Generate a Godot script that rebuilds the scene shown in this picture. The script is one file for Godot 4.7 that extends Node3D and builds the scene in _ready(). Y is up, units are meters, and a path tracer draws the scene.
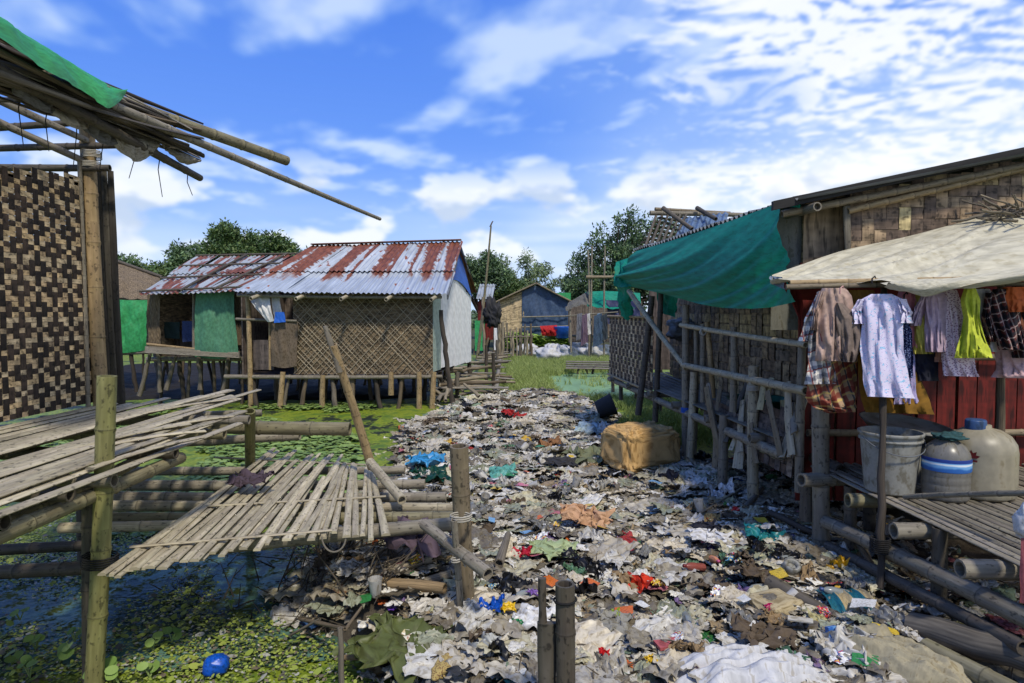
extends Node3D
# A flooded stilt settlement: bamboo huts on both sides of a channel choked with trash.
const F := 640.0
const EYE := Vector3(0, 2, 0)
var PITCH := -atan(29.5 / 640.0)
var rng := RandomNumberGenerator.new()
var M := {}
var T := {}
var used := {}
var nz := FastNoiseLite.new()

# ---------- where a picture point lies in the place ----------
func ray(px: float, py: float) -> Vector3:
	return Basis(Vector3.RIGHT, PITCH) * Vector3((px - 512.0) / F, (341.5 - py) / F, -1.0)
func at(px: float, py: float, d: float) -> Vector3:
	var r := ray(px, py)
	return EYE + r * (d / -r.z)
func on(px: float, py: float, h: float) -> Vector3:
	var r := ray(px, py)
	return EYE + r * ((h - EYE.y) / r.y)
func lin(r: int, g: int, b: int) -> Color:
	return Color8(r, g, b).srgb_to_linear()
func rf(a: float, b: float) -> float:
	return rng.randf_range(a, b)

# ---------- nodes ----------
func numbered(n: String) -> String:
	if not used.has(n):
		used[n] = 0
		return n
	used[n] += 1
	return "%s_%03d" % [n, used[n]]
func tag(o: Node3D, label: String, category := "", group := "", kind := "") -> Node3D:
	if label: o.set_meta("label", label)
	if category: o.set_meta("category", category)
	if group: o.set_meta("group", group)
	if kind: o.set_meta("kind", kind)
	return o
func thing(called: String, label: String, category: String, base: Vector3, group := "") -> Node3D:
	var o := Node3D.new()
	o.name = numbered(called)
	add_child(o)
	o.position = base
	return tag(o, label, category, group)
func offset(p: Node) -> Vector3:
	var s := Vector3.ZERO
	while p != self and p != null:
		s += (p as Node3D).position
		p = p.get_parent()
	return s
# a mesh whose points are given in world space, hung under parent
func put(called: String, mesh: Mesh, m: Material, parent: Node = self) -> MeshInstance3D:
	var o := MeshInstance3D.new()
	o.name = numbered(called) if parent == self else called
	o.mesh = mesh
	o.material_override = m
	parent.add_child(o, true)
	o.position = -offset(parent)
	return o
func part(called: String, parent: Node3D) -> Node3D:
	var o := Node3D.new()
	o.name = called
	parent.add_child(o, true)
	return o

# ---------- shapes ----------
class MB:
	var v := PackedVector3Array()
	var n := PackedVector3Array()
	var t := PackedVector2Array()
	var c := PackedColorArray()
	var i := PackedInt32Array()
	func vert(p: Vector3, uv := Vector2.ZERO, col := Color.WHITE) -> int:
		v.append(p); n.append(Vector3.ZERO); t.append(uv); c.append(col)
		return v.size() - 1
	func tri(a: int, b: int, d: int) -> void:
		i.append(a); i.append(b); i.append(d)
		var m := (v[d] - v[a]).cross(v[b] - v[a])
		n[a] += m; n[b] += m; n[d] += m
	func quad(a: int, b: int, d: int, e: int) -> void:
		tri(a, b, d); tri(a, d, e)
	func face(p: Array, col := Color.WHITE, s := 1.0) -> void:
		var w: float = (p[1] - p[0]).length() * s
		var h: float = (p[3] - p[0]).length() * s
		quad(vert(p[0], Vector2(0, 0), col), vert(p[1], Vector2(w, 0), col), vert(p[2], Vector2(w, h), col), vert(p[3], Vector2(0, h), col))
	func box(o: Vector3, x: Vector3, y: Vector3, z: Vector3, col := Color.WHITE) -> void:
		# o is the middle, x y z the half edges (right-handed)
		for k in 3:
			var a := [x, y, z][k] as Vector3
			var b := [y, z, x][k] as Vector3
			var d := [z, x, y][k] as Vector3
			for s in [1.0, -1.0]:
				var q: Vector3 = o + a * s
				var e: Vector3 = b * s
				face([q - d - e, q + d - e, q + d + e, q - d + e], col)
	func grid(nu: int, nv: int, fn: Callable, us := 1.0, vs := 1.0, col := Color.WHITE) -> void:
		var b := v.size()
		for j in nv + 1:
			for k in nu + 1:
				var u := float(k) / nu
				var w := float(j) / nv
				vert(fn.call(u, w), Vector2(u * us, w * vs), col)
		for j in nv:
			for k in nu:
				var a := b + j * (nu + 1) + k
				quad(a, a + 1, a + nu + 2, a + nu + 1)
	func tube(p: Array, r: Array, sides := 9, col := Color.WHITE, hollow := true, usz := 1.0, v0 := 0.0, tone := []) -> void:
		var b := v.size()
		var ax: Vector3 = (p[-1] - p[0]).normalized()
		var sd := ax.cross(Vector3.UP if absf(ax.y) < 0.9 else Vector3.RIGHT).normalized()
		var len_ := v0
		for k in p.size():
			var tg: Vector3 = ((p[mini(k + 1, p.size() - 1)] - p[maxi(k - 1, 0)]) as Vector3).normalized()
			if tg == Vector3.ZERO: tg = ax
			var up := sd.cross(tg).normalized()
			sd = tg.cross(up).normalized()
			if k > 0: len_ += (p[k] - p[k - 1]).length()
			for s in sides + 1:
				var a := TAU * s / sides
				vert(p[k] + (sd * cos(a) + up * sin(a)) * r[k], Vector2(usz * s / sides, len_), col * tone[k] if tone else col)
		for k in p.size() - 1:
			for s in sides:
				var a := b + k * (sides + 1) + s
				quad(a, a + sides + 1, a + sides + 2, a + 1)
		for k in p.size():   # one normal round the seam
			var a := b + k * (sides + 1)
			var m := n[a] + n[a + sides]
			n[a] = m; n[a + sides] = m
		if hollow:
			for e in 2:
				var k: int = 0 if e == 0 else p.size() - 1
				var dir: Vector3 = (p[1] - p[0]).normalized() if e == 0 else (p[-2] - p[-1]).normalized()
				var o := b + k * (sides + 1)
				var ring := []
				for s in sides: ring.append(v[o + s])
				var inn := []
				var bot := []
				for q in ring:
					inn.append(p[k] + (q - p[k]) * 0.74)
					bot.append(p[k] + (q - p[k]) * 0.72 + dir * r[k] * 1.3)
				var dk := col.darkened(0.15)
				for s in sides:
					var s2 := (s + 1) % sides
					if e == 0:
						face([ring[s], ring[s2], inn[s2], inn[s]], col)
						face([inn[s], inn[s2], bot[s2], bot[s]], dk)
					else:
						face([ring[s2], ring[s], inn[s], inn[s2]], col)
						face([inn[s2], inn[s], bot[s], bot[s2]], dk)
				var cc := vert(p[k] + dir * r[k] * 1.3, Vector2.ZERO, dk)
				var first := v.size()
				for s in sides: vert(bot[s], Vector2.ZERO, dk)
				for s in sides:
					if e == 0: tri(first + s, first + (s + 1) % sides, cc)
					else: tri(first + (s + 1) % sides, first + s, cc)
	func mesh() -> ArrayMesh:
		for k in n.size(): n[k] = n[k].normalized()
		var a := []
		a.resize(Mesh.ARRAY_MAX)
		a[Mesh.ARRAY_VERTEX] = v; a[Mesh.ARRAY_NORMAL] = n; a[Mesh.ARRAY_TEX_UV] = t; a[Mesh.ARRAY_COLOR] = c; a[Mesh.ARRAY_INDEX] = i
		var m := ArrayMesh.new()
		m.add_surface_from_arrays(Mesh.PRIMITIVE_TRIANGLES, a)
		return m

const PALE := [0.40, 0.33, 0.21]
func bcol(kind: String) -> Color:
	var k := rf(0.82, 1.15)
	match kind:
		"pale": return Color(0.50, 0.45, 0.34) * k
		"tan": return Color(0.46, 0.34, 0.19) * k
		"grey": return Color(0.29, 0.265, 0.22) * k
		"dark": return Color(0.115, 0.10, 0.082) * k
		"green": return Color(0.25, 0.245, 0.10) * k
		"olive": return Color(0.29, 0.265, 0.17) * k
	return Color(0.28, 0.23, 0.16) * k

# a bamboo culm from a to b: slight bow, swollen nodes, open ends
func culm_into(mb: MB, a: Vector3, b: Vector3, r: float, kind: String, r2 := -1.0, bow := 0.008, sides := 10) -> void:
	if r2 < 0: r2 = r * 0.88
	var L := (b - a).length()
	var step := clampf(r * 7.0, 0.16, 0.5)
	var p := []
	var q := []
	var sag := Vector3(rf(-1, 1), rf(-0.6, 0.6), rf(-1, 1)).slide((b - a).normalized()) * L * bow
	var d := rf(0.1, 0.9) * step
	var cuts := [[0.0, 1.0, 1.0]]
	var tone := []
	while d < L - 0.05:
		var w := 0.012 + r * 0.1
		if d > 0.08 and d < L - 0.08:
			cuts.append([d - w * 2.2, 0.99, 1.0]); cuts.append([d - w, 1.0, 1.22]); cuts.append([d - w * 0.3, 1.10, 1.1]); cuts.append([d, 1.06, 0.42]); cuts.append([d + w * 0.3, 1.08, 0.8]); cuts.append([d + w, 0.985, 0.95])
		d += step * rf(0.85, 1.15)
	cuts.append([L, 1.0, 1.0])
	for c in cuts:
		var t: float = c[0] / L
		p.append(a.lerp(b, t) + sag * sin(PI * t))
		q.append(lerpf(r, r2, t) * c[1])
		tone.append(c[2])
	mb.tube(p, q, sides, bcol(kind), true, 1.0, rf(0, 5), tone)
func culm(called: String, a: Vector3, b: Vector3, r: float, kind: String, parent: Node = self, r2 := -1.0, bow := 0.008) -> MeshInstance3D:
	var mb := MB.new()
	culm_into(mb, a, b, r, kind, r2, bow)
	return put(called, mb.mesh(), M.bamboo, parent)
# a rough stick or branch
func stick(called: String, a: Vector3, b: Vector3, r: float, kind: String, parent: Node = self, wob := 0.03) -> MeshInstance3D:
	var mb := MB.new()
	stick_into(mb, a, b, r, kind, wob)
	return put(called, mb.mesh(), M.wood, parent)
func stick_into(mb: MB, a: Vector3, b: Vector3, r: float, kind: String, wob := 0.03, sides := 7) -> void:
	var n := clampi(int((b - a).length() / 0.15), 3, 12)
	var p := []
	var q := []
	for k in n + 1:
		var t := float(k) / n
		var e := Vector3(rf(-1, 1), rf(-1, 1), rf(-1, 1)) * r * (0.45 if k > 0 and k < n else 0.0) * wob / 0.03
		p.append(a.lerp(b, t) + e)
		q.append(r * rf(0.85, 1.12) * lerpf(1.0, 0.8, t))
	mb.tube(p, q, sides, bcol(kind), true, 1.0, rf(0, 5))
# a split bamboo slat: flat below, rounded above
func slat_into(mb: MB, a: Vector3, b: Vector3, w: float, th: float, up: Vector3, col: Color, bow := 0.0) -> void:
	var ax := (b - a).normalized()
	var sd := ax.cross(up).normalized()
	var u := sd.cross(ax).normalized()
	var prof := [[-0.5, 0.0], [-0.47, 0.6], [-0.2, 1.0], [0.2, 1.0], [0.47, 0.6], [0.5, 0.0]]
	var n := 4
	var L := (b - a).length()
	var base := mb.v.size()
	var off := rf(0, 7)
	var uo := rf(0, 1)
	for k in n + 1:
		var t := float(k) / n
		var c := a.lerp(b, t) + u * bow * sin(PI * t) + sd * bow * 0.6 * sin(PI * t * 1.5 + off)
		var ww := w * (1.0 - 0.12 * t) * (0.94 + 0.1 * sin(t * 9.0 + off))
		for q in prof.size():
			mb.vert(c + sd * prof[q][0] * ww + u * prof[q][1] * th, Vector2(uo + 0.3 * q / 5.0, off + L * t), col)
	var m := prof.size()
	for k in n:
		for q in m:
			var q2 := (q + 1) % m
			mb.quad(base + k * m + q, base + k * m + q2, base + (k + 1) * m + q2, base + (k + 1) * m + q)
	for e in [0, n]:
		var s: int = base + e * m
		var f := []
		for q in m: f.append(mb.vert(mb.v[s + q], Vector2(uo, off), col))
		for q in range(1, m - 1):
			if e == 0: mb.tri(f[0], f[q + 1], f[q])
			else: mb.tri(f[0], f[q], f[q + 1])
func slat(called: String, a: Vector3, b: Vector3, w: float, th: float, up: Vector3, col: Color, parent: Node, bow := 0.0) -> MeshInstance3D:
	var mb := MB.new()
	slat_into(mb, a, b, w, th, up, col, bow)
	return put(called, mb.mesh(), M.bamboo, parent)
func lathe(prof: Array, tf: Transform3D, sides := 20, col := Color.WHITE) -> MB:
	var mb := MB.new()
	lathe_into(mb, prof, tf, sides, col)
	return mb
func lathe_into(mb: MB, prof: Array, tf: Transform3D, sides := 20, col := Color.WHITE) -> void:
	var b := mb.v.size()
	var run := 0.0
	for k in prof.size():
		if k > 0: run += Vector2(prof[k][0] - prof[k - 1][0], prof[k][1] - prof[k - 1][1]).length()
		for s in sides + 1:
			var a := TAU * s / sides
			mb.vert(tf * Vector3(cos(a) * prof[k][0], prof[k][1], sin(a) * prof[k][0]), Vector2(float(s) / sides, run), col)
	for k in prof.size() - 1:
		for s in sides:
			var a := b + k * (sides + 1) + s
			mb.quad(a, a + 1, a + sides + 2, a + sides + 1)
	for k in prof.size():
		var a := b + k * (sides + 1)
		var m: Vector3 = mb.n[a] + mb.n[a + sides]
		mb.n[a] = m; mb.n[a + sides] = m
# a lumpy filled body (sack, bale, bundle): a superellipsoid with creases
func blob(mid: Vector3, half: Vector3, turn: Basis, sq: float, amp: float, sd: int, nu := 36, nv := 22, fq := 1.0, uvs := 1.0) -> ArrayMesh:
	var mb := MB.new()
	var n := FastNoiseLite.new()
	n.seed = sd
	n.frequency = 1.0
	n.fractal_octaves = 3
	var pw := func(x: float) -> float: return signf(x) * pow(absf(x), sq)
	var fn := func(u: float, v: float) -> Vector3:
		var th := TAU * (u if u < 1.0 else 0.0)
		var ph := PI * (v - 0.5)
		var d := Vector3(pw.call(cos(ph)) * pw.call(cos(th)), pw.call(sin(ph)), pw.call(cos(ph)) * pw.call(sin(th)))
		var q := d * fq
		var w := 1.0 + amp * (n.get_noise_3dv(q * 1.3) * 1.2 - absf(n.get_noise_3dv(q * 2.6 + Vector3(9, 2, 5))) * 1.1)
		return mid + turn * (d * half * w)
	mb.grid(nu, nv, fn, 2.0 * uvs, 1.0 * uvs)
	var w2 := nu + 1
	for j in nv + 1:
		var a: int = j * w2
		var m: Vector3 = mb.n[a] + mb.n[a + nu]
		mb.n[a] = m; mb.n[a + nu] = m
	return mb.mesh()
# a cloth between two edges (each a list of points), with folds running from edge to edge
func cloth(top: Array, bot: Array, nu: int, nv: int, sag: Vector3, folds: float, fq: float, sd: int, uvs := 2.0, shear := 0.0, rough := 1.0) -> MB:
	var mb := MB.new()
	cloth_into(mb, top, bot, nu, nv, sag, folds, fq, sd, uvs, shear, rough)
	return mb
func cloth_into(mb: MB, top: Array, bot: Array, nu: int, nv: int, sag: Vector3, folds: float, fq: float, sd: int, uvs := 2.0, shear := 0.0, rough := 1.0) -> void:
	var n := FastNoiseLite.new()
	n.seed = sd
	n.frequency = 1.0
	n.fractal_octaves = 3
	var nrm: Vector3 = ((top[-1] - top[0]) as Vector3).cross(bot[0] - top[0]).normalized()
	var fn := func(u: float, v: float) -> Vector3:
		var a := along(top, u)
		var b := along(bot, u)
		var env := sin(PI * clampf(v, 0.0, 1.0)) * 0.6 + 0.4 * v
		var us := u + v * shear
		var w := n.get_noise_2d(us * fq, v * fq * 0.28 * rough) * 1.0 + 0.35 * rough * n.get_noise_2d(us * fq * 2.7 + 31.0, v * fq * 0.9 * rough) - 0.5 * absf(n.get_noise_2d(us * fq * 1.3 + 77.0, v * 0.8 * rough))
		return a.lerp(b, v) + sag * sin(PI * v) + nrm * folds * w * env
	mb.grid(nu, nv, fn, uvs, uvs)
func along(p: Array, u: float) -> Vector3:
	if p.size() == 2: return (p[0] as Vector3).lerp(p[1], u)
	var f := clampf(u, 0, 1) * (p.size() - 1)
	var k := mini(int(f), p.size() - 2)
	var a: Vector3 = p[maxi(k - 1, 0)]
	var d: Vector3 = p[mini(k + 2, p.size() - 1)]
	return (p[k] as Vector3).cubic_interpolate(p[k + 1], a, d, f - k)
# weaving: strips along V (warp) and U (weft) pass over and under one another
func weave(parent: Node3D, O: Vector3, U: Vector3, V: Vector3, nu: int, nv: int, over: Callable, wmats: Array, fmats: Array, lo: Callable, hi: Callable, gap := 0.94, ragged := 0.0) -> void:
	var N := U.cross(V).normalized()
	var th := minf(U.length(), V.length()) * 0.07
	for i in nu:
		var mb := MB.new()
		var j0: int = maxi(0, int(lo.call(i)))
		var j1: int = mini(nv, int(hi.call(i)))
		if j1 - j0 < 1: continue
		var off := rf(0, 5)
		var tw := rf(-0.06, 0.06)
		var prev := -1
		for j in range(j0, j1):
			var s: float = 1.0 if over.call(i, j) else -1.0
			for e in [0.12, 0.88]:
				var y: float = j + e
				if j == j0 and e < 0.5: y = j
				if j == j1 - 1 and e > 0.5: y = j + 1.0 + rf(0, ragged)
				var c := O + U * (i + 0.5 + tw * sin(j * 0.4)) + V * y + N * th * s
				var a := mb.vert(c - U * 0.5 * gap, Vector2(0.0, off + y * V.length()), Color.WHITE)
				mb.vert(c + U * 0.5 * gap, Vector2(0.3, off + y * V.length()), Color.WHITE)
				if prev >= 0: mb.quad(prev, a, a + 1, prev + 1)
				prev = a
		put("strip", mb.mesh(), wmats[rng.randi() % wmats.size()], parent)
	for j in nv:
		var run := []
		for i in nu:
			if j >= int(lo.call(i)) and j < int(hi.call(i)): run.append(i)
		if run.size() < 2: continue
		var mb := MB.new()
		var off := rf(0, 5)
		var tw := rf(-0.05, 0.05)
		var prev := -1
		for i in range(run[0], run[-1] + 1):
			var s: float = -1.0 if over.call(i, j) else 1.0
			for e in [0.12, 0.88]:
				var x: float = i + e
				if i == run[0] and e < 0.5: x = i
				if i == run[-1] and e > 0.5: x = i + 1.0
				var c := O + U * x + V * (j + 0.5 + tw * sin(i * 0.5)) + N * th * s
				var a := mb.vert(c + V * 0.5 * gap, Vector2(0.0, off + x * U.length()), Color.WHITE)
				mb.vert(c - V * 0.5 * gap, Vector2(0.3, off + x * U.length()), Color.WHITE)
				if prev >= 0: mb.quad(prev, a, a + 1, prev + 1)
				prev = a
		put("strip", mb.mesh(), fmats[rng.randi() % fmats.size()], parent)
# one corrugated sheet; o lower left corner, a along the eave, b up the slope
func sheet(called: String, o: Vector3, a: Vector3, b: Vector3, pitch: float, amp: float, uv0: Vector2, uv1: Vector2, m: Material, parent: Node3D) -> MeshInstance3D:
	var mb := MB.new()
	var w := a.length()
	var nrm := a.cross(b).normalized()
	var nu := int(w / pitch * 8.0)
	var bend := rf(-0.02, 0.02)
	var fn := func(u: float, v: float) -> Vector3:
		return o + a * u + b * v + nrm * (amp * sin(TAU * u * w / pitch) + bend * sin(PI * v) + 0.008 * nz.get_noise_2d(u * 40.0, v * 60.0 + o.x * 9.0))
	mb.grid(nu, 5, fn)
	for k in mb.t.size(): mb.t[k] = Vector2(lerpf(uv0.x, uv1.x, mb.t[k].x), lerpf(uv0.y, uv1.y, mb.t[k].y))
	return put(called, mb.mesh(), m, parent)
# ---------- textures (colour and grain only) ----------
func noise(sd: int, fq: float, oct := 4, type := FastNoiseLite.TYPE_SIMPLEX_SMOOTH) -> FastNoiseLite:
	var n := FastNoiseLite.new()
	n.seed = sd
	n.frequency = fq
	n.fractal_octaves = oct
	n.noise_type = type
	return n
func tex(w: int, h: int, fn: Callable) -> ImageTexture:
	var im := Image.create(w, h, true, Image.FORMAT_RGB8)
	for y in h:
		for x in w:
			im.set_pixel(x, y, fn.call(x, y))
	im.generate_mipmaps()
	return ImageTexture.create_from_image(im)
func g(v: float) -> Color:
	return Color(v, v, v)
func sst(a: float, b: float, x: float) -> float:
	return smoothstep(a, b, x)
func mat(name_: String, col: Color, rough := 0.8, tx: Texture2D = null, vc := false, scale := Vector3.ONE) -> StandardMaterial3D:
	var m := StandardMaterial3D.new()
	m.resource_name = name_
	m.albedo_color = col
	m.roughness = rough
	m.metallic_specular = 0.4
	if tx: m.albedo_texture = tx
	m.vertex_color_use_as_albedo = vc
	m.uv1_scale = scale
	m.cull_mode = BaseMaterial3D.CULL_DISABLED
	return m
func bump(m: StandardMaterial3D, tx: Texture2D, cm: float) -> StandardMaterial3D:
	m.heightmap_enabled = true
	m.heightmap_texture = tx
	m.heightmap_scale = cm
	return m

func make_materials() -> void:
	var n1 := noise(3, 0.05)
	var n2 := noise(7, 0.02)
	var n3 := noise(11, 0.008, 3)
	# bamboo skin: long streaks, scuffs and dark mould specks along the culm
	T.bamboo = tex(128, 512, func(x, y):
		var s := n1.get_noise_3d(x * 2.2, y * 0.12, 0.0) * 0.5 + 0.5
		var b := n2.get_noise_3d(x * 1.2, y * 0.5, 9.0) * 0.5 + 0.5
		var d := sst(0.25, 0.5, n1.get_noise_3d(x * 1.5, y * 0.8, 40.0))
		var v := 0.70 + 0.28 * s + 0.22 * (b - 0.5) - 0.28 * d
		return Color(v, v * (0.97 + 0.03 * b), v * (0.9 + 0.08 * s)))
	T.wood = tex(128, 512, func(x, y):
		var s := n1.get_noise_3d(x * 3.5, y * 0.15, 5.0) * 0.5 + 0.5
		var b := n2.get_noise_3d(x, y * 0.4, 2.0) * 0.5 + 0.5
		var v := 0.45 + 0.45 * s + 0.25 * (b - 0.5)
		return Color(v, v * 0.97, v * 0.93))
	# strips of a woven wall
	T.strip = tex(64, 512, func(x, y):
		var s := n1.get_noise_3d(x * 5.0, y * 0.2, 15.0) * 0.5 + 0.5
		var b := n2.get_noise_3d(x * 0.5, y * 1.2, 22.0) * 0.5 + 0.5
		var d := sst(0.1, 0.5, n1.get_noise_3d(x, y * 0.9, 70.0))
		return g(clampf(0.68 + 0.32 * s + 0.55 * (b - 0.5) - 0.3 * d, 0.1, 1.0)))
	# grime on film, cloth and sacking
	T.grime = tex(256, 256, func(x, y):
		var b := n2.get_noise_2d(x * 1.2, y * 1.2)
		var f := n1.get_noise_2d(x * 1.6 + 200.0, y * 1.6)
		var d := sst(-0.1, 0.6, b + 0.5 * f)
		var v := 0.93 + 0.07 * f
		return Color(v, v, v).lerp(Color(0.58, 0.54, 0.46), d * 0.6))
	T.soft = tex(256, 256, func(x, y):
		var b := n2.get_noise_2d(x * 1.6, y * 0.5)
		var f := n1.get_noise_2d(x * 1.2, y * 1.2 + 80.0)
		return g(clampf(0.88 + 0.12 * b + 0.06 * f, 0, 1)).lerp(Color(0.62, 0.58, 0.50), 0.55 * sst(0.2, 0.6, b + 0.5 * f)))
	T.cloth = tex(256, 256, func(x, y):
		var b := n2.get_noise_2d(x, y) * 0.5 + 0.5
		var wv := 0.04 * (float((x + y) % 2)) + 0.03 * n1.get_noise_2d(x * 5.0, y)
		return g(clampf(0.78 + 0.2 * b + wv, 0, 1)))
	T.tarp = tex(512, 512, func(x, y):
		var b := n3.get_noise_2d(x * 1.5, y * 1.5)
		var f := n1.get_noise_2d(x * 0.4, y * 4.0)
		var d := sst(0.15, 0.5, n2.get_noise_2d(x * 0.9, y * 0.9 + 333.0))
		var v := clampf(0.86 + 0.13 * b + 0.06 * f, 0, 1)
		return Color(v, v, v).lerp(Color(0.66, 0.63, 0.56), d * 0.35))
	T.mud = tex(512, 512, func(x, y):
		var b := n2.get_noise_2d(x * 0.8, y * 0.8) * 0.5 + 0.5
		var f := n1.get_noise_2d(x * 3.0, y * 3.0) * 0.5 + 0.5
		return Color(0.20, 0.185, 0.16).lerp(Color(0.50, 0.47, 0.41), clampf(b * 0.5 + f * 0.5, 0, 1)))
	T.thatch = tex(256, 256, func(x, y):
		var s := n1.get_noise_3d(x * 4.0, y * 0.35, 55.0) * 0.5 + 0.5
		var b := n2.get_noise_2d(x, y) * 0.5 + 0.5
		var v := clampf(0.2 + 0.75 * s + 0.4 * (b - 0.5), 0.05, 1.0)
		return Color(v, v * 0.95, v * 0.87))
	# pond scum: lime duckweed with holes of dark water
	T.algae = tex(768, 768, func(x, y):
		var b := n3.get_noise_2d(x * 0.7, y * 0.7)
		var m := n2.get_noise_2d(x * 1.1 + 90.0, y * 1.1)
		var f := n1.get_noise_2d(x * 2.4, y * 2.4)
		var a := sst(-0.42, -0.12, b * 0.7 + m * 0.5 + f * 0.28)
		var lime := Color(0.36, 0.43, 0.09).lerp(Color(0.52, 0.56, 0.18), clampf(f + 0.5, 0, 1)).lerp(Color(0.30, 0.40, 0.14), sst(0.0, 0.5, m))
		return Color(0.10, 0.14, 0.11).lerp(lime, a))
	# dark pool with an oily teal skin, floating bits of green
	T.pool = tex(512, 512, func(x, y):
		var b := n3.get_noise_2d(x * 0.8 + 700.0, y * 0.8)
		var m := n2.get_noise_2d(x * 1.4, y * 1.4 + 50.0)
		var f := n1.get_noise_2d(x * 3.0, y * 3.0)
		var c := Color(0.20, 0.26, 0.21).lerp(Color(0.33, 0.46, 0.41), sst(-0.3, 0.3, b + 0.5 * m))
		return c.lerp(Color(0.26, 0.30, 0.12), sst(0.08, 0.30, m * 0.8 + f * 0.5)))
	T.pool_r = tex(512, 512, func(x, y):
		var m := n2.get_noise_2d(x * 1.4, y * 1.4 + 50.0)
		var f := n1.get_noise_2d(x * 3.0, y * 3.0)
		return g(lerpf(0.10, 0.8, sst(0.16, 0.34, m * 0.8 + f * 0.5))))
	T.pool_h = tex(512, 512, func(x, y): return g(0.5 + 0.25 * n1.get_noise_2d(x * 0.9, y * 1.6) + 0.25 * n2.get_noise_2d(x, y)))
	# galvanised roof of the big hut: bands of rust run down the slope
	var bands := [[0.03, 0.035], [0.10, 0.02], [0.155, 0.055], [0.33, 0.015], [0.37, 0.05], [0.46, 0.012], [0.60, 0.05], [0.655, 0.015], [0.77, 0.018], [0.86, 0.045], [0.975, 0.03]]
	T.roof = tex(1024, 512, func(x, y):
		var u: float = x / 1024.0
		var v: float = y / 512.0
		var f := n1.get_noise_2d(x * 0.6, y * 0.45)
		var m := n2.get_noise_2d(x * 0.6 + 60.0, y * 0.35)
		var zinc := Color(0.70, 0.73, 0.77) * (0.90 + 0.14 * n1.get_noise_2d(x * 1.8, y * 0.1) + 0.10 * m)
		if v < 0.30: zinc = zinc * 0.92 + Color(0.0, 0.012, 0.04)
		var r := 0.0
		for b in bands:
			var w: float = b[1] * (0.55 + 0.4 * sst(-0.4, 0.4, n2.get_noise_2d(b[0] * 4000.0, y * 1.4)) + 0.5 * sst(0.5, 1.0, v))
			r = maxf(r, 1.0 - sst(w * 0.75, w * 1.15, absf(u - b[0] + 0.007 * f + 0.010 * m + 0.03 * (v - 0.5))))
		r *= sst(0.20, 0.36, v + 0.16 * m)
		r = maxf(r, sst(0.36, 0.50, m + 0.4 * f - 0.25 * (1.0 - v)))
		r = maxf(r, sst(0.95, 0.99, v + 0.04 * f))
		var rust := Color(0.36, 0.19, 0.135).lerp(Color(0.50, 0.28, 0.20), clampf(0.5 + f, 0, 1))
		return zinc.lerp(rust, r * 0.94))
	T.roof2 = tex(512, 256, func(x, y):
		var f := n1.get_noise_2d(x * 0.7, y * 0.5 + 40.0)
		var m := n2.get_noise_2d(x * 1.6 + 600.0, y * 0.4)
		var zinc := Color(0.63, 0.66, 0.70) * (0.92 + 0.12 * n1.get_noise_2d(x * 1.8, y * 0.1 + 9.0))
		var r := sst(-0.02, 0.16, m + 0.35 * f)
		var rust := Color(0.33, 0.17, 0.13).lerp(Color(0.47, 0.27, 0.21), clampf(0.5 + f, 0, 1))
		return zinc.lerp(rust, r * 0.92))
	# prints
	T.plaid = tex(128, 128, func(x, y):
		var a: float = (1.0 if (x / 16) % 2 == 0 else 0.0)
		var b: float = (1.0 if (y / 16) % 2 == 0 else 0.0)
		var c := Color(0.86, 0.84, 0.80).lerp(Color(0.30, 0.32, 0.38), 0.42 * a + 0.42 * b)
		if x % 64 < 5 or y % 64 < 5: c = c.lerp(Color(0.55, 0.20, 0.16), 0.6)
		return c)
	T.plaid_red = tex(128, 128, func(x, y):
		var c := Color(0.62, 0.52, 0.40)
		if x % 64 < 26: c = c.lerp(Color(0.45, 0.13, 0.10), 0.6)
		if y % 64 < 26: c = c.lerp(Color(0.42, 0.12, 0.10), 0.6)
		if (x + 12) % 64 < 8: c = c.lerp(Color(0.12, 0.16, 0.22), 0.7)
		if (y + 12) % 64 < 8: c = c.lerp(Color(0.75, 0.65, 0.35), 0.7)
		return c)
	T.plaid_dark = tex(128, 128, func(x, y):
		var c := Color(0.34, 0.16, 0.15)
		if x % 42 < 16: c = c.lerp(Color(0.08, 0.09, 0.13), 0.7)
		if y % 42 < 16: c = c.lerp(Color(0.08, 0.09, 0.13), 0.7)
		if (x + 10) % 42 < 5 or (y + 10) % 42 < 5: c = c.lerp(Color(0.78, 0.72, 0.68), 0.7)
		return c)
	var cell := noise(21, 0.06, 1, FastNoiseLite.TYPE_CELLULAR)
	T.floral = tex(256, 256, func(x, y):
		var k := cell.get_noise_2d(x, y)
		var f := n1.get_noise_2d(x * 2.0, y * 2.0)
		var c := Color(0.86, 0.78, 0.80)
		c = c.lerp(Color(0.46, 0.26, 0.38), 1.0 - sst(-0.82, -0.72, k + 0.1 * f))
		return c)
	T.print_tee = tex(256, 256, func(x, y):
		var k := cell.get_noise_2d(x * 1.3 + 50.0, y * 1.3)
		var m := n2.get_noise_2d(x * 1.4 + 5.0, y * 1.4)
		var c := Color(0.83, 0.80, 0.88)
		c = c.lerp(Color(0.48, 0.36, 0.62), (1.0 - sst(-0.9, -0.78, k)) * sst(-0.1, 0.2, m))
		return c.lerp(Color(0.45, 0.72, 0.84), 0.8 * sst(0.36, 0.42, m + 0.1 * n1.get_noise_2d(x, y))))
	T.batik = tex(256, 256, func(x, y):
		var k := cell.get_noise_2d(x * 1.2, y * 1.2 + 99.0)
		return Color(0.10, 0.13, 0.30).lerp(Color(0.62, 0.70, 0.85), 1.0 - sst(-0.84, -0.7, k)))
	T.gleaf = tex(64, 64, func(x, y): return Color(0.9, 0.95, 0.85).lerp(Color(0.6, 0.7, 0.5), absf(sin(x * 0.4 + y * 0.1)) * 0.5))
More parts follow.
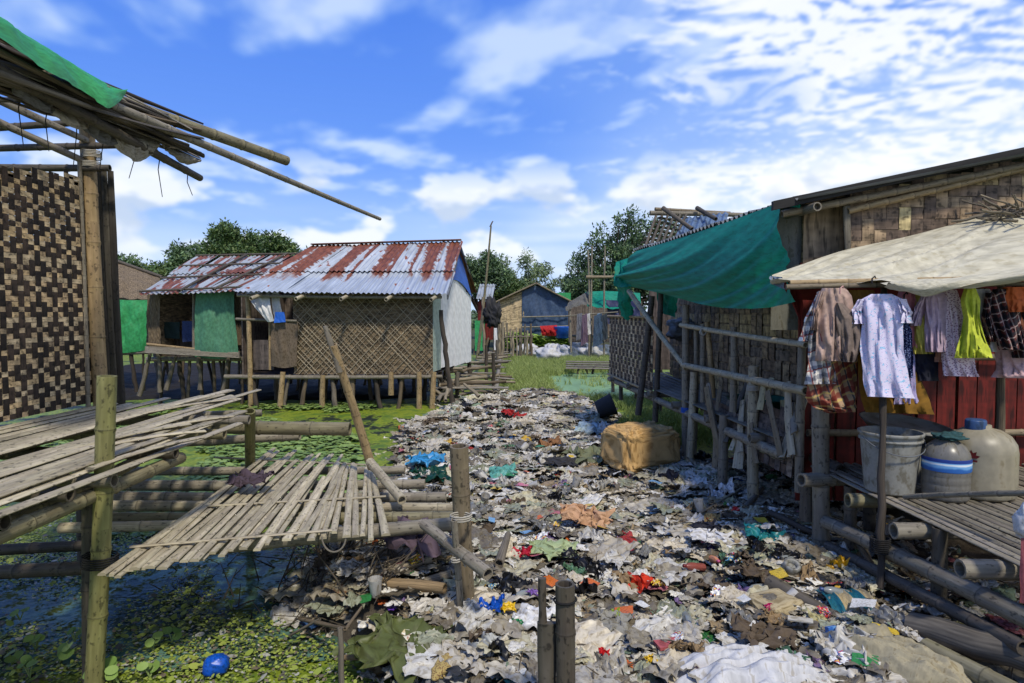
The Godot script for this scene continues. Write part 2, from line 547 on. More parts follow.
	# packets: patches of flat print colour on film
	for k in 4:
		var o := k * 300.0
		var base: Color = [Color(0.86, 0.85, 0.82), Color(0.75, 0.2, 0.16), Color(0.82, 0.70, 0.2), Color(0.2, 0.45, 0.62)][k]
		T["packet%d" % k] = tex(128, 128, func(x, y):
			var c := base
			var q := cell.get_noise_2d(x * 0.5 + o, y * 0.5)
			if q > -0.55: c = [Color(0.82, 0.82, 0.8), Color(0.2, 0.35, 0.6), Color(0.72, 0.16, 0.14), Color(0.85, 0.78, 0.3)][(k + int((q + 1.0) * 9.0)) % 4]
			if y % 40 < 6 and x > 20 and x < 108: c = c.lerp(Color(0.95, 0.95, 0.93), 0.7)
			return c.lerp(Color(0.42, 0.40, 0.33), 0.6 * sst(0.0, 0.5, n2.get_noise_2d(x * 1.5 + o, y * 1.5))))
	# old bags: worn print on off-white film
	for k in 3:
		var o := k * 170.0 + 40.0
		var ink: Color = [Color(0.42, 0.50, 0.60), Color(0.66, 0.46, 0.38), Color(0.46, 0.54, 0.40)][k]
		T["print%d" % k] = tex(128, 128, func(x, y):
			var q := n2.get_noise_2d(x * 2.2 + o, y * 2.2)
			var c := Color(0.94, 0.93, 0.90).lerp(ink, 0.75 * sst(0.18, 0.26, q))
			c = c.lerp(Color(0.78, 0.68, 0.42), 0.6 * sst(0.30, 0.36, n2.get_noise_2d(x * 2.6, y * 2.6 + o)))
			return c.lerp(Color(0.55, 0.51, 0.43), 0.65 * sst(-0.1, 0.5, n1.get_noise_2d(x * 0.9 + o, y * 0.9))))
	var W := Color.WHITE
	M.bamboo = bump(mat("bamboo", W, 0.62, T.bamboo, true, Vector3(1, 0.9, 1)), T.bamboo, 0.25)
	M.wood = bump(mat("weathered wood", W, 0.85, T.wood, true, Vector3(1, 0.8, 1)), T.wood, 0.5)
	M.film = mat("plastic film", W, 0.42, T.grime, true)
	M.matte = mat("paper and rag", W, 0.85, T.grime, true)
	M.mud = bump(mat("mud", Color(0.8, 0.78, 0.74), 0.75, T.mud, false, Vector3(1, 1, 1)), T.mud, 2.5)
	M.leaf = mat("leaf", W, 0.55, null, true)
	M.leaf.backlight_enabled = true
	M.leaf.backlight = Color(0.35, 0.42, 0.12)
	M.blade = mat("grass blade", W, 0.6, null, true)
	M.blade.backlight_enabled = true
	M.blade.backlight = Color(0.3, 0.36, 0.12)
	M.algae = bump(mat("pond scum", W, 0.55, T.algae, false, Vector3(1, 1, 1)), T.algae, 0.5)
	M.pool = bump(mat("dark water", W, 1.0, T.pool, false, Vector3.ONE), T.pool_h, 0.5)
	M.pool.roughness_texture = T.pool_r
	M.pool.metallic_specular = 0.22
	M.pond = bump(mat("green pond water", Color(0.50, 0.64, 0.44), 0.5, T.soft), T.pool_h, 0.4)
	M.roof = mat("rusted corrugated iron", W, 0.5, T.roof)
	M.roof.metallic = 0.1
	M.roof2 = mat("old corrugated iron", W, 0.55, T.roof2)
	M.roof2.metallic = 0.1
	M.iron = mat("dull iron sheet", Color(0.42, 0.44, 0.46), 0.55, T.grime)
	M.iron_blue = mat("blue iron sheet", Color(0.36, 0.45, 0.58), 0.45, T.grime)
	M.tarp_green = mat("green shade cloth", Color(0.07, 0.60, 0.50), 0.6, T.tarp)
	M.tarp_green.backlight_enabled = true
	M.tarp_green.backlight = Color(0.35, 0.75, 0.6)
	M.tarp_bright = mat("bright green tarp", Color(0.24, 0.64, 0.38), 0.5, T.tarp)
	M.tarp_mint = mat("faded green tarp", Color(0.34, 0.56, 0.43), 0.6, T.tarp)
	M.tarp_cream = mat("cream canvas", Color(0.80, 0.775, 0.68), 0.75, T.tarp)
	M.tarp_navy = mat("blue plastic sheeting", Color(0.27, 0.35, 0.47), 0.5, T.tarp)
	M.tarp_blue = mat("blue plastic", Color(0.16, 0.42, 0.84), 0.45, T.tarp)
	M.white_board = mat("white fibre board", Color(0.94, 0.94, 0.94), 0.55, T.cloth)
	M.white_cloth = mat("white cloth", Color(0.88, 0.88, 0.88), 0.8, T.cloth)
	M.red_board = mat("red painted board", Color(0.46, 0.13, 0.10), 0.65, T.strip)
	M.thatch = bump(mat("thatch", Color(0.78, 0.72, 0.63), 0.95, T.thatch), T.thatch, 2.0)
	M.thatch_tan = bump(mat("tan matting", Color(0.84, 0.75, 0.60), 0.95, T.strip), T.thatch, 2.0)
	M.dark_cloth = mat("dark grey cloth", Color(0.20, 0.20, 0.21), 0.8, T.cloth)
	M.rope = mat("string", Color(0.62, 0.60, 0.55), 0.9)
	for k in 4:
		M["dark_strip%d" % k] = mat("dark bamboo strip", Color(0.235, 0.19, 0.155) * [0.75, 1.0, 1.25, 1.5][k], 0.75, T.strip)
		M["pale_strip%d" % k] = mat("pale bamboo strip", [Color(0.88, 0.76, 0.57), Color(0.80, 0.69, 0.53), Color(0.84, 0.75, 0.60), Color(0.72, 0.63, 0.50)][k], 0.7, T.strip)
		M["mid_strip%d" % k] = mat("weathered bamboo strip", [Color(0.55, 0.49, 0.43), Color(0.46, 0.41, 0.37), Color(0.62, 0.54, 0.44), Color(0.38, 0.34, 0.32)][k], 0.75, T.strip)
		M["packet%d" % k] = mat("printed film", W, 0.4, T["packet%d" % k])
		M["scrap%d" % k] = mat("printed scrap", W, 0.45, T["print%d" % (k % 3)], true)
	for k in 5: M["gable_strip%d" % k] = mat("gable bamboo strip", [Color(0.70, 0.60, 0.47), Color(0.58, 0.49, 0.40), Color(0.78, 0.68, 0.50), Color(0.46, 0.39, 0.33), Color(0.92, 0.83, 0.60)][k], 0.7, T.strip)
	M.yellow_strip = mat("fresh bamboo strip", Color(0.86, 0.77, 0.54), 0.7, T.strip)
func dye(key: String, c: Color, rough := 0.45, tx: Texture2D = null) -> StandardMaterial3D:
	if not M.has(key): M[key] = mat(key, c, rough, tx if tx else T.grime)
	return M[key]

# ---------- sky ----------
func make_sky() -> Sky:
	var W := 2048
	var H := 1024
	var im := Image.create(W, H, false, Image.FORMAT_RGB8)
	var low := noise(5, 0.35, 3)
	var puff := noise(17, 1.0, 3)
	var fine := noise(23, 1.0, 4)
	var cum := noise(31, 1.0, 5)
	for y in H:
		var el := PI * 0.5 - PI * (y + 0.5) / H
		if el < -0.02:
			im.fill_rect(Rect2i(0, y, W, H - y), Color(0.62, 0.66, 0.70))
			break
		var e := maxf(el, 0.0)
		var sy := maxf(sin(e), 0.09)
		for x in W:
			var az := wrapf(TAU * (x + 0.5) / W, -PI, PI)
			var d := Vector3(sin(az) * cos(e), sin(e), cos(az) * cos(e))
			var p := Vector2(d.x, d.z) / sy
			# clear air: deep blue overhead, pale near the horizon
			var c := Color(0.25, 0.43, 0.79).lerp(Color(0.43, 0.595, 0.88), 1.0 - sst(0.0, 0.6, e))
			c = c.lerp(Color(0.67, 0.77, 0.90), pow(1.0 - sst(0.0, 0.30, e), 1.5) * 0.85)
			# thin high wisps
			var lw := low.get_noise_2d(p.x, p.y + 20.0)
			var w := fine.get_noise_2d(p.x * 1.0 + p.y * 0.55 + 41.5, p.y * 0.62 - p.x * 0.34) + 0.3 * fine.get_noise_2d(p.x * 3.0 + p.y * 1.2, p.y * 1.6 - p.x)
			var wi := sst(-0.12, 0.62, w + 0.4 * lw) * 0.72 * sst(0.06, 0.2, e)
			# rippled altocumulus over the right half
			var side := sst(0.08, 0.44, sin(az) + 0.22 * lw + 0.12 * fine.get_noise_2d(p.x * 1.3, p.y * 1.3))
			var al := 0.0
			if side > 0.01 and e > 0.05:
				var q := Vector2(p.x * 0.90 + p.y * 0.44, p.y * 0.90 - p.x * 0.44)
				q += Vector2(low.get_noise_2d(q.x * 2.0 + 70.0, q.y * 2.0), low.get_noise_2d(q.x * 2.0, q.y * 2.0 + 90.0)) * 0.25
				var a := puff.get_noise_2d(q.x * 4.4, q.y * 6.0) + 0.6 * fine.get_noise_2d(q.x * 8.0, q.y * 10.0) + 0.75 * low.get_noise_2d(q.x * 2.2, q.y * 2.2 + 8.0)
				al = sst(-0.42, 0.50, a + side * 0.5 - 0.36) * side * sst(0.05, 0.13, e)
			var veil := sst(-0.15, 0.5, sin(az) + 0.2 * lw) * (0.60 * (1.0 - sst(0.12, 0.40, e)) + 0.24) + pow(1.0 - sst(0.02, 0.30, e), 1.5) * (0.30 + 0.5 * fine.get_noise_2d(az * 1.6, e * 8.0))
			c = c.lerp(Color(0.80, 0.84, 0.90), clampf(maxf(wi, veil), 0, 0.9))
			c = c.lerp(Color(0.86, 0.87, 0.89), clampf(al, 0, 0.94))
			# soft cumulus banks low over the land
			if e < 0.30:
				var s := cum.get_noise_2d(az * 4.2 + 4.3, e * 9.0 + 1.0)
				var band := sst(0.03, 0.11, e) * (1.0 - sst(0.17, 0.27, e))
				var k := sst(0.02, 0.30, s + band * 0.34 - 0.26)
				var up := cum.get_noise_2d(az * 4.2 + 4.3, (e + 0.035) * 9.0 + 1.0)
				var cc := Color(0.70, 0.75, 0.82).lerp(Color(0.88, 0.885, 0.89), sst(-0.22, 0.25, s - up + 0.03))
				c = c.lerp(cc, k * band * 0.85)
			im.set_pixel(x, y, c)
	var pm := PanoramaSkyMaterial.new()
	pm.panorama = ImageTexture.create_from_image(im)
	pm.energy_multiplier = 1.0
	var sk := Sky.new()
	sk.sky_material = pm
	return sk
# ---------- the setting ----------
# left and right limits of the trash at distance d in front of the camera
func lim(d: float, t: Array) -> float:
	for k in t.size() - 1:
		if d <= t[k + 1][0]:
			return lerpf(t[k][1], t[k + 1][1], clampf((d - t[k][0]) / (t[k + 1][0] - t[k][0]), 0, 1))
	return t[-1][1]
const LEFT := [[0.0, -0.6], [2.6, -0.75], [3.4, -0.95], [4.2, -1.75], [5.5, -2.0], [7.0, -1.75], [8.5, -1.75], [10.5, -2.1], [12.5, -1.8], [14.0, -1.2], [15.5, -0.2], [17.0, 0.6]]
const RIGHT := [[0.0, 6.0], [6.5, 6.0], [7.5, 3.2], [8.5, 2.5], [10.5, 1.9], [13.0, 2.3], [15.0, 1.6], [16.0, 0.9], [17.0, 0.6]]
func inside(x: float, z: float) -> float:
	var d := -z
	var w := 0.35 * nz.get_noise_2d(x * 60.0, z * 60.0)
	return minf(minf(x - lim(d, LEFT), lim(d, RIGHT) - x), 15.6 - d) + w
func heap(x: float, z: float) -> float:
	var k := sst(-0.35, 0.9, inside(x, z))
	var r := 0.16 + 0.10 * sst(1.0, 2.2, x) * (1.0 - sst(8.0, 10.0, -z)) + 0.16 * exp(-((x + 0.75) * (x + 0.75) + (z + 4.3) * (z + 4.3)) / 0.5)
	return -0.25 + k * (0.25 + r) + k * (0.055 * nz.get_noise_2d(x * 110.0, z * 110.0) + 0.03 * nz.get_noise_2d(x * 320.0, z * 320.0))
func structure(called: String, mesh: Mesh, m: Material) -> MeshInstance3D:
	var o := put(called, mesh, m)
	o.set_meta("kind", "structure")
	return o
func plane(a: Vector3, x: float, z: float, uvs: float) -> ArrayMesh:
	var mb := MB.new()
	var fn := func(u: float, v: float) -> Vector3: return a + Vector3(x * u, 0, -z * v)
	mb.grid(2, 2, fn, x * uvs, z * uvs)
	return mb.mesh()
func make_setting() -> void:
	# the land under the water, rising to dry ground far behind; reaches the horizon
	var mb := MB.new()
	var fn := func(u: float, v: float) -> Vector3:
		var x := (u - 0.5) * 1600.0 * absf(u - 0.5) * 2.0
		var z := 8.0 - 900.0 * v * v
		var rise := sst(24.0, 34.0, -z) * 0.62 + 0.12 * nz.get_noise_2d(x * 9.0, z * 9.0) * sst(20, 30, -z)
		return Vector3(x, -0.45 + rise, z)
	mb.grid(60, 90, fn, 400.0, 300.0)
	structure("ground", mb.mesh(), M.ground)
	# water: scummy channel on the left and behind, dark pool near the walkway, murky pond by the far huts
	structure("water", plane(Vector3(-40, 0.0, 4), 90, 46, 0.16), M.algae)
	mb = MB.new()
	var pool := func(u: float, v: float) -> Vector3:
		var a := TAU * u
		var r: float = v * (1.0 + 0.18 * nz.get_noise_1d(u * 400.0) + 0.1 * sin(3.0 * a))
		return Vector3(-2.5 + 2.3 * r * cos(a), 0.006, -4.45 + 1.1 * r * sin(a))
	mb.grid(48, 6, pool)
	for k in mb.t.size(): mb.t[k] = Vector2(mb.v[k].x, mb.v[k].z) * 0.35
	structure("dark_water", mb.mesh(), M.pool)
	mb = MB.new()
	var pond := func(u: float, v: float) -> Vector3:
		var a := TAU * u
		var r: float = v * (1.0 + 0.2 * nz.get_noise_1d(u * 300.0 + 50.0))
		return Vector3(2.6 + 1.9 * r * cos(a), 0.006, -17.8 + 3.9 * r * sin(a))
	mb.grid(48, 6, pond)
	for k in mb.t.size(): mb.t[k] = Vector2(mb.v[k].x, mb.v[k].z) * 0.2
	structure("pond_water", mb.mesh(), M.pond)
	# the silt bank that carries the trash
	mb = MB.new()
	var bank := func(u: float, v: float) -> Vector3:
		var z := -16.6 * v
		var x := lerpf(-3.2, 6.2, u)
		return Vector3(x, heap(x, z) - 0.03, z)
	mb.grid(110, 190, bank, 9.4, 16.6)
	structure("silt_bank", mb.mesh(), M.mud)
	# silt added under the left stilt huts; shade is put into its dark colour
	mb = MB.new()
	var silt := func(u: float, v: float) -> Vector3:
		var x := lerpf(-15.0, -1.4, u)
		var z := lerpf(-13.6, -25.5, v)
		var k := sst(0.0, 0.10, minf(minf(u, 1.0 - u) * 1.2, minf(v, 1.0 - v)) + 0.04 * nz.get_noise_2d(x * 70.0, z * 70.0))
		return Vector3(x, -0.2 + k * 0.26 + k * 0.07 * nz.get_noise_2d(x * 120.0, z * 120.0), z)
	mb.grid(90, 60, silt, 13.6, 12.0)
	structure("shade_silt_under_huts", mb.mesh(), M.shade_silt)

# ---------- plants ----------
func leaf_into(mb: MB, o: Vector3, dir: Vector3, up: Vector3, l: float, w: float, col: Color) -> void:
	var s := dir.cross(up).normalized() * w * 0.5
	var a := mb.vert(o, Vector2.ZERO, col)
	var b := mb.vert(o + dir * l * 0.45 - s + up * l * 0.06, Vector2.ZERO, col)
	var c := mb.vert(o + dir * l * 0.45 + s + up * l * 0.06, Vector2.ZERO, col)
	var d := mb.vert(o + dir * l - up * l * 0.1, Vector2.ZERO, col)
	mb.tri(a, b, c)
	mb.tri(b, d, c)
func rdir() -> Vector3:
	var z := rf(-1, 1)
	var a := rf(0, TAU)
	return Vector3(sqrt(1 - z * z) * cos(a), z, sqrt(1 - z * z) * sin(a))
# crown: leaf sprays round many twig ends, held inside the given puffs [centre, radius]
func tree(called: String, label: String, base: Vector3, top: float, puffs: Array, leaves: int, ls: float, cols: Array, group := "", droop := 0.0, trunk_r := 0.16) -> void:
	var t := thing(called, label, "tree", base, group)
	var mb := MB.new()
	var fork := base + Vector3(0, top * 0.45, 0)
	mb.tube([base, base.lerp(fork, 0.5) + Vector3(0.08, 0, 0.05), fork], [trunk_r, trunk_r * 0.8, trunk_r * 0.62], 8, Color(0.10, 0.08, 0.06))
	for p in puffs:
		var q: Vector3 = base + p[0]
		mb.tube([fork - Vector3(0, 0.2, 0), fork.lerp(q, 0.5) + Vector3(0, -0.15, 0), q], [trunk_r * 0.5, trunk_r * 0.3, trunk_r * 0.1], 5, Color(0.10, 0.08, 0.06))
	put("trunk", mb.mesh(), M.wood, t)
	mb = MB.new()
	var vol := 0.0
	for p in puffs: vol += p[1] * p[1]
	for p in puffs:
		var n := int(leaves * p[1] * p[1] / vol / 9.0)
		for k in n:
			var d := rdir()
			var r: float = p[1] * pow(rng.randf(), 0.42) * (0.75 + 0.5 * absf(nz.get_noise_3dv((d + p[0]) * 90.0)))
			var o: Vector3 = base + p[0] + d * r * Vector3(1, 0.85, 1)
			var col: Color = cols[rng.randi() % cols.size()] * rf(0.75, 1.25)
			for l in 9:
				var e := (rdir() + d * 0.5 + Vector3(0, -droop, 0)).normalized()
				leaf_into(mb, o + rdir() * ls * 1.1, e, rdir(), ls * rf(0.7, 1.3), ls * rf(0.3, 0.5), col)
	put("crown", mb.mesh(), M.leaf, t)
func puffball(c: Vector3, r: float, n: int, sm: float, sq := Vector3.ONE) -> Array:
	var out := []
	for k in n:
		var d := rdir() * pow(rng.randf(), 0.4)
		out.append([c + d * r * sq, sm * rf(0.6, 1.25)])
	return out
func make_trees() -> void:
	var dark := [Color(0.075, 0.13, 0.06), Color(0.10, 0.165, 0.07), Color(0.06, 0.10, 0.055), Color(0.14, 0.21, 0.09)]
	var mid := [Color(0.06, 0.11, 0.035), Color(0.085, 0.14, 0.045), Color(0.045, 0.08, 0.03), Color(0.12, 0.17, 0.05)]
	var light := [Color(0.16, 0.22, 0.10), Color(0.20, 0.27, 0.13), Color(0.13, 0.18, 0.09)]
	# tall dark tree with pointed tops
	var b := on(612, 344, 0.15)
	b = at(612, 330, 44.0); b.y = 0.1
	var pf := []
	for sp in [[-1.9, 6.3], [-0.9, 7.6], [0.3, 8.1], [1.2, 8.5], [2.3, 8.3], [3.2, 7.7], [-2.6, 5.0], [0.0, 6.2], [4.2, 7.9], [5.2, 7.3]]:
		for k in 7:
			var hh: float = sp[1] - k * 0.8
			if hh > 1.2: pf.append([Vector3(sp[0] * 1.0 + rf(-0.3, 0.3), hh, rf(-1.2, 1.2)), 0.30 + 0.17 * k + rf(0, 0.15)])
	tree("tall_tree", "tall dense dark tree with several pointed tops above the far huts", b, 6.0, pf, 44000, 0.27, dark, "", -0.3, 0.25)
	# airy pale tree
	b = at(532, 330, 50.0); b.y = 0.1
	pf = puffball(Vector3(-0.6, 4.9, 0), 2.3, 20, 0.62, Vector3(1.15, 0.75, 0.8))
	tree("airy_tree", "airy pale green tree with gaps of sky behind the blue sheeted hut", b, 4.5, pf, 5200, 0.22, light, "", 0.1, 0.12)
	b = at(566, 330, 52.0); b.y = 0.1
	tree("airy_tree", "low pale bushy tree between the airy tree and the tall dark tree", b, 3.5, puffball(Vector3(0, 3.4, 0), 1.7, 10, 0.7, Vector3(1.2, 0.8, 0.8)), 4500, 0.22, light, "", 0.1, 0.12)
	b = at(480, 330, 42.0); b.y = 0.1
	tree("round_tree", "round dark green tree rising behind the white walled hut", b, 4.2, puffball(Vector3(0.2, 4.3, 0), 1.7, 13, 0.85, Vector3(1.25, 0.8, 1)), 12000, 0.22, dark, "", 0.0, 0.2)
	b = at(512, 330, 44.0); b.y = 0.1
	tree("round_tree", "mid green tree between the dark round tree and the airy tree", b, 3.0, puffball(Vector3(0.1, 2.9, 0), 1.5, 12, 0.7, Vector3(1.2, 0.8, 1)), 9000, 0.22, mid, "", 0.0, 0.16)
	# row behind the rusty roofs
	var row := [[128, 4.7, 1.6, 0], [168, 4.6, 1.8, 1], [204, 4.9, 1.9, 0], [240, 5.7, 2.2, 1], [272, 5.9, 2.2, 1], [302, 5.5, 2.0, 0], [88, 4.4, 1.6, 0]]
	var names := ["low dark tree standing behind the near hut's corner", "low tree seen over the thatched hut's roof", "bushy tree behind the long rusty roof's outer end", "tall mid green tree behind the middle of the rusty roofs", "tall bushy green tree next to the ridge of the rusty roof", "dark tree partly hidden by the big rusty roof's ridge", "low dark tree hidden mostly by the near woven wall"]
	for k in row.size():
		var w: Array = row[k]
		b = at(w[0], 330, 36.0); b.y = 0.1
		tree("background_tree", names[k], b, w[1] * 0.8, puffball(Vector3(0, w[1] - 1.0, 0), w[2], 17, 0.75, Vector3(1.15, 0.7, 1)), 12000, 0.24, dark if w[3] == 0 else mid, "trees behind the rusty roofs", 0.0, 0.18)
	# banana-like broad plants by the thatched hut
	# far belt of trees: reads as one mass
	var mb := MB.new()
	for k in 2600:
		var x := rf(-70, 70)
		var o := Vector3(x, 0.3 + rng.randf() * (2.2 + 1.6 * nz.get_noise_1d(x * 8.0)), rf(-78, -64))
		var col: Color = dark[rng.randi() % 4] * rf(0.8, 1.3) 
		for l in 7: leaf_into(mb, o + rdir() * 0.5, rdir(), rdir(), rf(0.5, 0.9), rf(0.25, 0.5), col)
	tag(put("far_trees", mb.mesh(), M.leaf), "distant belt of dark trees along the horizon", "trees", "", "stuff")

func multi(called: String, mesh: Mesh, m: Material, tf: Array, cols: Array, parent: Node = self) -> MultiMeshInstance3D:
	var mm := MultiMesh.new()
	mm.transform_format = MultiMesh.TRANSFORM_3D
	mm.use_colors = true
	mm.mesh = mesh
	mm.instance_count = tf.size()
	for k in tf.size():
		mm.set_instance_transform(k, tf[k])
		mm.set_instance_color(k, cols[k])
	var o := MultiMeshInstance3D.new()
	o.name = numbered(called) if parent == self else called
	o.multimesh = mm
	o.material_override = m
	parent.add_child(o, true)
	return o
func make_greens() -> void:
	# grass on the far bank of the pond
	var mb := MB.new()
	for k in 16:
		var a := rf(0, TAU)
		var o := Vector3(rf(-0.14, 0.14), 0, rf(-0.14, 0.14))
		var d := Vector3(cos(a) * rf(0.1, 0.8), 1.0, sin(a) * rf(0.1, 0.8)).normalized()
		var h := rf(0.12, 0.34)
		var s := d.cross(Vector3(sin(a), 0, cos(a))).normalized() * 0.009
		var c := Color.WHITE * rf(0.75, 1.2)
		var q := [mb.vert(o - s, Vector2.ZERO, c), mb.vert(o + s, Vector2.ZERO, c), mb.vert(o + d * h * 0.6 + s * 0.7, Vector2.ZERO, c), mb.vert(o + d * h * 0.6 - s * 0.7, Vector2.ZERO, c)]
		mb.quad(q[0], q[1], q[2], q[3])
		var tip := mb.vert(o + d * h + Vector3(cos(a), -0.3, sin(a)) * h * 0.2, Vector2.ZERO, c)
		mb.tri(q[3], q[2], tip)
	var tuft := mb.mesh()
	# floating broad leaf rosette
	mb = MB.new()
	for k in 9:
		var a := TAU * k / 9.0 + rf(-0.3, 0.3)
		var d := Vector3(cos(a), rf(0.1, 0.9), sin(a)).normalized()
		var o := d * rf(0.03, 0.12)
		var e := Vector3(cos(a), rf(-0.2, 0.3), sin(a)).normalized()
		var l := rf(0.07, 0.12)
		var c := Color.WHITE * rf(0.8, 1.25)
		var s := e.cross(Vector3.UP).normalized() * l * 0.42
		var mid := mb.vert(o + e * l * 0.5 - Vector3(0, l * 0.08, 0), Vector2.ZERO, c)
		var rim := []
		for r in 8:
			var b := TAU * r / 8.0
			rim.append(mb.vert(o + e * l * (0.5 - 0.5 * cos(b)) + s * sin(b), Vector2.ZERO, c))
		for r in 8: mb.tri(mid, rim[r], rim[(r + 1) % 8])
	var rosette := mb.mesh()
	var tf := []
	var cols := []
	var put_tuft := func(x: float, z: float, y: float, s: float, c: Color) -> void:
		tf.append(Transform3D(Basis(Vector3.UP, rf(0, TAU)).scaled(Vector3(s, s * rf(0.7, 1.2), s)), Vector3(x, y, z)))
		cols.append(c)
	for k in 9000:
		var z := rf(-26.5, -14.5)
		var x := rf(-0.6, 4.2)
		if x < -0.3 + (z + 20) * 0.02: continue
		var pd := Vector2((x - 2.6) / 1.65, (z + 17.8) / 3.3).length() + 0.3 * nz.get_noise_2d(x * 50, z * 50)
		if pd < 1.0 and rng.randf() < 0.97: continue
		if z > -16.0 and inside(x, z) > 0.4: continue
		if nz.get_noise_2d(x * 40.0, z * 40.0) < -0.35: continue
		put_tuft.call(x, z, 0.0, rf(0.5, 1.0) * (0.55 if z > -17.0 and x > 1.2 else 1.0), Color(0.19, 0.26, 0.06).lerp(Color(0.34, 0.40, 0.14), rng.randf()))
	for k in 1400:   # rim of grass behind the trash, under the veranda
		var z := rf(-14.5, -9.5)
		var x := rf(1.8, 5.0)
		if inside(x, z) > 0.05: continue
		put_tuft.call(x, z, 0.0, rf(0.5, 0.9), Color(0.17, 0.24, 0.06).lerp(Color(0.26, 0.33, 0.10), rng.randf()))
	tag(multi("grass", tuft, M.blade, tf, cols), "bright green grass growing along the pond behind the trash", "grass", "", "stuff")
	tf = []
	cols = []
	for k in 5200:
		var z := rf(-13.5, -4.8)
		var x := rf(-7.5, -1.2)
		if inside(x, z) > 0.0: continue
		var dn := nz.get_noise_2d(x * 26.0 + 300.0, z * 26.0) + 0.42 * exp(-pow((x + 3.1) / 1.5, 2.0) - pow((z + 7.4) / 1.5, 2.0)) + 0.3 * exp(-pow((x + 5.0) / 1.3, 2.0) - pow((z + 10.6) / 1.0, 2.0))
		if dn < 0.16: continue
		if Vector2((x + 2.5) / 2.6, (z + 4.3) / 1.5).length() < 0.95: continue
		var s := rf(0.5, 1.1)
		tf.append(Transform3D(Basis(Vector3.UP, rf(0, TAU)).scaled(Vector3.ONE * s), Vector3(x, 0.01, z)))
		cols.append(Color(0.12, 0.20, 0.045).lerp(Color(0.24, 0.33, 0.09), rng.randf()))
	for k in 1500:   # a green bed in front of the blue hut
		var x := rf(-0.4, 3.2)
		var z := rf(-32.3, -31.2)
		tf.append(Transform3D(Basis(Vector3.UP, rf(0, TAU)).scaled(Vector3.ONE * rf(1.2, 2.4)), Vector3(x, 0.2 + pow(rng.randf(), 1.5) * (0.55 + 0.5 * nz.get_noise_1d(x * 90.0)), z)))
		cols.append(Color(0.26, 0.42, 0.07).lerp(Color(0.46, 0.60, 0.16), rng.randf()))
	tag(multi("water_plants", rosette, M.leaf, tf, cols), "broad leaved floating water plants on the scummy channel", "water plants", "", "stuff")
	# small floating leaves and duckweed flecks in the near pool
	mb = MB.new()
	for r in 6:
		pass
	var mid := mb.vert(Vector3(0, 0.004, 0))
	var rim := []
	for r in 7:
		var b := TAU * r / 7.0
		rim.append(mb.vert(Vector3(cos(b), 0.006 * sin(b * 2.0), sin(b) * 0.7)))
	for r in 7: mb.tri(mid, rim[r], rim[(r + 1) % 7])
	var fleck := mb.mesh()
	tf = []
	cols = []
	for k in 60000:
		var z := rf(-6.5, -2.6)
		var x := rf(-5.0, -0.7)
		if inside(x, z) > 0.25: continue
		var dn := nz.get_noise_2d(x * 55.0, z * 55.0 + 40.0) + 0.5 * sst(-3.9, -3.3, z) + 0.3 * sst(-2.6, -3.6, x) - 0.25 * exp(-pow((x + 1.9) / 0.9, 2.0) - pow((z + 4.4) / 0.6, 2.0))
		if dn < rf(-0.22, 0.16): continue
		var s := rf(0.004, 0.014) if rng.randf() < 0.96 else rf(0.018, 0.034)
		tf.append(Transform3D(Basis.from_euler(Vector3(rf(-0.4, 0.4), rf(0, TAU), rf(-0.4, 0.4))).scaled(Vector3.ONE * s), Vector3(x, 0.01 + rng.randf() * 0.03, z)))
		cols.append(Color(0.17, 0.23, 0.035).lerp(Color(0.30, 0.35, 0.07), rng.randf()) if rng.randf() < 0.66 else [Color(0.10, 0.13, 0.05), Color(0.16, 0.13, 0.09), Color(0.09, 0.09, 0.07), Color(0.34, 0.34, 0.30)][rng.randi() % 4])
	tag(multi("duckweed", fleck, M.leaf, tf, cols), "lime duckweed and leaf flecks floating on the near pool", "duckweed", "", "stuff")
	# leaning round leaved seedlings at the pool's edge
	var spots := [[150, 668, 0.10], [98, 672, 0.13], [152, 640, 0.09], [36, 640, 0.10], [60, 652, 0.12], [30, 668, 0.11], [172, 632, 0.08], [120, 676, 0.10], [20, 610, 0.08], [232, 600, 0.07], [75, 632, 0.08], [12, 655, 0.10]]
	for s in spots:
		var o := on(s[0], s[1] + 10.0, 0.02)
		s[2] *= 0.72
		var t := thing("pond_plant", "young round leaved pond plant standing in the near pool", "plant", o, "round leaved plants in the near pool")
		for l in 3:
			var a := rf(0, TAU)
			var hgt: float = s[2] * rf(0.5, 1.3)
			var tip := o + Vector3(cos(a) * s[2] * 0.5, hgt, sin(a) * s[2] * 0.5)
			mb = MB.new()
			mb.tube([o, o.lerp(tip, 0.6) + Vector3(0, 0.01, 0), tip], [0.004, 0.0035, 0.003], 5, Color(0.2, 0.27, 0.08), false)
			put("stem", mb.mesh(), M.leaf, t)
			mb = MB.new()
			var nd := Vector3(rf(-0.6, 0.6), 1.0, rf(0.0, 1.0)).normalized()
			var ex := nd.cross(Vector3(cos(a), 0, sin(a))).normalized()
			var ey := ex.cross(nd)
			var R: float = s[2] * rf(0.38, 0.55)
			var cc := Color(0.09, 0.17, 0.035).lerp(Color(0.20, 0.29, 0.07), rng.randf())
			var cm := mb.vert(tip, Vector2.ZERO, cc)
			var rr := []
			for r in 12:
				var b := TAU * r / 12.0
				var q: float = R * (1.0 - 0.25 * pow(absf(cos(b * 0.5)), 8.0))
				rr.append(mb.vert(tip + ex * cos(b) * q * 0.9 + ey * sin(b) * q + nd * R * 0.18 * absf(sin(b)), Vector2.ZERO, cc))
			for r in 12: mb.tri(cm, rr[r], rr[(r + 1) % 12])
			put("leaf", mb.mesh(), M.leaf, t)
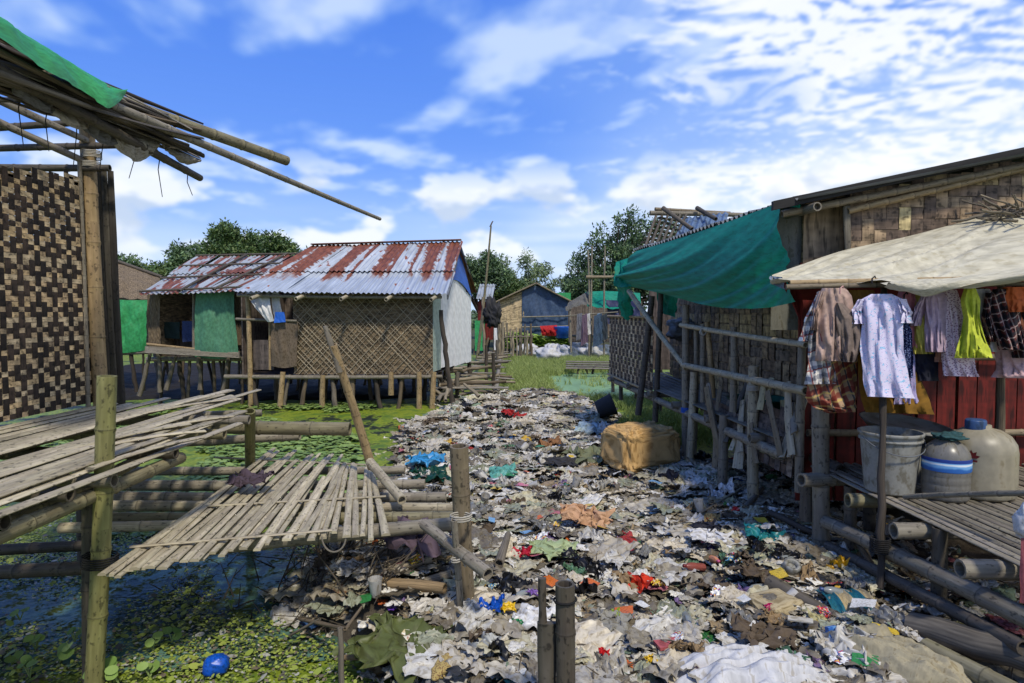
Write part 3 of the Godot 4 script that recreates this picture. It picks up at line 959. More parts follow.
# ---------- huts ----------
func wall(called: String, a: Vector3, b: Vector3, y0: float, y1: float, th: float, m: Material, parent: Node3D) -> MeshInstance3D:
	var mb := MB.new()
	var x := Vector3(b.x - a.x, 0, b.z - a.z) * 0.5
	var n := Vector3(-x.z, 0, x.x).normalized() * th * 0.5
	mb.box(Vector3((a.x + b.x) * 0.5, (y0 + y1) * 0.5, (a.z + b.z) * 0.5), x, Vector3(0, (y1 - y0) * 0.5, 0), -n)
	return put(called, mb.mesh(), m, parent)
func board(called: String, o: Vector3, x: Vector3, y: Vector3, z: Vector3, m: Material, parent: Node) -> MeshInstance3D:
	var mb := MB.new()
	mb.box(o, x, y, z)
	return put(called, mb.mesh(), m, parent)
func stilts(t: Node3D, a: Vector3, b: Vector3, depth: Vector3, n: int, rows: int, top: float, r: float, foot := -0.3) -> void:
	for j in rows:
		for k in n:
			var p := a.lerp(b, (k + rf(0.1, 0.9)) / n) + depth * (float(j) / maxf(rows - 1, 1))
			p.y = top
			var q := p + Vector3(rf(-0.22, 0.22), 0, rf(-0.15, 0.15))
			q.y = foot
			stick("stilt", q, p, r * rf(0.7, 1.2), ["grey", "brown", "dark"][rng.randi() % 3], t, 0.02)
func lash(parent: Node, p: Vector3, r: float, ax: Vector3, turns := 3, m: Material = null) -> void:
	# a few turns of string round a joint
	var mb := MB.new()
	var s := ax.cross(Vector3(0.3, 1, 0.5)).normalized()
	var u := ax.cross(s).normalized()
	var pts := []
	var rs := []
	for k in turns * 10 + 1:
		var a := TAU * k / 10.0
		pts.append(p + (s * cos(a) + u * sin(a)) * r * 1.12 + ax * (k / 10.0 - turns * 0.5) * 0.012)
		rs.append(0.005)
	var e: Vector3 = pts[-1]
	pts.append(e + Vector3(rf(-0.03, 0.03), -0.05, 0.02)); rs.append(0.004)
	mb.tube(pts, rs, 4, Color.WHITE, false)
	put("lashing", mb.mesh(), m if m else M.rope, parent)

func make_near_hut() -> void:
	var t := thing("woven_hut", "near hut on a platform with dark and pale diamond woven bamboo wall", "hut", Vector3(-3.6, 1.2, -4.9))
	var w := part("wall", t)
	var nu := 26
	var nv := 53
	var cu := 0.058
	var cv := 0.0385
	var O := Vector3(-3.58, 1.23, -3.95)
	var over := func(i: int, j: int) -> bool:
		for c in [Vector2(0, 0), Vector2(3, 4)]:
			var dx: float = absf(fposmod(i - c.x + 3.0, 6.0) - 3.0)
			var dy: float = absf(fposmod(j - c.y + 4.0, 8.0) - 4.0)
			if dx < 0.5 and dy < 0.6: return false
			if dx / 2.2 + dy / 3.1 <= 1.0: return true
		return false
	var dk := [M.dark_strip0, M.dark_strip1, M.dark_strip2]
	var pl := [M.pale_strip0, M.pale_strip1, M.pale_strip2, M.pale_strip3]
	weave(w, O, Vector3(0, 0, -cu), Vector3(0, cv, 0), nu, nv, over, dk, pl, func(i): return 0, func(i): return mini(nv, int((3.04 + (i * 0.058 - 0.53) * 0.14 - 1.23) / cv)) - (i * 7) % 3, 0.95, 0.8)
	# backing frame, corner post, dark flattened culm beside it
	culm("corner_post", Vector3(-3.53, 1.15, -5.47), Vector3(-3.57, 3.62, -5.45), 0.062, "tan", t, 0.06, 0.003)
	culm("edge_rail", Vector3(-3.57, 1.2, -5.36), Vector3(-3.58, 3.25, -5.36), 0.02, "grey", t)
	for k in 3:
		slat("edge_board", Vector3(-3.55 + k * 0.055, 1.1, -5.6 - k * 0.006), Vector3(-3.59 + k * 0.055, 3.22 + 0.04 * (k % 2), -5.6 - k * 0.006), 0.068, 0.012, Vector3(0, 0, 1), bcol("dark") * 0.75, t, 0.004)
	for y in [1.6, 2.3, 2.95]:
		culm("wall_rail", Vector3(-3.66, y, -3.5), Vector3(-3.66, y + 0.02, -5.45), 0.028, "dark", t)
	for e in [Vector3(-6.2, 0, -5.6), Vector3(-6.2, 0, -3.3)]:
		culm("post", e + Vector3(0, -0.3, 0), e + Vector3(0, 3.5, 0), 0.055, "grey", t)
	wall("back_wall", Vector3(-6.25, 0, -3.2), Vector3(-6.25, 0, -5.7), 1.2, 2.6, 0.03, M.mid_strip1, t)
	wall("end_wall", Vector3(-6.2, 0, -5.72), Vector3(-3.75, 0, -5.72), 1.2, 2.6, 0.03, M.mid_strip1, t)
	# beams and laths under the eave
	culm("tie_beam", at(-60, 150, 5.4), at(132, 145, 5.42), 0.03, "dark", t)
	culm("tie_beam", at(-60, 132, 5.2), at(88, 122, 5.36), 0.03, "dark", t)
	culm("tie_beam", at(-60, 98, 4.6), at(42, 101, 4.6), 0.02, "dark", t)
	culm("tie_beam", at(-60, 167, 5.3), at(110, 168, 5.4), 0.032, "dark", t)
	slat("rafter", at(-50, 79, 4.4), at(86, 141, 5.4), 0.075, 0.03, Vector3(0.3, 0.4, 1), bcol("grey"), t)
	slat("rafter", at(-50, 101, 4.4), at(82, 161, 5.4), 0.075, 0.03, Vector3(0.3, 0.4, 1), bcol("grey"), t)
	# the ragged eave: reeds, split culms and rags bundled along the roof edge
	var ev := part("eave_thatch", t)
	for k in 92:
		var a := at(-90 + rf(-20, 20), lerpf(-4, 62, rng.randf()), 3.0 + rf(-0.05, 0.35))
		var e := rng.randf()
		var len_px := rf(95, 205)
		var b := at(len_px, lerpf(100, 168, clampf(e, 0, 1)) * 0.55 + (58 + len_px * 0.44) * 0.45, 5.2 + rf(-0.3, 0.25) + (len_px - 150) * 0.004)
		var c: Color = [bcol("dark"), bcol("grey"), bcol("grey"), bcol("brown"), bcol("pale") * 0.9][rng.randi() % 5]
		var mb := MB.new()
		if k % 3 == 0:
			slat_into(mb, a, b, rf(0.03, 0.07), 0.012, Vector3(rf(0.2, 1), 1, 0.3), c, rf(-0.08, 0.08))
			put("split_culm", mb.mesh(), M.bamboo, ev)
		else:
			var m1 := a.lerp(b, 0.5) + Vector3(rf(-0.04, 0.04), rf(-0.08, 0.03), 0)
			mb.tube([a, m1, b], [rf(0.012, 0.03), rf(0.012, 0.026), rf(0.006, 0.016)], 6, c, false)
			put("reed", mb.mesh(), M.wood, ev)
	# grey rags hanging along the bundle
	for k in 4:
		var u := k / 5.0
		var a := at(lerpf(10, 165, u), lerpf(68, 150, u), lerpf(3.6, 5.1, u))
		var b := at(lerpf(70, 215, u), lerpf(98, 170, u), lerpf(4.2, 5.5, u))
		put("rag", cloth([a, a.lerp(b, 0.5), b], [a + Vector3(0, -0.13, 0), a.lerp(b, 0.5) + Vector3(0.02, -0.17 - 0.02 * k, 0), b + Vector3(0, -0.07, 0)], 24, 8, Vector3(0.03, 0, 0.03), 0.06, 7.0, 90 + k).mesh(), M.rag_pale if k % 2 else M.rag_grey, ev)
	var rag := cloth([at(160, 141, 5.1), at(184, 152, 5.3), at(202, 160, 5.5)], [at(163, 147, 5.1), at(184, 164, 5.3), at(200, 162, 5.5)], 20, 8, Vector3(0.02, -0.02, 0.05), 0.05, 5.0, 12)
	put("hanging_rag", rag.mesh(), M.rag_pale, ev)
	for k in 7:
		var a := at(rf(0, 190), 0, 4.5)
		a = at(20 + 28 * k, 92 + 13 * k, 3.9 + 0.26 * k)
		var mb := MB.new()
		mb.tube([a, a + Vector3(rf(-0.03, 0.03), -0.1, 0), a + Vector3(rf(-0.05, 0.05), -0.2 - rf(0, 0.15), 0)], [0.005, 0.004, 0.003], 4, bcol("dark"), false)
		put("string", mb.mesh(), M.wood, ev)
	culm("eave_pole", at(66, 82, 4.55), at(287, 161, 6.2), 0.047, "olive", t, 0.045, 0.002)
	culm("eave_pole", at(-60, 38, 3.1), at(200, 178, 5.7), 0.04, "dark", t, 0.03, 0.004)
	culm("eave_pole", at(20, 66, 3.7), at(380, 219, 8.3), 0.036, "grey", t, 0.022, 0.004)
	put("roof_tarp", cloth([at(-70, -22, 2.9), at(0, 20, 3.4), at(60, 56, 3.9), at(122, 94, 4.4)], [at(-70, 2, 2.7), at(0, 38, 3.2), at(50, 72, 3.6), at(84, 92, 3.95), at(108, 108, 4.1), at(124, 97, 4.35)], 40, 10, Vector3(0.02, 0.03, 0), 0.03, 6.0, 4).mesh(), M.tarp_bright, t)
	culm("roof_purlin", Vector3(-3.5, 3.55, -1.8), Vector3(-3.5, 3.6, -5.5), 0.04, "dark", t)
	lash(t, at(92, 155, 5.42), 0.062, Vector3.UP, 5)
	lash(t, at(91, 165, 5.42), 0.062, Vector3.UP, 4)

func make_walkway() -> void:
	var t := thing("bamboo_walkway", "near walkway of long weathered bamboo slats before the diamond woven wall", "walkway", Vector3(-2.9, 0, -3.8))
	var n := 30
	for k in n:
		var u := float(k) / (n - 1)
		var x := lerpf(-3.56, -2.13, u) + rf(-0.02, 0.02)
		var za := rf(-1.2, -1.5)
		var zb := -5.0 - rf(0, 1.4) if u > 0.3 else -5.35 - rf(0, 0.2)
		if u > 0.75: zb = -4.3 - rf(0, 0.8)
		var sk := rf(-0.06, 0.10) + (0.22 if k % 6 == 5 else 0.0)
		slat("slat", Vector3(x, 1.195 + rf(-0.006, 0.018), za), Vector3(x + sk, 1.20 + rf(-0.006, 0.02), zb), rf(0.066, 0.095), 0.015, Vector3.UP, bcol("pale") * rf(0.7, 1.15), t, rf(-0.012, 0.012))
	# a few loose slats that fan out past the end
	for q in [[115, 420, 235, 399, 5.2], [130, 436, 232, 417, 4.7], [110, 446, 205, 432, 4.3], [60, 452, 190, 425, 4.6], [90, 470, 200, 438, 4.0]]:
		slat("slat", on(q[0], q[1], 1.215), on(q[2], q[3], 1.225), 0.06, 0.014, Vector3.UP, bcol("pale"), t, 0.015)
	for z in [-2.6, -3.0, -3.25, -3.9, -4.5, -5.1]:
		culm("joist", Vector3(-3.75, 1.135, z + rf(-0.05, 0.05)), Vector3(-2.08 + rf(-0.06, 0.05), 1.135, z), 0.042, ["olive", "grey", "dark"][rng.randi() % 3], t)
	culm("bearer", Vector3(-2.22, 1.05, -1.6), Vector3(-2.14, 1.06, -4.1), 0.042, "olive", t)
	culm("bearer", Vector3(-2.95, 1.05, -1.6), Vector3(-2.9, 1.05, -5.9), 0.045, "dark", t)
	culm("bearer", on(-40, 545, 0.98), on(135, 462, 1.03), 0.042, "olive", t)
	culm("post", on(88, 694, 0.0) + Vector3(0, -0.3, 0), at(107, 376, 3.28), 0.046, "green", t, 0.047, 0.006)
	culm("post", on(80, 698, 0.0) + Vector3(-0.02, -0.3, -0.12), at(92, 500, 3.4), 0.05, "dark", t, 0.05, 0.004)
	culm("post", Vector3(-3.4, -0.3, -3.3), Vector3(-3.4, 1.1, -3.3), 0.05, "dark", t)
	culm("post", Vector3(-3.4, -0.3, -5.0), Vector3(-3.4, 1.1, -5.0), 0.05, "dark", t)
	culm("post", on(248, 470, 0.5) + Vector3(0, -0.8, 0), at(250, 411, 5.2), 0.042, "green", t, 0.043)
	lash(t, at(100, 560, 3.3), 0.075, Vector3(0.1, 1, 0).normalized(), 5, M.twine_dark)
	culm("brace", at(-40, 575, 3.9), at(86, 568, 3.7), 0.045, "dark", t)
	culm("brace", at(-40, 552, 4.3), at(100, 545, 4.3), 0.04, "dark", t)

func make_mat() -> void:
	var t := thing("bamboo_landing", "sagging landing of fanned loose bamboo slats on round bamboo bearers", "landing", Vector3(-1.6, 0, -4.4))
	var near := [Vector2(100, 580), Vector2(150, 569), Vector2(200, 559), Vector2(250, 549), Vector2(291, 542), Vector2(329, 536), Vector2(384, 538)]
	var far_ := [Vector2(267, 451), Vector2(281, 455), Vector2(300, 456), Vector2(320, 457), Vector2(341, 458), Vector2(345, 466), Vector2(374, 468)]
	var n := 36
	for k in n:
		var u := float(k) / (n - 1)
		var f := u * 6.0
		var i := mini(int(f), 5)
		var a: Vector2 = near[i].lerp(near[i + 1], f - i) + Vector2(rf(-4, 4), rf(-5, 3))
		var b: Vector2 = far_[i].lerp(far_[i + 1], f - i) + Vector2(rf(-5, 5), rf(-5, 7))
		if k % 5 == 2 and u < 0.7: b = b.lerp(a, rf(0.1, 0.3))
		var y := 0.66 + rf(-0.008, 0.022)
		slat("slat", on(a.x, a.y, y), on(b.x, b.y, y + 0.02), rf(0.035, 0.055), 0.016, Vector3.UP, bcol("pale") * rf(0.8, 1.2), t, rf(-0.015, 0.015))
	for q in [[205, 507, 386, 497], [130, 548, 332, 531], [215, 458, 378, 466]]:
		slat("cross_strip", on(q[0], q[1], 0.688), on(q[2], q[3], 0.69), 0.03, 0.012, Vector3.UP, bcol("pale"), t)
	# round bearers that run from under the walkway to the trash
	for q in [[100, 471, 405, 470, 0.040], [110, 485, 425, 484, 0.045], [105, 497, 446, 497, 0.045], [112, 506, 458, 508, 0.040], [108, 519, 470, 517, 0.045], [190, 549, 466, 523, 0.05], [60, 528, 330, 520, 0.035]]:
		var a := on(q[0], q[1], 0.60)
		var b := on(q[2], q[3], 0.60)
		culm("bearer", a, b, q[4], ["olive", "grey", "pale"][rng.randi() % 3], t)
	culm("bearer", at(150, 425, 5.5), at(350, 429, 5.4), 0.06, "olive", t, 0.058)
	culm("bearer", at(112, 446, 5.8), at(300, 436, 5.8), 0.045, "grey", t)
	culm("bearer", at(190, 416, 6.1), at(262, 413, 6.3), 0.04, "grey", t)
	# end post with its thin mate and the sloping brace
	culm("end_post", on(468, 634, 0.0) + Vector3(0.02, -0.3, 0), at(459, 446, 3.72), 0.052, "brown", t, 0.056, 0.004)
	culm("thin_post", on(463, 640, 0.0) + Vector3(0, -0.1, 0.05), at(454, 520, 3.6), 0.022, "grey", t)
	culm("brace", at(424, 524, 3.95), at(488, 574, 3.4), 0.034, "grey", t, 0.036, 0.001)
	lash(t, at(461, 517, 3.66), 0.056, Vector3.UP, 3)
	lash(t, at(456, 560, 3.58), 0.025, Vector3.UP, 2)
	culm("short_culm", at(370, 462, 5.0), at(402, 500, 4.35), 0.036, "pale", t, 0.034, 0.001)
	# string ends under the edge
	var mb := MB.new()
	var pts := []
	var rs := []
	for k in 13:
		var a := PI * k / 12.0
		pts.append(at(322 + 24 * (1 - cos(a)) * 0.5, 537 + 15 * sin(a), 3.72)); rs.append(0.006)
	mb.tube(pts, rs, 5, Color(0.5, 0.47, 0.4), false)
	put("string", mb.mesh(), M.wood, t)
	# the leaning mooring pole, split at the tip, and a rotten stump
	var p := thing("leaning_pole", "tall pale bamboo pole leaning over the slatted landing, split at its tip", "pole", on(371, 466, 0.5))
	culm("culm", at(372, 468, 5.1), at(333, 345, 4.75), 0.036, "tan", p, 0.03)
	slat("split_tip", at(340, 372, 4.8), at(325, 326, 4.7), 0.045, 0.015, Vector3(0, 0, 1), bcol("grey"), p)
	p = thing("split_post", "short split dark bamboo post with two broken stubs standing in trash", "post", on(555, 690, 0.15))
	culm("culm", at(566, 730, 2.62), at(565, 584, 2.62), 0.042, "dark", p, 0.042, 0.002)
	slat("broken_half", at(547, 735, 2.66), at(547, 621, 2.66), 0.095, 0.03, Vector3(0, 0, 1), bcol("dark"), p)
	slat("broken_stub", at(543, 640, 2.66), at(542, 577, 2.66), 0.04, 0.025, Vector3(0, 0, 1), bcol("dark"), p)
	lash(p, at(565, 600, 2.62), 0.043, Vector3.UP, 1, M.twine_dark)

func make_left_huts() -> void:
	# the big hut with lattice wall and rusty iron roof
	var t := thing("rusty_roof_hut", "stilt hut with latticed bamboo wall, white side boards and big rusty iron roof", "hut", Vector3(-3.5, 0, -14.5))
	var z := 13.3
	var fl := at(240, 372, z)
	var fr := at(433, 373, z)
	var y0 := 0.70
	var y1 := 2.40
	var br := at(471, 347, 17.0)
	br.y = y0
	fl.y = y0; fr.y = y0
	var bl := fl + (br - fr)
	var lat := at(294, 372, z); lat.y = y0
	# lattice wall: mottled backing and crossing strips
	var w := part("lattice_wall", t)
	wall("backing", lat + Vector3(0, 0, -0.03), fr + Vector3(0, 0, -0.03), y0, y1, 0.03, M.back_weave, w)
	var wid := fr.x - lat.x
	var ht := y1 - y0
	for s in [1.0, -1.0]:
		for k in range(-13, 27):
			var x0 := k * 0.12 + rf(-0.03, 0.03)
			var ax := x0
			var ay := 0.0
			var bx: float = x0 + s * (ht * 0.95 + rf(-0.06, 0.06))
			var by := ht
			if s < 0: ax = x0 + ht * 0.95; bx = x0
			# clip to the panel
			var sl: float = (by - ay) / (bx - ax)
			var lo := maxf(0.0, minf(ax, bx)); var hi := minf(wid, maxf(ax, bx))
			if hi - lo < 0.1: continue
			var a := lat + Vector3(lo, ay + (lo - ax) * sl, 0.006 if s > 0 else 0.016)
			var b := lat + Vector3(hi, ay + (hi - ax) * sl, 0.006 if s > 0 else 0.016)
			if rng.randf() < 0.12: b = b.lerp(a, rf(0.2, 0.5))
			slat("lattice_strip", a, b, rf(0.010, 0.018), 0.006, Vector3(0, 0, 1), Color(0.50, 0.44, 0.34) * rf(0.5, 1.15), w)
	wall("back_wall", bl, br, y0, y1, 0.03, M.mid_strip1, t)
	wall("side_wall", fl + Vector3(0.02, 0, -0.1), bl, y0, y1, 0.03, M.mid_strip1, t)
	# white boards of the gable side
	for k in 6:
		var a := fr.lerp(br, k / 6.0 + 0.004)
		var b := fr.lerp(br, (k + 1) / 6.0 - 0.004)
		var up: float = minf(y1 + (at(458, 243, 15.1).y - y1) * (1.0 - absf((k + 0.5) / 3.0 - 1.0)) - 0.1, y1 + 0.42)
		wall("white_board", a, b, y0 + 0.02 + rf(-0.04, 0.06), up, 0.02, M.green_board if k == 0 else M.white_board, t)
	# blue sheet in the gable
	var apex := at(458, 243, 15.1)
	var fe := fr.lerp(br, 0.0); fe.y = y1
	var be := br; be.y = y1
	var gm := fr.lerp(br, 0.5); gm.y = apex.y - 0.06
	put("gable_sheet", cloth([fe + Vector3(0.03, 0.0, -0.05), gm + Vector3(0.03, 0, 0), be + Vector3(0.03, 0, 0)], [fe + Vector3(0.04, -0.02, -0.05), fe.lerp(be, 0.5) + Vector3(0.04, 0.36, 0), be + Vector3(0.04, -0.02, 0)], 16, 8, Vector3.ZERO, 0.04, 4.0, 6).mesh(), M.tarp_blue, t)
	# roof sheets in two courses, front and back
	var el := at(234, 292, 12.85)
	var er := at(446, 294, 12.85)
	var rl := at(312, 247, 15.2)
	var rr := at(459, 242.5, 15.05)
	var n := 9
	for k in n:
		var u0 := float(k) / n
		var u1 := float(k + 1) / n + 0.008
		for c in 2:
			var v0: float = [0.0, 0.38][c]
			var v1: float = [0.42, 1.0][c]
			var o := el.lerp(er, u0).lerp(rl.lerp(rr, u0), v0) + Vector3(0, 0.03 * c + 0.004 * (k % 2) + rf(-0.008, 0.008), 0)
			var a := (el.lerp(er, u1).lerp(rl.lerp(rr, u1), v0)) - el.lerp(er, u0).lerp(rl.lerp(rr, u0), v0)
			var b := (el.lerp(er, u0).lerp(rl.lerp(rr, u0), v1)) - el.lerp(er, u0).lerp(rl.lerp(rr, u0), v0)
			sheet("roof_sheet", o, a * 1.02, b, 0.105, 0.017, Vector2(u0, v0), Vector2(u1, v1), M.roof, t)
		var bo := rl.lerp(rr, u0) + Vector3(0, 0.01, 0)
		sheet("roof_sheet", bo, rl.lerp(rr, u1) - rl.lerp(rr, u0), Vector3(0.25, -1.1, -2.5), 0.105, 0.017, Vector2(u0, 0.1), Vector2(u1, 0.9), M.roof, t)
	slat("ridge_cap", rl + Vector3(0, 0.05, 0), rr + Vector3(0.05, 0.05, 0), 0.22, 0.03, Vector3.UP, Color(0.20, 0.085, 0.05), t)
	board("barge_board", (er + rr) * 0.5 + Vector3(0.03, -0.06, 0), (rr - er) * 0.5, Vector3(0, 0.05, 0.02), Vector3(0.015, 0, 0), M.iron, t)
	for k in 5:
		var p := at(262 + 44 * k, 296 + k * 0.3, 13.0)
		culm("rafter_end", p + Vector3(-0.1, -0.06, 0.32), p + Vector3(0.1, 0.16, -0.5), 0.04, "pale", t)
	culm("eave_pole", el + Vector3(0, -0.06, -0.15), er + Vector3(-0.1, -0.06, -0.15), 0.035, "grey", t)
	# corner posts, door bay with torn white curtains, patched panel
	var bay := at(243, 0, z - 0.06)
	culm("bay_post", Vector3(bay.x, -0.3, bay.z), Vector3(bay.x - 0.02, y1, bay.z), 0.055, "tan", t)
	culm("bay_post", at(270, 365, z) + Vector3(0, -0.1, 0), at(270, 296, z), 0.03, "tan", t)
	wall("bay_back", at(243, 365, 15.2), at(296, 365, 15.2), y0, y1, 0.03, M.mid_strip1, t)
	wall("bay_panel", at(247, 0, z), at(268, 0, z), y0 + 0.1, 1.42, 0.03, M.mid_strip3, t)
	put("curtain", cloth([at(245, 290, 13.15), at(257, 291, 13.15), at(270, 291, 13.15)], [at(263, 316, 13.1), at(268, 322, 13.1), at(274, 321, 13.1)], 18, 12, Vector3(0, 0, 0.08), 0.1, 4.0, 21).mesh(), M.white_cloth, t)
	put("curtain", cloth([at(272, 292, 13.2), at(279, 292, 13.2)], [at(275, 323, 13.2), at(285, 322, 13.2)], 10, 8, Vector3(0, 0, 0.05), 0.06, 3.0, 23).mesh(), M.white_cloth, t)
	put("blue_rag", cloth([at(275, 312, 13.12), at(284, 312, 13.12)], [at(274, 323, 13.1), at(286, 322, 13.1)], 8, 6, Vector3.ZERO, 0.05, 3.0, 25).mesh(), M.tarp_blue, t)
	put("patch_panel", cloth([at(271, 321, 13.22), at(284, 322, 13.2), at(298, 321, 13.22)], [at(271, 366, 13.22), at(284, 368, 13.18), at(297, 366, 13.22)], 14, 12, Vector3.ZERO, 0.07, 4.0, 27).mesh(), M.sacking, t)
	culm("sill", at(236, 319, 13.2), at(297, 321, 13.2), 0.03, "grey", t)
	# floor edge and stilts
	for k in 3:
		var d := (br - fr) * (k / 2.0)
		culm("floor_beam", fl + d + Vector3(-0.3, -0.04, 0.05), fr + d + Vector3(0.2, -0.04, 0.05), 0.045, "grey", t)
	var fb := MB.new()
	fb.face([fl, bl, br, fr])
	put("floor", fb.mesh(), M.mid_strip3, t)
	stilts(t, fl, fr, br - fr, 9, 4, y0, 0.055)
	for q in [[323, 375, 322, 404], [391, 372, 391, 387], [419, 372, 419, 403], [434, 372, 432, 402], [283, 372, 280, 402]]:
		culm("front_stilt", at(q[2], q[3] + 8, z - 0.1), at(q[0], q[1], z - 0.1), 0.06, "tan", t)

	# the smaller hut joined to its left
	t = thing("small_rusty_hut", "small stilt hut with patched rusty roof and a faded green door curtain", "hut", Vector3(-7.0, 0, -15))
	z = 14.0
	y0 = 1.02; y1 = 2.42
	fl = at(148, 0, z); fr = at(241, 0, z)
	fl.y = y0; fr.y = y0
	var dp := Vector3(0.3, 0, -3.2)
	wall("back_wall", fl + dp, fr + dp, y0, y1, 0.03, M.mid_strip1, t)
	wall("side_wall", fl, fl + dp, y0, y1, 0.03, M.thatch, t)
	put("thatch_panel", cloth([at(147, 294, 14.02), at(160, 294, 13.98)], [at(149, 350, 14.0), at(161, 349, 14.0)], 10, 12, Vector3.ZERO, 0.08, 5.0, 31).mesh(), M.thatch, t)
	wall("panel", at(163, 0, 14.6), at(195, 0, 14.6), y0, 1.6, 0.03, M.mid_strip3, t)
	put("green_curtain", cloth([at(196, 293, 13.8), at(216, 293, 13.75), at(234, 292, 13.8)], [at(195, 357, 13.8), at(216, 359, 13.72), at(239, 357, 13.8)], 24, 20, Vector3(0, 0, 0.04), 0.10, 3.0, 33).mesh(), M.tarp_mint, t)
	put("thatch_panel", cloth([at(231, 294, 13.95), at(241, 294, 13.95)], [at(236, 345, 13.95), at(242, 345, 13.95)], 8, 12, Vector3.ZERO, 0.08, 5.0, 35).mesh(), M.thatch, t)
	put("blue_cloth", cloth([at(182, 321, 14.2), at(194, 321, 14.2)], [at(183, 342, 14.2), at(194, 341, 14.2)], 8, 8, Vector3.ZERO, 0.08, 4.0, 37).mesh(), dye("navy cloth", Color(0.22, 0.28, 0.45), 0.8), t)
	put("teal_cloth", cloth([at(164, 322, 14.25), at(180, 322, 14.25)], [at(164, 338, 14.25), at(180, 339, 14.25)], 8, 8, Vector3.ZERO, 0.06, 4.0, 38).mesh(), dye("dark teal cloth", Color(0.12, 0.2, 0.19), 0.8), t)
	culm("door_post", at(194, 358, 14.0), at(194, 292, 14.0), 0.035, "grey", t)
	culm("door_rail", at(147, 344, 13.9), at(196, 349, 13.9), 0.028, "tan", t)
	el = at(138, 295, 13.5); er = at(243, 291, 13.4); rl = at(196, 258, 16.0); rr = at(320, 256, 16.0)
	n = 5
	for k in n:
		var u0 := float(k) / n
		var u1 := float(k + 1) / n + 0.01
		for c in 2:
			var v0: float = [0.0, 0.48][c]
			var v1: float = [0.52, 1.0][c]
			var o := el.lerp(er, u0).lerp(rl.lerp(rr, u0), v0) + Vector3(0, 0.03 * c + rf(-0.01, 0.01), 0)
			sheet("roof_sheet", o, el.lerp(er, u1).lerp(rl.lerp(rr, u1), v0) - el.lerp(er, u0).lerp(rl.lerp(rr, u0), v0), el.lerp(er, u0).lerp(rl.lerp(rr, u0), v1) - el.lerp(er, u0).lerp(rl.lerp(rr, u0), v0), 0.105, 0.016, Vector2(u0 + 0.1 * c, 1.0 - v0), Vector2(u1 + 0.1 * c, 1.0 - v1), M.roof2, t)
		sheet("roof_sheet", rl.lerp(rr, u0) + Vector3(0, 0.01, 0), rl.lerp(rr, u1) - rl.lerp(rr, u0), Vector3(0, -1.0, -2.2), 0.105, 0.016, Vector2(u0, 0), Vector2(u1, 1), M.roof2, t)
	for v in [0.02, 0.35, 0.68, 1.0]:
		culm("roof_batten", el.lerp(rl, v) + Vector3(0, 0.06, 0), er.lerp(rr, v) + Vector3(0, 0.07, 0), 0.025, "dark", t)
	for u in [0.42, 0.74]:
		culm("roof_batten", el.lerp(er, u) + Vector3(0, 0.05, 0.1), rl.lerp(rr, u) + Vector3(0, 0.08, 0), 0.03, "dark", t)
	var fb2 := MB.new()
	fb2.face([fl, fl + dp, fr + dp, fr])
	put("floor", fb2.mesh(), M.mid_strip3, t)
	culm("floor_beam", fl + Vector3(-0.2, -0.05, 0.05), fr + Vector3(0.1, -0.05, 0.05), 0.05, "grey", t)
	for k in 6:
		slat("porch_plank", at(146, 347 + k * 1.2, 13.9 - k * 0.12), at(240, 352 + k * 1.2, 13.9 - k * 0.12), 0.11, 0.02, Vector3.UP, bcol("grey"), t)
	stilts(t, fl, fr, dp, 7, 3, y0, 0.05)
	for q in [[150, 352, 139, 390], [158, 354, 160, 386], [176, 356, 166, 384], [199, 357, 200, 384], [229, 357, 222, 388]]:
		stick("front_stilt", at(q[2], q[3] + 6, 13.7), at(q[0], q[1], 13.7), 0.05, "grey", t)

	# thatched hut at the far left with a bright green sheet
	t = thing("thatched_hut", "small grey thatched hut with a bright green plastic sheet wall", "hut", Vector3(-9.2, 0, -16.5))
	z = 15.6
	put("roof", cloth([at(90, 252, 18), at(122, 263, 18), at(160, 277, 18)], [at(100, 292, z), at(122, 298, z), at(160, 300, z)], 20, 14, Vector3(0, 0.05, 0), 0.12, 7.0, 41, 6.0).mesh(), M.thatch, t)
	culm("ridge_pole", at(90, 251, 17.9), at(162, 277, 17.8), 0.05, "dark", t)
	put("green_sheet", cloth([at(104, 298, z), at(124, 300, z - 0.1), at(148, 300, z)], [at(104, 352, z), at(124, 353, z - 0.1), at(147, 350, z)], 24, 16, Vector3(0, 0, 0.05), 0.16, 4.0, 43).mesh(), M.tarp_bright, t)
	wall("back_wall", at(80, 0, 18.4), at(160, 0, 18.4), 1.0, 2.4, 0.03, M.thatch, t)
	culm("floor_beam", at(95, 354, z), at(152, 352, z), 0.05, "grey", t)
	stilts(t, at(98, 355, z), at(150, 355, z), Vector3(0, 0, -2.2), 4, 2, 1.0, 0.05)
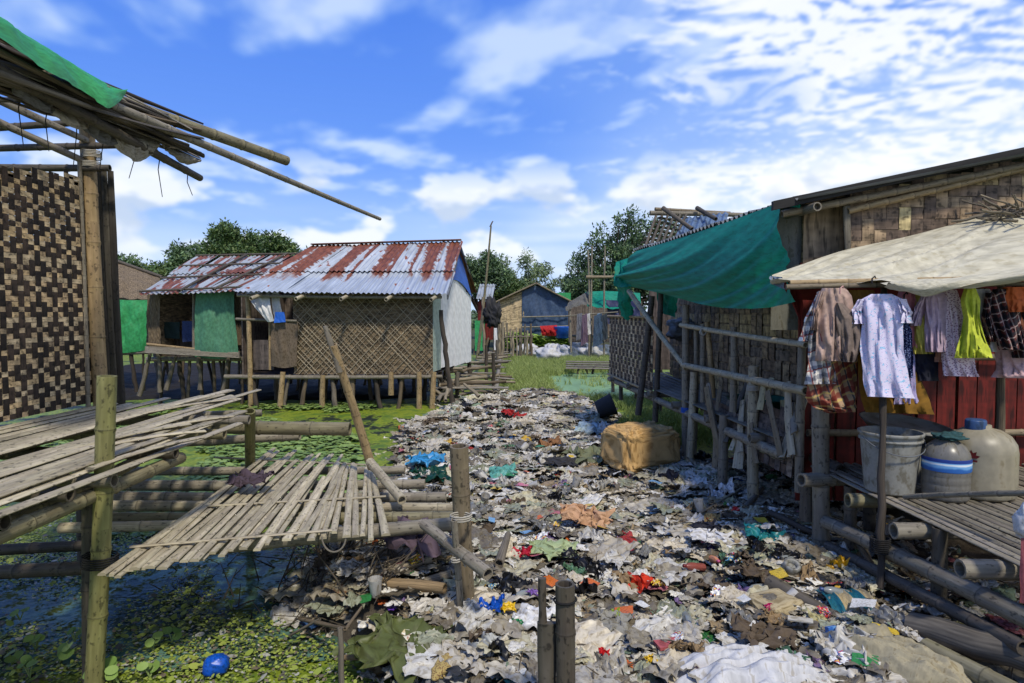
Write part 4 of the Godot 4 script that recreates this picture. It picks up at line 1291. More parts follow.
func make_far() -> void:
	# blue sheeted gable hut
	var d := 33.0
	var t := thing("blue_sheeted_hut", "far gabled hut half covered in dark blue sheeting, half in tan matting", "hut", at(535, 350, d))
	var a := at(499, 301, d)
	var b := at(569, 301, d)
	var ap := at(536, 285, d)
	var yb := at(535, 337, d).y
	var gable := func(x0: float, x1: float, off: float, m: Material, nm: String, fold: float) -> void:
		var tp := []
		var bt := []
		for k in 9:
			var px := lerpf(x0, x1, k / 8.0)
			var py := lerpf(301.0, 285.0, 1.0 - absf(px - 536.0) / 35.0)
			tp.append(at(px, py, d - off)); bt.append(at(px, 337, d - off))
		put(nm, cloth(tp, bt, 32, 18, Vector3.ZERO, fold, 3.0, 51, 2.0).mesh(), m, t)
	gable.call(500.0, 524.0, 0.0, M.thatch_tan, "matting_wall", 0.10)
	gable.call(522.0, 568.0, 0.05, M.tarp_navy, "sheet_wall", 0.16)
	for s in [-1, 1]:
		var e: Vector3 = a if s < 0 else b
		sheet("roof_slope", e + Vector3(0.15 * s, -0.05, 0.3), (ap - e) * 1.03 + Vector3(-0.05 * s, 0.06, 0), Vector3(0, 0, -4.5), 0.2, 0.03, Vector2(0, 0), Vector2(1, 1), M.rust_dark, t)
		culm("barge_pole", e + Vector3(0.2 * s, -0.08, 0.32), ap + Vector3(0, 0.08, 0.32), 0.05, "brown", t)
	wall("side_wall", a + Vector3(0.03, 0, -0.05), a + Vector3(0.03, 0, -4), yb, a.y, 0.05, M.thatch_tan, t)
	wall("side_wall", b, b + Vector3(0, 0, -4), yb, a.y, 0.05, M.mid_strip1, t)
	wall("back_wall", a + Vector3(0, 0, -4), b + Vector3(0, 0, -4), yb, a.y, 0.05, M.mid_strip1, t)
	stilts(t, at(500, 337, d), at(568, 337, d), Vector3(0, 0, -3.5), 8, 2, yb, 0.07, 0.0)
	for k in 2: culm("door_rail", at(522, 317 + k * 10, d - 0.25), at(568, 316 + k * 10, d - 0.25), 0.035, "grey", t)
	# washing and a blue basin in front of it
	tag(put("red_cloth", cloth([at(540, 326, 31), at(557, 325, 31)], [at(542, 336, 31), at(556, 336, 31)], 16, 8, Vector3(0, 0, 0.1), 0.2, 6.0, 3).mesh(), dye("red cloth", Color(0.72, 0.14, 0.15), 0.8)), "red cloth hung out before the blue sheeted hut", "cloth")
	var o := at(562, 338, 31.2)
	var pf := [[0.0, 0.0], [0.32, 0.0], [0.46, 0.55], [0.50, 0.56], [0.47, 0.5], [0.34, 0.08], [0.0, 0.08]]
	tag(put("basin", lathe(pf, Transform3D(Basis(), o), 18).mesh(), M.tarp_blue), "blue plastic tub beside the red cloth", "tub")
	# little tin roofed hut by the walkway
	t = thing("tin_roof_hut", "tiny far hut with pale tin roof and brick red wall", "hut", at(485, 345, 30.0))
	for k in 3:
		var p := at(476 + 5.4 * k, 299, 29.6)
		sheet("roof_sheet", p, at(481.6 + 5.4 * k, 299, 29.6) - p, Vector3(0.1, 0.75, -1.5), 0.13, 0.025, Vector2(0.2, 0.2), Vector2(0.3, 0.5), M.iron_pale, t)
	wall("wall", at(477, 0, 30), at(492, 0, 30), 0.7, 2.5, 0.06, M.red_board, t)
	wall("side_wall", at(492, 0, 30), at(492, 0, 30) + Vector3(0, 0, -2), 0.7, 2.7, 0.06, M.red_board, t)
	wall("lower_wall", at(474, 0, 29.8), at(484, 0, 29.8), 0.2, 1.6, 0.05, M.tarp_bright, t)
	stilts(t, at(476, 340, 30), at(492, 340, 30), Vector3(0, 0, -1.5), 3, 2, 0.8, 0.06, 0.0)
	# dark hooded bundle hung on posts at the head of the walkway
	t = thing("hanging_bundle", "dark net bundle with white rag hung on posts by the far walkway", "bundle", at(491, 350, 24))
	put("bundle", blob(at(493, 314, 24), Vector3(0.32, 0.55, 0.3), Basis(), 0.9, 0.5, 77), M.dark_cloth, t)
	put("rag", cloth([at(494, 328, 23.8), at(497, 328, 23.8)], [at(494, 350, 23.8), at(498, 350, 23.8)], 6, 10, Vector3.ZERO, 0.08, 3.0, 5).mesh(), M.white_cloth, t)
	for q in [[483, 297, 484, 352], [503, 322, 502, 356], [500, 324, 499, 352]]:
		stick("post", at(q[2], q[3] + 4, 24), at(q[0], q[1], 24), 0.06, "pale", t)
	t = thing("stake_fence", "crooked row of bare stakes before the tan matting of the blue hut", "fence", at(512, 352, 27))
	for k in 15:
		var px := 495.0 + 2.6 * k + rf(-1, 1)
		var dd := 25.5 + rf(0, 3.0)
		stick("stake", at(px, 356, dd), at(px + rf(-1.5, 1.5), rf(322, 334), dd), rf(0.035, 0.06), ["pale", "grey", "brown"][rng.randi() % 3], t, 0.03)
	stick("rail", at(494, 338, 26.5), at(534, 336, 27), 0.035, "grey", t, 0.04)
	# aerial pole
	t = thing("aerial_pole", "tall thin bamboo aerial pole with a bent tip by the far walkway", "pole", at(478, 356, 26))
	culm("culm", at(477, 360, 26), at(491, 226, 26), 0.07, "olive", t, 0.035)
	stick("tip", at(490, 227, 26), at(493, 221, 26), 0.03, "grey", t)
	# tented shelters with washing, right of the blue hut
	d = 27.0
	t = thing("tented_shelter", "far shelter under green and grey tarps with washing strung on poles", "shelter", at(598, 350, d))
	put("green_tarp", cloth([at(585, 292, d + 1), at(607, 291, d + 1), at(640, 293, d + 1)], [at(588, 306, d), at(610, 309, d - 0.3), at(642, 308, d)], 22, 10, Vector3(0, -0.1, 0), 0.2, 4.0, 61).mesh(), M.tarp_green, t)
	put("grey_tarp", cloth([at(568, 303, d), at(578, 297, d), at(588, 291, d)], [at(566, 311, d - 0.4), at(578, 306, d - 0.4), at(590, 305, d - 0.4)], 16, 8, Vector3.ZERO, 0.2, 4.0, 62).mesh(), M.rag_grey, t)
	put("blue_sheet", cloth([at(606, 300, d), at(640, 301, d)], [at(608, 324, d - 0.1), at(640, 323, d - 0.1)], 16, 10, Vector3.ZERO, 0.25, 4.0, 63).mesh(), dye("indigo sheet", Color(0.16, 0.19, 0.36), 0.6, T.tarp), t)
	wall("back_wall", at(570, 0, d + 2.5), at(645, 0, d + 2.5), 0.6, 2.5, 0.05, M.mid_strip1, t)
	culm("floor_beam", at(572, 336, d), at(640, 338, d), 0.06, "grey", t)
	for q in [[588, 250, 589, 356], [592, 246, 591, 356], [605, 246, 604, 356], [570, 308, 571, 352], [625, 300, 625, 352]]:
		culm("pole", at(q[2], q[3], d - 0.3), at(q[0], q[1], d - 0.3), 0.045, "grey", t, 0.035)
	culm("cross_pole", at(586, 277, d - 0.35), at(614, 277, d - 0.35), 0.07, "brown", t)
	culm("line_pole", at(566, 316, d - 0.5), at(618, 312, d - 0.5), 0.03, "grey", t)
	wall("back_green", at(552, 0, 40), at(572, 0, 40), 0.3, 3.2, 0.05, M.tarp_bright, t)
	var wash := [["grey", Color(0.45, 0.46, 0.5), 577, 582], ["mauve", Color(0.42, 0.35, 0.42), 582, 587], ["white", Color(0.8, 0.8, 0.8), 587, 590], ["denim", Color(0.25, 0.33, 0.42), 594, 602], ["sky blue", Color(0.45, 0.58, 0.72), 597, 600], ["slate", Color(0.2, 0.24, 0.28), 601, 607]]
	for k in wash.size():
		var q: Array = wash[k]
		var g0 := at(q[2], 314 + (k % 2) * 2, d - 0.55 - 0.05 * (k % 2))
		var g1 := at(q[3], 313, d - 0.55 - 0.05 * (k % 2))
		var h: float = [1.1, 1.25, 0.9, 1.3, 1.35, 1.1][k]
		tag(put("hung_garment", cloth([g0, g1], [g0 + Vector3(-0.04, -h, 0), g1 + Vector3(0.05, -h * 0.95, 0)], 10, 14, Vector3.ZERO, 0.12, 4.0, 70 + k).mesh(), dye(q[0] + " wash", q[1], 0.85)), q[0] + " garment hung on the line of the far tented shelter", "garment", "washing at the far shelter")
	# sacks dumped on the far bank
	for k in 9:
		var px: float = [528, 541, 553, 566, 580, 592, 575, 548, 603][k]
		var py: float = [352, 355, 353, 356, 351, 355, 350, 359, 353][k]
		var p := on(px, py, 0.12)
		tag(put("dumped_sack", blob(p + Vector3(0, 0.1, 0), Vector3(rf(0.4, 0.75), rf(0.22, 0.38), rf(0.35, 0.5)), Basis(Vector3.UP, rf(0, 3)), 0.85, 0.4, 200 + k, 22, 14), M.white_sack), "white plastic sack dumped on the grassy far bank", "sack", "white sacks on the far bank")
	# low plank jetty by the pond
	t = thing("low_jetty", "low grey plank jetty beside the green pond", "jetty", on(600, 366, 0.2))
	for k in 4: slat("plank", on(566, 362 + k * 2.2, 0.25), on(640, 363 + k * 2.2, 0.25), 0.3, 0.04, Vector3.UP, bcol("grey") * 0.7, t)
	stilts(t, on(570, 368, 0.2), on(636, 368, 0.2), Vector3(0, 0, -1), 6, 2, 0.24, 0.05)

	# broken walkway between the white boarded hut and the pond
	t = thing("broken_walkway", "broken low bamboo walkway of uneven cross sticks leading to the far huts", "walkway", Vector3(-1.2, 0, -18))
	var pa := at(425, 402, 13.6)
	for k in 26:
		var u := k / 25.0
		var dz := lerpf(13.8, 27.0, pow(u, 1.2))
		var xl := lerpf(-1.75, -1.05, u)
		var xr := lerpf(-0.15, -0.30, u)
		var y := 0.34 + rf(-0.05, 0.06)
		var sl := rf(-0.25, 0.25)
		if k % 3 == 0:
			slat("tread", Vector3(xl + rf(-0.2, 0.2), y, -dz + sl), Vector3(xr + rf(-0.1, 0.3), y + rf(-0.1, 0.1), -dz - sl), rf(0.16, 0.3), 0.03, Vector3.UP, bcol("grey"), t)
		else:
			stick("tread", Vector3(xl + rf(-0.2, 0.25), y, -dz + sl), Vector3(xr + rf(-0.3, 0.3), y + rf(-0.12, 0.1), -dz - sl), rf(0.035, 0.06), ["pale", "grey", "brown"][rng.randi() % 3], t, 0.018)
	for s in [[-1.6, -0.95], [-0.35, -0.45]]:
		culm("side_bearer", Vector3(s[0], 0.26, -13.6), Vector3(s[1], 0.3, -27), 0.06, "grey", t)
	for q in [[493, 353, 494, 408, 15.0], [441, 310, 453, 405, 13.2], [466, 325, 471, 385, 18.5], [486, 345, 487, 388, 18.0], [497, 340, 497, 372, 22.0], [458, 372, 456, 404, 14.0]]:
		stick("post", at(q[2], q[3] + 6, q[4]), at(q[0], q[1], q[4]), 0.055, ["grey", "dark"][rng.randi() % 2], t, 0.02)
	stick("rail", at(441, 397, 14.0), at(500, 390, 14.6), 0.04, "grey", t, 0.05)
	stick("rail", at(447, 372, 15.0), at(500, 366, 17.5), 0.04, "brown", t, 0.05)
	for k in 9:
		var p := on(rf(437, 480), rf(385, 402), 0.3)
		stick("loose_stick", p, p + Vector3(rf(-0.5, 0.5), rf(0.0, 0.25), rf(-0.8, -0.2)), rf(0.025, 0.045), ["pale", "grey"][rng.randi() % 2], t, 0.06)
func rx(d: float) -> float: return 2.69 - 0.092 * d          # outer edge of the veranda at distance d
func rd(px: float) -> float: return 2.69 / ((px - 512.0) / F + 0.092)
func ved(px: float, py: float, out := 0.0) -> Vector3: return at(px, py, rd(px) - out)
func make_right_hut() -> void:
	var t := thing("veranda_hut", "stilt hut with big woven gable, corrugated roof and railed veranda under green cloth", "hut", Vector3(3.2, 0, -7.0))
	# roof
	var n := 6
	var sl := Vector3(3.3, 0.66, 0)
	for k in n:
		var d0 := lerpf(4.93, 9.4, float(k) / n)
		var d1 := lerpf(4.93, 9.4, float(k + 1) / n) + 0.05
		var o := Vector3(rx(d0) - 0.05, 2.885 + rf(-0.01, 0.02), -d0)
		sheet("roof_sheet", o, Vector3(rx(d1) - rx(d0), rf(-0.01, 0.01), d0 - d1), sl, 0.1, 0.02, Vector2(0.1 * k, 0.9), Vector2(0.1 * k + 0.1, 0.1), M.iron, t)
		sheet("roof_sheet", o + sl + Vector3(-0.05, 0.0, 0), Vector3(0, 0, d0 - d1), Vector3(2.6, -0.6, 0), 0.1, 0.02, Vector2(0, 0), Vector2(1, 1), M.iron, t)
	# eave pole and barge of the gable
	culm("eave_pole", Vector3(rx(4.9) + 0.08, 2.80, -4.9), Vector3(rx(9.4) + 0.08, 2.82, -9.4), 0.035, "grey", t)
	for k in 7:
		var d := lerpf(5.2, 9.2, k / 6.0)
		culm("rafter", Vector3(rx(d) - 0.02, 2.80, -d), Vector3(rx(d) + 3.2, 3.43, -d), 0.035, "dark", t)
	board("barge_board", at(907, 177, 5.0), (at(1060, 148, 5.0) - at(790, 206, 5.0)) * 0.5, Vector3(0, 0.035, 0), Vector3(0, 0, 0.02), M.barge, t)
	culm("barge_pole", at(782, 214, 5.08), at(1060, 158, 5.08), 0.03, "brown", t)
	culm("barge_pole", at(848, 211, 5.10), at(1060, 160, 5.10), 0.026, "tan", t)
	# woven gable
	var w := part("gable_wall", t)
	var O := Vector3(2.70, 1.95, -5.16)
	var c := 0.098
	var nu := 19
	var nv := 16
	var over := func(i: int, j: int) -> bool:
		var a := (i + j) if (i / 6) % 2 == 0 else (i - j + 40)
		return a % 4 < 2
	var hi := func(i: int) -> int: return int((2.93 + 0.205 * (i * c + 0.55) - 1.95) / c)
	var mm := [M.gable_strip0, M.gable_strip1, M.gable_strip2, M.gable_strip3, M.gable_strip4, M.gable_strip1, M.gable_strip0]
	weave(w, O, Vector3(c, 0, 0), Vector3(0, c * 0.9, 0), nu, nv + 2, over, mm, mm, func(i): return 0, func(i): return hi.call(i) + 1, 0.95, 0.3)
	# dark doorway cloth and its edge
	put("doorway_cloth", cloth([at(770, 205, 5.35), at(812, 205, 5.35), at(856, 195, 5.35)], [at(770, 330, 5.35), at(812, 330, 5.35), at(856, 330, 5.35)], 20, 16, Vector3.ZERO, 0.08, 4.0, 101).mesh(), M.door_cloth, t)
	slat("door_edge", at(846, 206, 5.12), at(849, 300, 5.12), 0.06, 0.02, Vector3(0, 0, 1), bcol("grey") * 0.6, t)
	# red boarded lower wall
	var rb := part("red_wall", t)
	for k in 17:
		var x := 2.42 + k * 0.165
		board("red_board", Vector3(x, 1.42, -5.24 - 0.012 * (k % 2)), Vector3(0.073, 0, 0), Vector3(0, 0.98, 0), Vector3(0, 0, 0.011), M.red_board, rb)
	for y in [1.02, 1.62]: culm("rail", Vector3(2.4, y, -5.16), Vector3(5.3, y + 0.02, -5.15), 0.03, "brown", rb)
	wall("inner_wall", Vector3(2.4, 0, -5.32), Vector3(5.4, 0, -5.32), 0.45, 2.95, 0.03, M.gable_strip0, t)
	put("red_cloth", cloth([at(795, 280, 4.9), at(900, 281, 4.9), at(1040, 276, 4.9)], [at(800, 300, 4.95), at(900, 302, 4.95), at(1040, 300, 4.95)], 24, 6, Vector3.ZERO, 0.05, 4.0, 103).mesh(), M.red_cloth, t)
	put("red_cloth", cloth([at(781, 281, 4.75), at(800, 282, 4.75)], [at(796, 312, 4.8), at(803, 330, 4.8)], 8, 10, Vector3.ZERO, 0.05, 4.0, 104).mesh(), M.red_cloth, t)
	# veranda wall of open squares
	var vw := part("veranda_wall", t)
	var ov := func(i: int, j: int) -> bool: return (i / 2 + j / 2) % 2 == 0
	weave(vw, Vector3(2.95, 0.98, -5.35), Vector3(-0.012, 0, -0.15), Vector3(0, 0.125, 0), 33, 12, ov, [M.gable_strip0, M.gable_strip1, M.mid_strip2], [M.gable_strip1, M.mid_strip0, M.gable_strip2], func(i): return 0, func(i): return 12 - (i * 5) % 2, 0.84, 0.2)
	wall("inner_lining", Vector3(3.12, 0, -5.4), Vector3(2.9, 0, -10.6), 0.9, 2.9, 0.03, M.gable_strip0, t)
	wall("end_wall", Vector3(2.9, 0, -10.6), Vector3(5.6, 0, -10.6), 0.9, 2.9, 0.03, M.mid_strip1, t)
	wall("far_wall", Vector3(5.6, 0, -5.3), Vector3(5.6, 0, -10.6), 0.5, 3.0, 0.03, M.mid_strip1, t)
	# veranda floor
	for k in 9:
		var f := (k + 0.5) / 9.0
		slat("floor_slat", Vector3(lerpf(rx(5.3), 2.9, f), 0.95 + rf(0, 0.012), -5.3), Vector3(lerpf(rx(11), 2.85, f), 0.95 + rf(0, 0.012), -10.9), 0.12, 0.016, Vector3.UP, bcol("grey") * 0.8, t)
	for d in [5.6, 6.6, 7.6, 8.6, 9.6, 10.6]:
		culm("joist", Vector3(rx(d) - 0.08, 0.89, -d), Vector3(3.2, 0.89, -d), 0.045, "grey", t)
	culm("edge_beam", Vector3(rx(5.2), 0.83, -5.2), Vector3(rx(11), 0.85, -11), 0.045, "grey", t)
	# woven panel at the far end of the veranda
	var pn := part("woven_panel", t)
	var A := Vector3(rx(11.0), 0.93, -11.0)
	var B := Vector3(rx(8.6), 0.93, -8.6)
	var ov2 := func(i: int, j: int) -> bool: return (i + (j / 2)) % 2 == 0
	weave(pn, A, (B - A) / 22.0, Vector3(0, 0.062, 0), 22, 16, ov2, [M.pale_strip1, M.pale_strip2, M.pale_strip3, M.mid_strip2], [M.dark_strip2, M.dark_strip3], func(i): return 0, func(i): return 16, 0.86, 0.1)
	for y in [0.93, 1.93]: culm("panel_rail", A + Vector3(-0.03, y - 0.93, 0), B + Vector3(-0.03, y - 0.93, 0.1), 0.02, "tan", t)
	# posts and rails
	var posts := [[638, 415, 652, 296, 8.7, 0.045, "dark"], [655, 422, 661, 293, 8.5, 0.04, "dark"], [686, 462, 686, 305, 7.45, 0.045, "grey"], [694, 440, 696, 330, 7.3, 0.03, "grey"], [688, 465, 694, 372, 7.2, 0.045, "pale"], [621, 400, 621, 290, 10.6, 0.035, "dark"], [613, 392, 613, 318, 11.0, 0.03, "grey"], [721, 495, 724, 415, 6.3, 0.05, "grey"], [753, 502, 754, 366, 5.75, 0.052, "pale"], [733, 412, 734, 327, 6.2, 0.035, "grey"], [703, 402, 703, 324, 7.0, 0.03, "grey"], [799, 478, 802, 345, 4.98, 0.035, "grey"], [713, 398, 707, 322, 6.9, 0.03, "tan"]]
	for q in posts:
		culm("post", at(q[0], q[1] + (14 if q[1] > 430 else 0), q[4]), at(q[2], q[3], q[4]), q[5], q[6], t)
	culm("rail", ved(681, 325), ved(806, 345), 0.028, "pale", t)
	culm("rail", ved(683, 365), ved(806, 391), 0.034, "pale", t, 0.036)
	culm("brace", at(629, 291, 9.2), at(686, 368, 7.4), 0.036, "pale", t)
	lash(t, ved(703, 332), 0.03, Vector3(0.1, 0, 1).normalized(), 3)
	lash(t, at(686, 410, 7.4), 0.05, Vector3.UP, 5, M.tarp_blue)
	lash(t, at(754, 388, 5.74), 0.055, Vector3.UP, 4)
	# torn basketry and split culms slumped under the rail
	for k in 16:
		var px := rf(712, 795)
		var a := at(px, rf(430, 470), rd(px) - 0.1)
		var b := at(px + rf(-18, 26), rf(380, 412), rd(px) + 0.15)
		slat("broken_slat", a, b, rf(0.05, 0.09), 0.012, Vector3(-1, 0.3, 0.4), bcol(["grey", "dark", "brown", "pale"][rng.randi() % 4]) * 0.9, t, 0.008)
	for q in [[at(702, 424, 7.0), at(742, 446, 6.0), 0.30, 9], [at(744, 452, 5.9), at(792, 478, 5.1), 0.5, 9]]:
		var tm := part("torn_mat", t)
		var tu: Vector3 = (q[1] - q[0]) / q[3]
		weave(tm, q[0], tu, Vector3(0.05, q[2], -0.02) / 6.0, q[3], 6, func(i, j): return (i + j / 2) % 2 == 0, [M.mid_strip1, M.mid_strip3, M.mid_strip0], [M.mid_strip3, M.dark_strip3], func(i): return (i * 3) % 2, func(i): return 6 - (i * 7) % 3, 0.92, 0.4)
	for q in [[764, 385, 760, 410], [772, 378, 766, 400], [783, 400, 786, 432]]:
		slat("broken_slat", at(q[2], q[3], 5.5), at(q[0], q[1], 5.55), 0.07, 0.012, Vector3(-1, 0.2, 0.6), Color(0.45, 0.40, 0.24), t)
	# big main pole with a joist end
	culm("main_pole", at(821, 575, 4.72), at(820, 380, 4.72), 0.062, "grey", t, 0.06, 0.002)
	culm("joist", at(801, 480, 4.62), at(900, 478, 4.9), 0.05, "grey", t)
	# stilts under the house
	for k in 16:
		var p := Vector3(rf(2.7, 5.2), 0.9, -rf(4.9, 10.4))
		stick("stilt", Vector3(p.x + rf(-0.1, 0.1), -0.2, p.z), p, rf(0.04, 0.07), "dark", t, 0.02)
	for k in 3: culm("bearer", Vector3(2.5 + k, 0.80, -4.8), Vector3(2.4 + k, 0.80, -10.8), 0.05, "dark", t)
	# a basin and bedding seen on the veranda
	var pf := [[0.0, 0.0], [0.22, 0.0], [0.3, 0.14], [0.33, 0.145], [0.3, 0.12], [0.2, 0.03], [0.0, 0.03]]
	tag(put("basin", lathe(pf, Transform3D(Basis(), Vector3(2.55, 0.97, -6.6)), 20).mesh(), dye("teal plastic", Color(0.1, 0.36, 0.30), 0.4)), "teal plastic basin on the veranda floor behind the rail", "basin")
	tag(put("bundle", blob(at(668, 322, 9.6) + Vector3(0.4, -0.1, 0), Vector3(0.4, 0.2, 0.4), Basis(), 0.8, 0.3, 111), dye("grey bedding", Color(0.55, 0.56, 0.58), 0.85)), "rolled grey bedding under the green cloth on the veranda", "bedding")
	# the green cloth
	var cl := thing("green_shade_cloth", "large teal green shade cloth hung from the corrugated eave over the veranda", "tarp", ved(720, 305))
	put("hanging", cloth([ved(636, 251, 0.15), ved(680, 238, 0.12), ved(730, 221, 0.1), ved(781, 202, 0.08)], [ved(618, 284, 0.55), ved(655, 292, 0.5), ved(705, 305, 0.45), ved(755, 308, 0.4), ved(801, 303, 0.3)], 90, 44, Vector3(-0.12, -0.05, 0.05), 0.17, 2.4, 113, 2.0, 0.9, 0.35).mesh(), M.tarp_green, cl)
	put("loose_flap", cloth([at(616, 262, 9.75), at(628, 258, 9.6), at(644, 252, 9.35)], [at(614, 286, 9.6), at(620, 287, 9.3), at(633, 286, 9.0)], 20, 10, Vector3(0, 0, 0.1), 0.16, 3.0, 115).mesh(), M.tarp_green, cl)
	put("hem", cloth([at(615, 282, 9.6), at(624, 284, 9.3), at(631, 286, 9.1)], [at(622, 312, 9.7), at(627, 321, 9.6), at(634, 312, 9.5)], 12, 12, Vector3.ZERO, 0.12, 3.0, 116).mesh(), M.tarp_green, cl)
	put("inner_fold", cloth([at(657, 292, 8.8), at(678, 298, 8.2)], [at(660, 312, 8.9), at(676, 317, 8.5)], 14, 10, Vector3.ZERO, 0.10, 3.0, 117).mesh(), M.tarp_green, cl)
	put("torn_ribbon", cloth([at(780, 201, 5.1), at(803, 196, 5.0)], [at(783, 206, 5.1), at(800, 208, 5.0)], 10, 5, Vector3.ZERO, 0.05, 4.0, 118).mesh(), M.tarp_green, cl)
	# the roof behind, stripped to its battens
	var h := thing("stripped_roof_hut", "hut behind with stripped roof of dark battens and a pale blue sheet", "hut", Vector3(3.0, 0, -12.6))
	var d := 12.0
	for k in 9:
		var u := k / 8.0
		slat("batten", at(lerpf(640, 662, u), lerpf(247, 214, u), d + u * 0.9), at(lerpf(668, 690, u), lerpf(251, 219, u), d + u * 0.9 + 1.2), 0.09, 0.03, Vector3(-0.3, 1, 0), bcol("dark"), h)
	for k in 6:
		slat("roof_rafter", at(644 + k * 5, 250, d - 0.1), at(657 + k * 6, 213, d + 1.0), 0.06, 0.03, Vector3(0, 0.3, 1), bcol("dark"), h)
	culm("ridge_pole", at(650, 213, d + 0.9), at(745, 215, d + 1.1), 0.05, "grey", h)
	culm("ridge_pole", at(655, 209, d + 0.9), at(730, 213, d + 1.2), 0.035, "brown", h)
	culm("roof_pole", at(663, 208, d + 0.7), at(692, 229, d + 0.1), 0.045, "dark", h)
	culm("roof_pole", at(697, 208, d + 0.9), at(716, 219, d + 0.3), 0.045, "dark", h)
	sheet("blue_sheet", at(672, 244, d), at(722, 238, d) - at(672, 244, d), at(682, 218, d + 0.9) - at(672, 244, d), 0.12, 0.02, Vector2(0, 0), Vector2(1, 1), M.iron_blue, h)
	wall("wall", at(652, 0, d + 0.2), at(740, 0, d + 0.2), 0.9, 3.1, 0.05, M.mid_strip3, h)
	stilts(h, at(655, 380, d), at(740, 380, d), Vector3(0, 0, -2), 5, 2, 0.95, 0.05)

# rows of [y, left, right] in the picture become a hanging cloth, front and back
func garment(called: String, label: String, category: String, d: float, shapes: Array, m: Material, fold: float, sd: int, uvs := 2.0, lean := 0.0) -> void:
	var mb := MB.new()
	var n := noise(sd, 1.0, 3)
	var yr: float = shapes[0][0][0]
	for rows in shapes:
		for side in [0.0, 1.0]:
			var fn := func(u: float, v: float) -> Vector3:
				var f: float = v * (rows.size() - 1)
				var k := mini(int(f), rows.size() - 2)
				var t: float = f - k
				t = t * t * (3.0 - 2.0 * t) * 0.5 + t * 0.5
				var y := lerpf(rows[k][0], rows[k + 1][0], t)
				var l := lerpf(rows[k][1], rows[k + 1][1], t)
				var r := lerpf(rows[k][2], rows[k + 1][2], t)
				var bulge := sin(PI * u) * 0.05 * (1.0 if side < 0.5 else -0.6)
				var w := (n.get_noise_2d(u * 4.2, v * 1.3) + 0.4 * n.get_noise_2d(u * 9.0, v * 3.0 + 9.0)) * fold * (0.25 + 0.75 * v)
				return at(lerpf(l, r, u), y, d - bulge - w - lean * v)
			mb.grid(16, 18, fn, uvs, uvs)
	# each piece hangs turned a little on its hanger; print runs in metres along the cloth
	var yaw := deg_to_rad(float((sd * 37) % 44 - 22))
	var mid := at((shapes[0][0][1] + shapes[0][0][2]) * 0.5, yr, d)
	var rot := Basis(Vector3.UP, yaw)
	var ga := 0.12 * float((sd * 13) % 7 - 3)
	for k in mb.v.size():
		var e := mb.v[k] - mid
		mb.t[k] = Vector2(e.x * cos(ga) + e.y * sin(ga) + e.z * 0.6, e.y * cos(ga) - e.x * sin(ga)) * uvs * 2.6
		mb.v[k] = mid + rot * e
		mb.n[k] = rot * mb.n[k]
	tag(put(called, mb.mesh(), m), label, category, "washing hung under the cream awning")

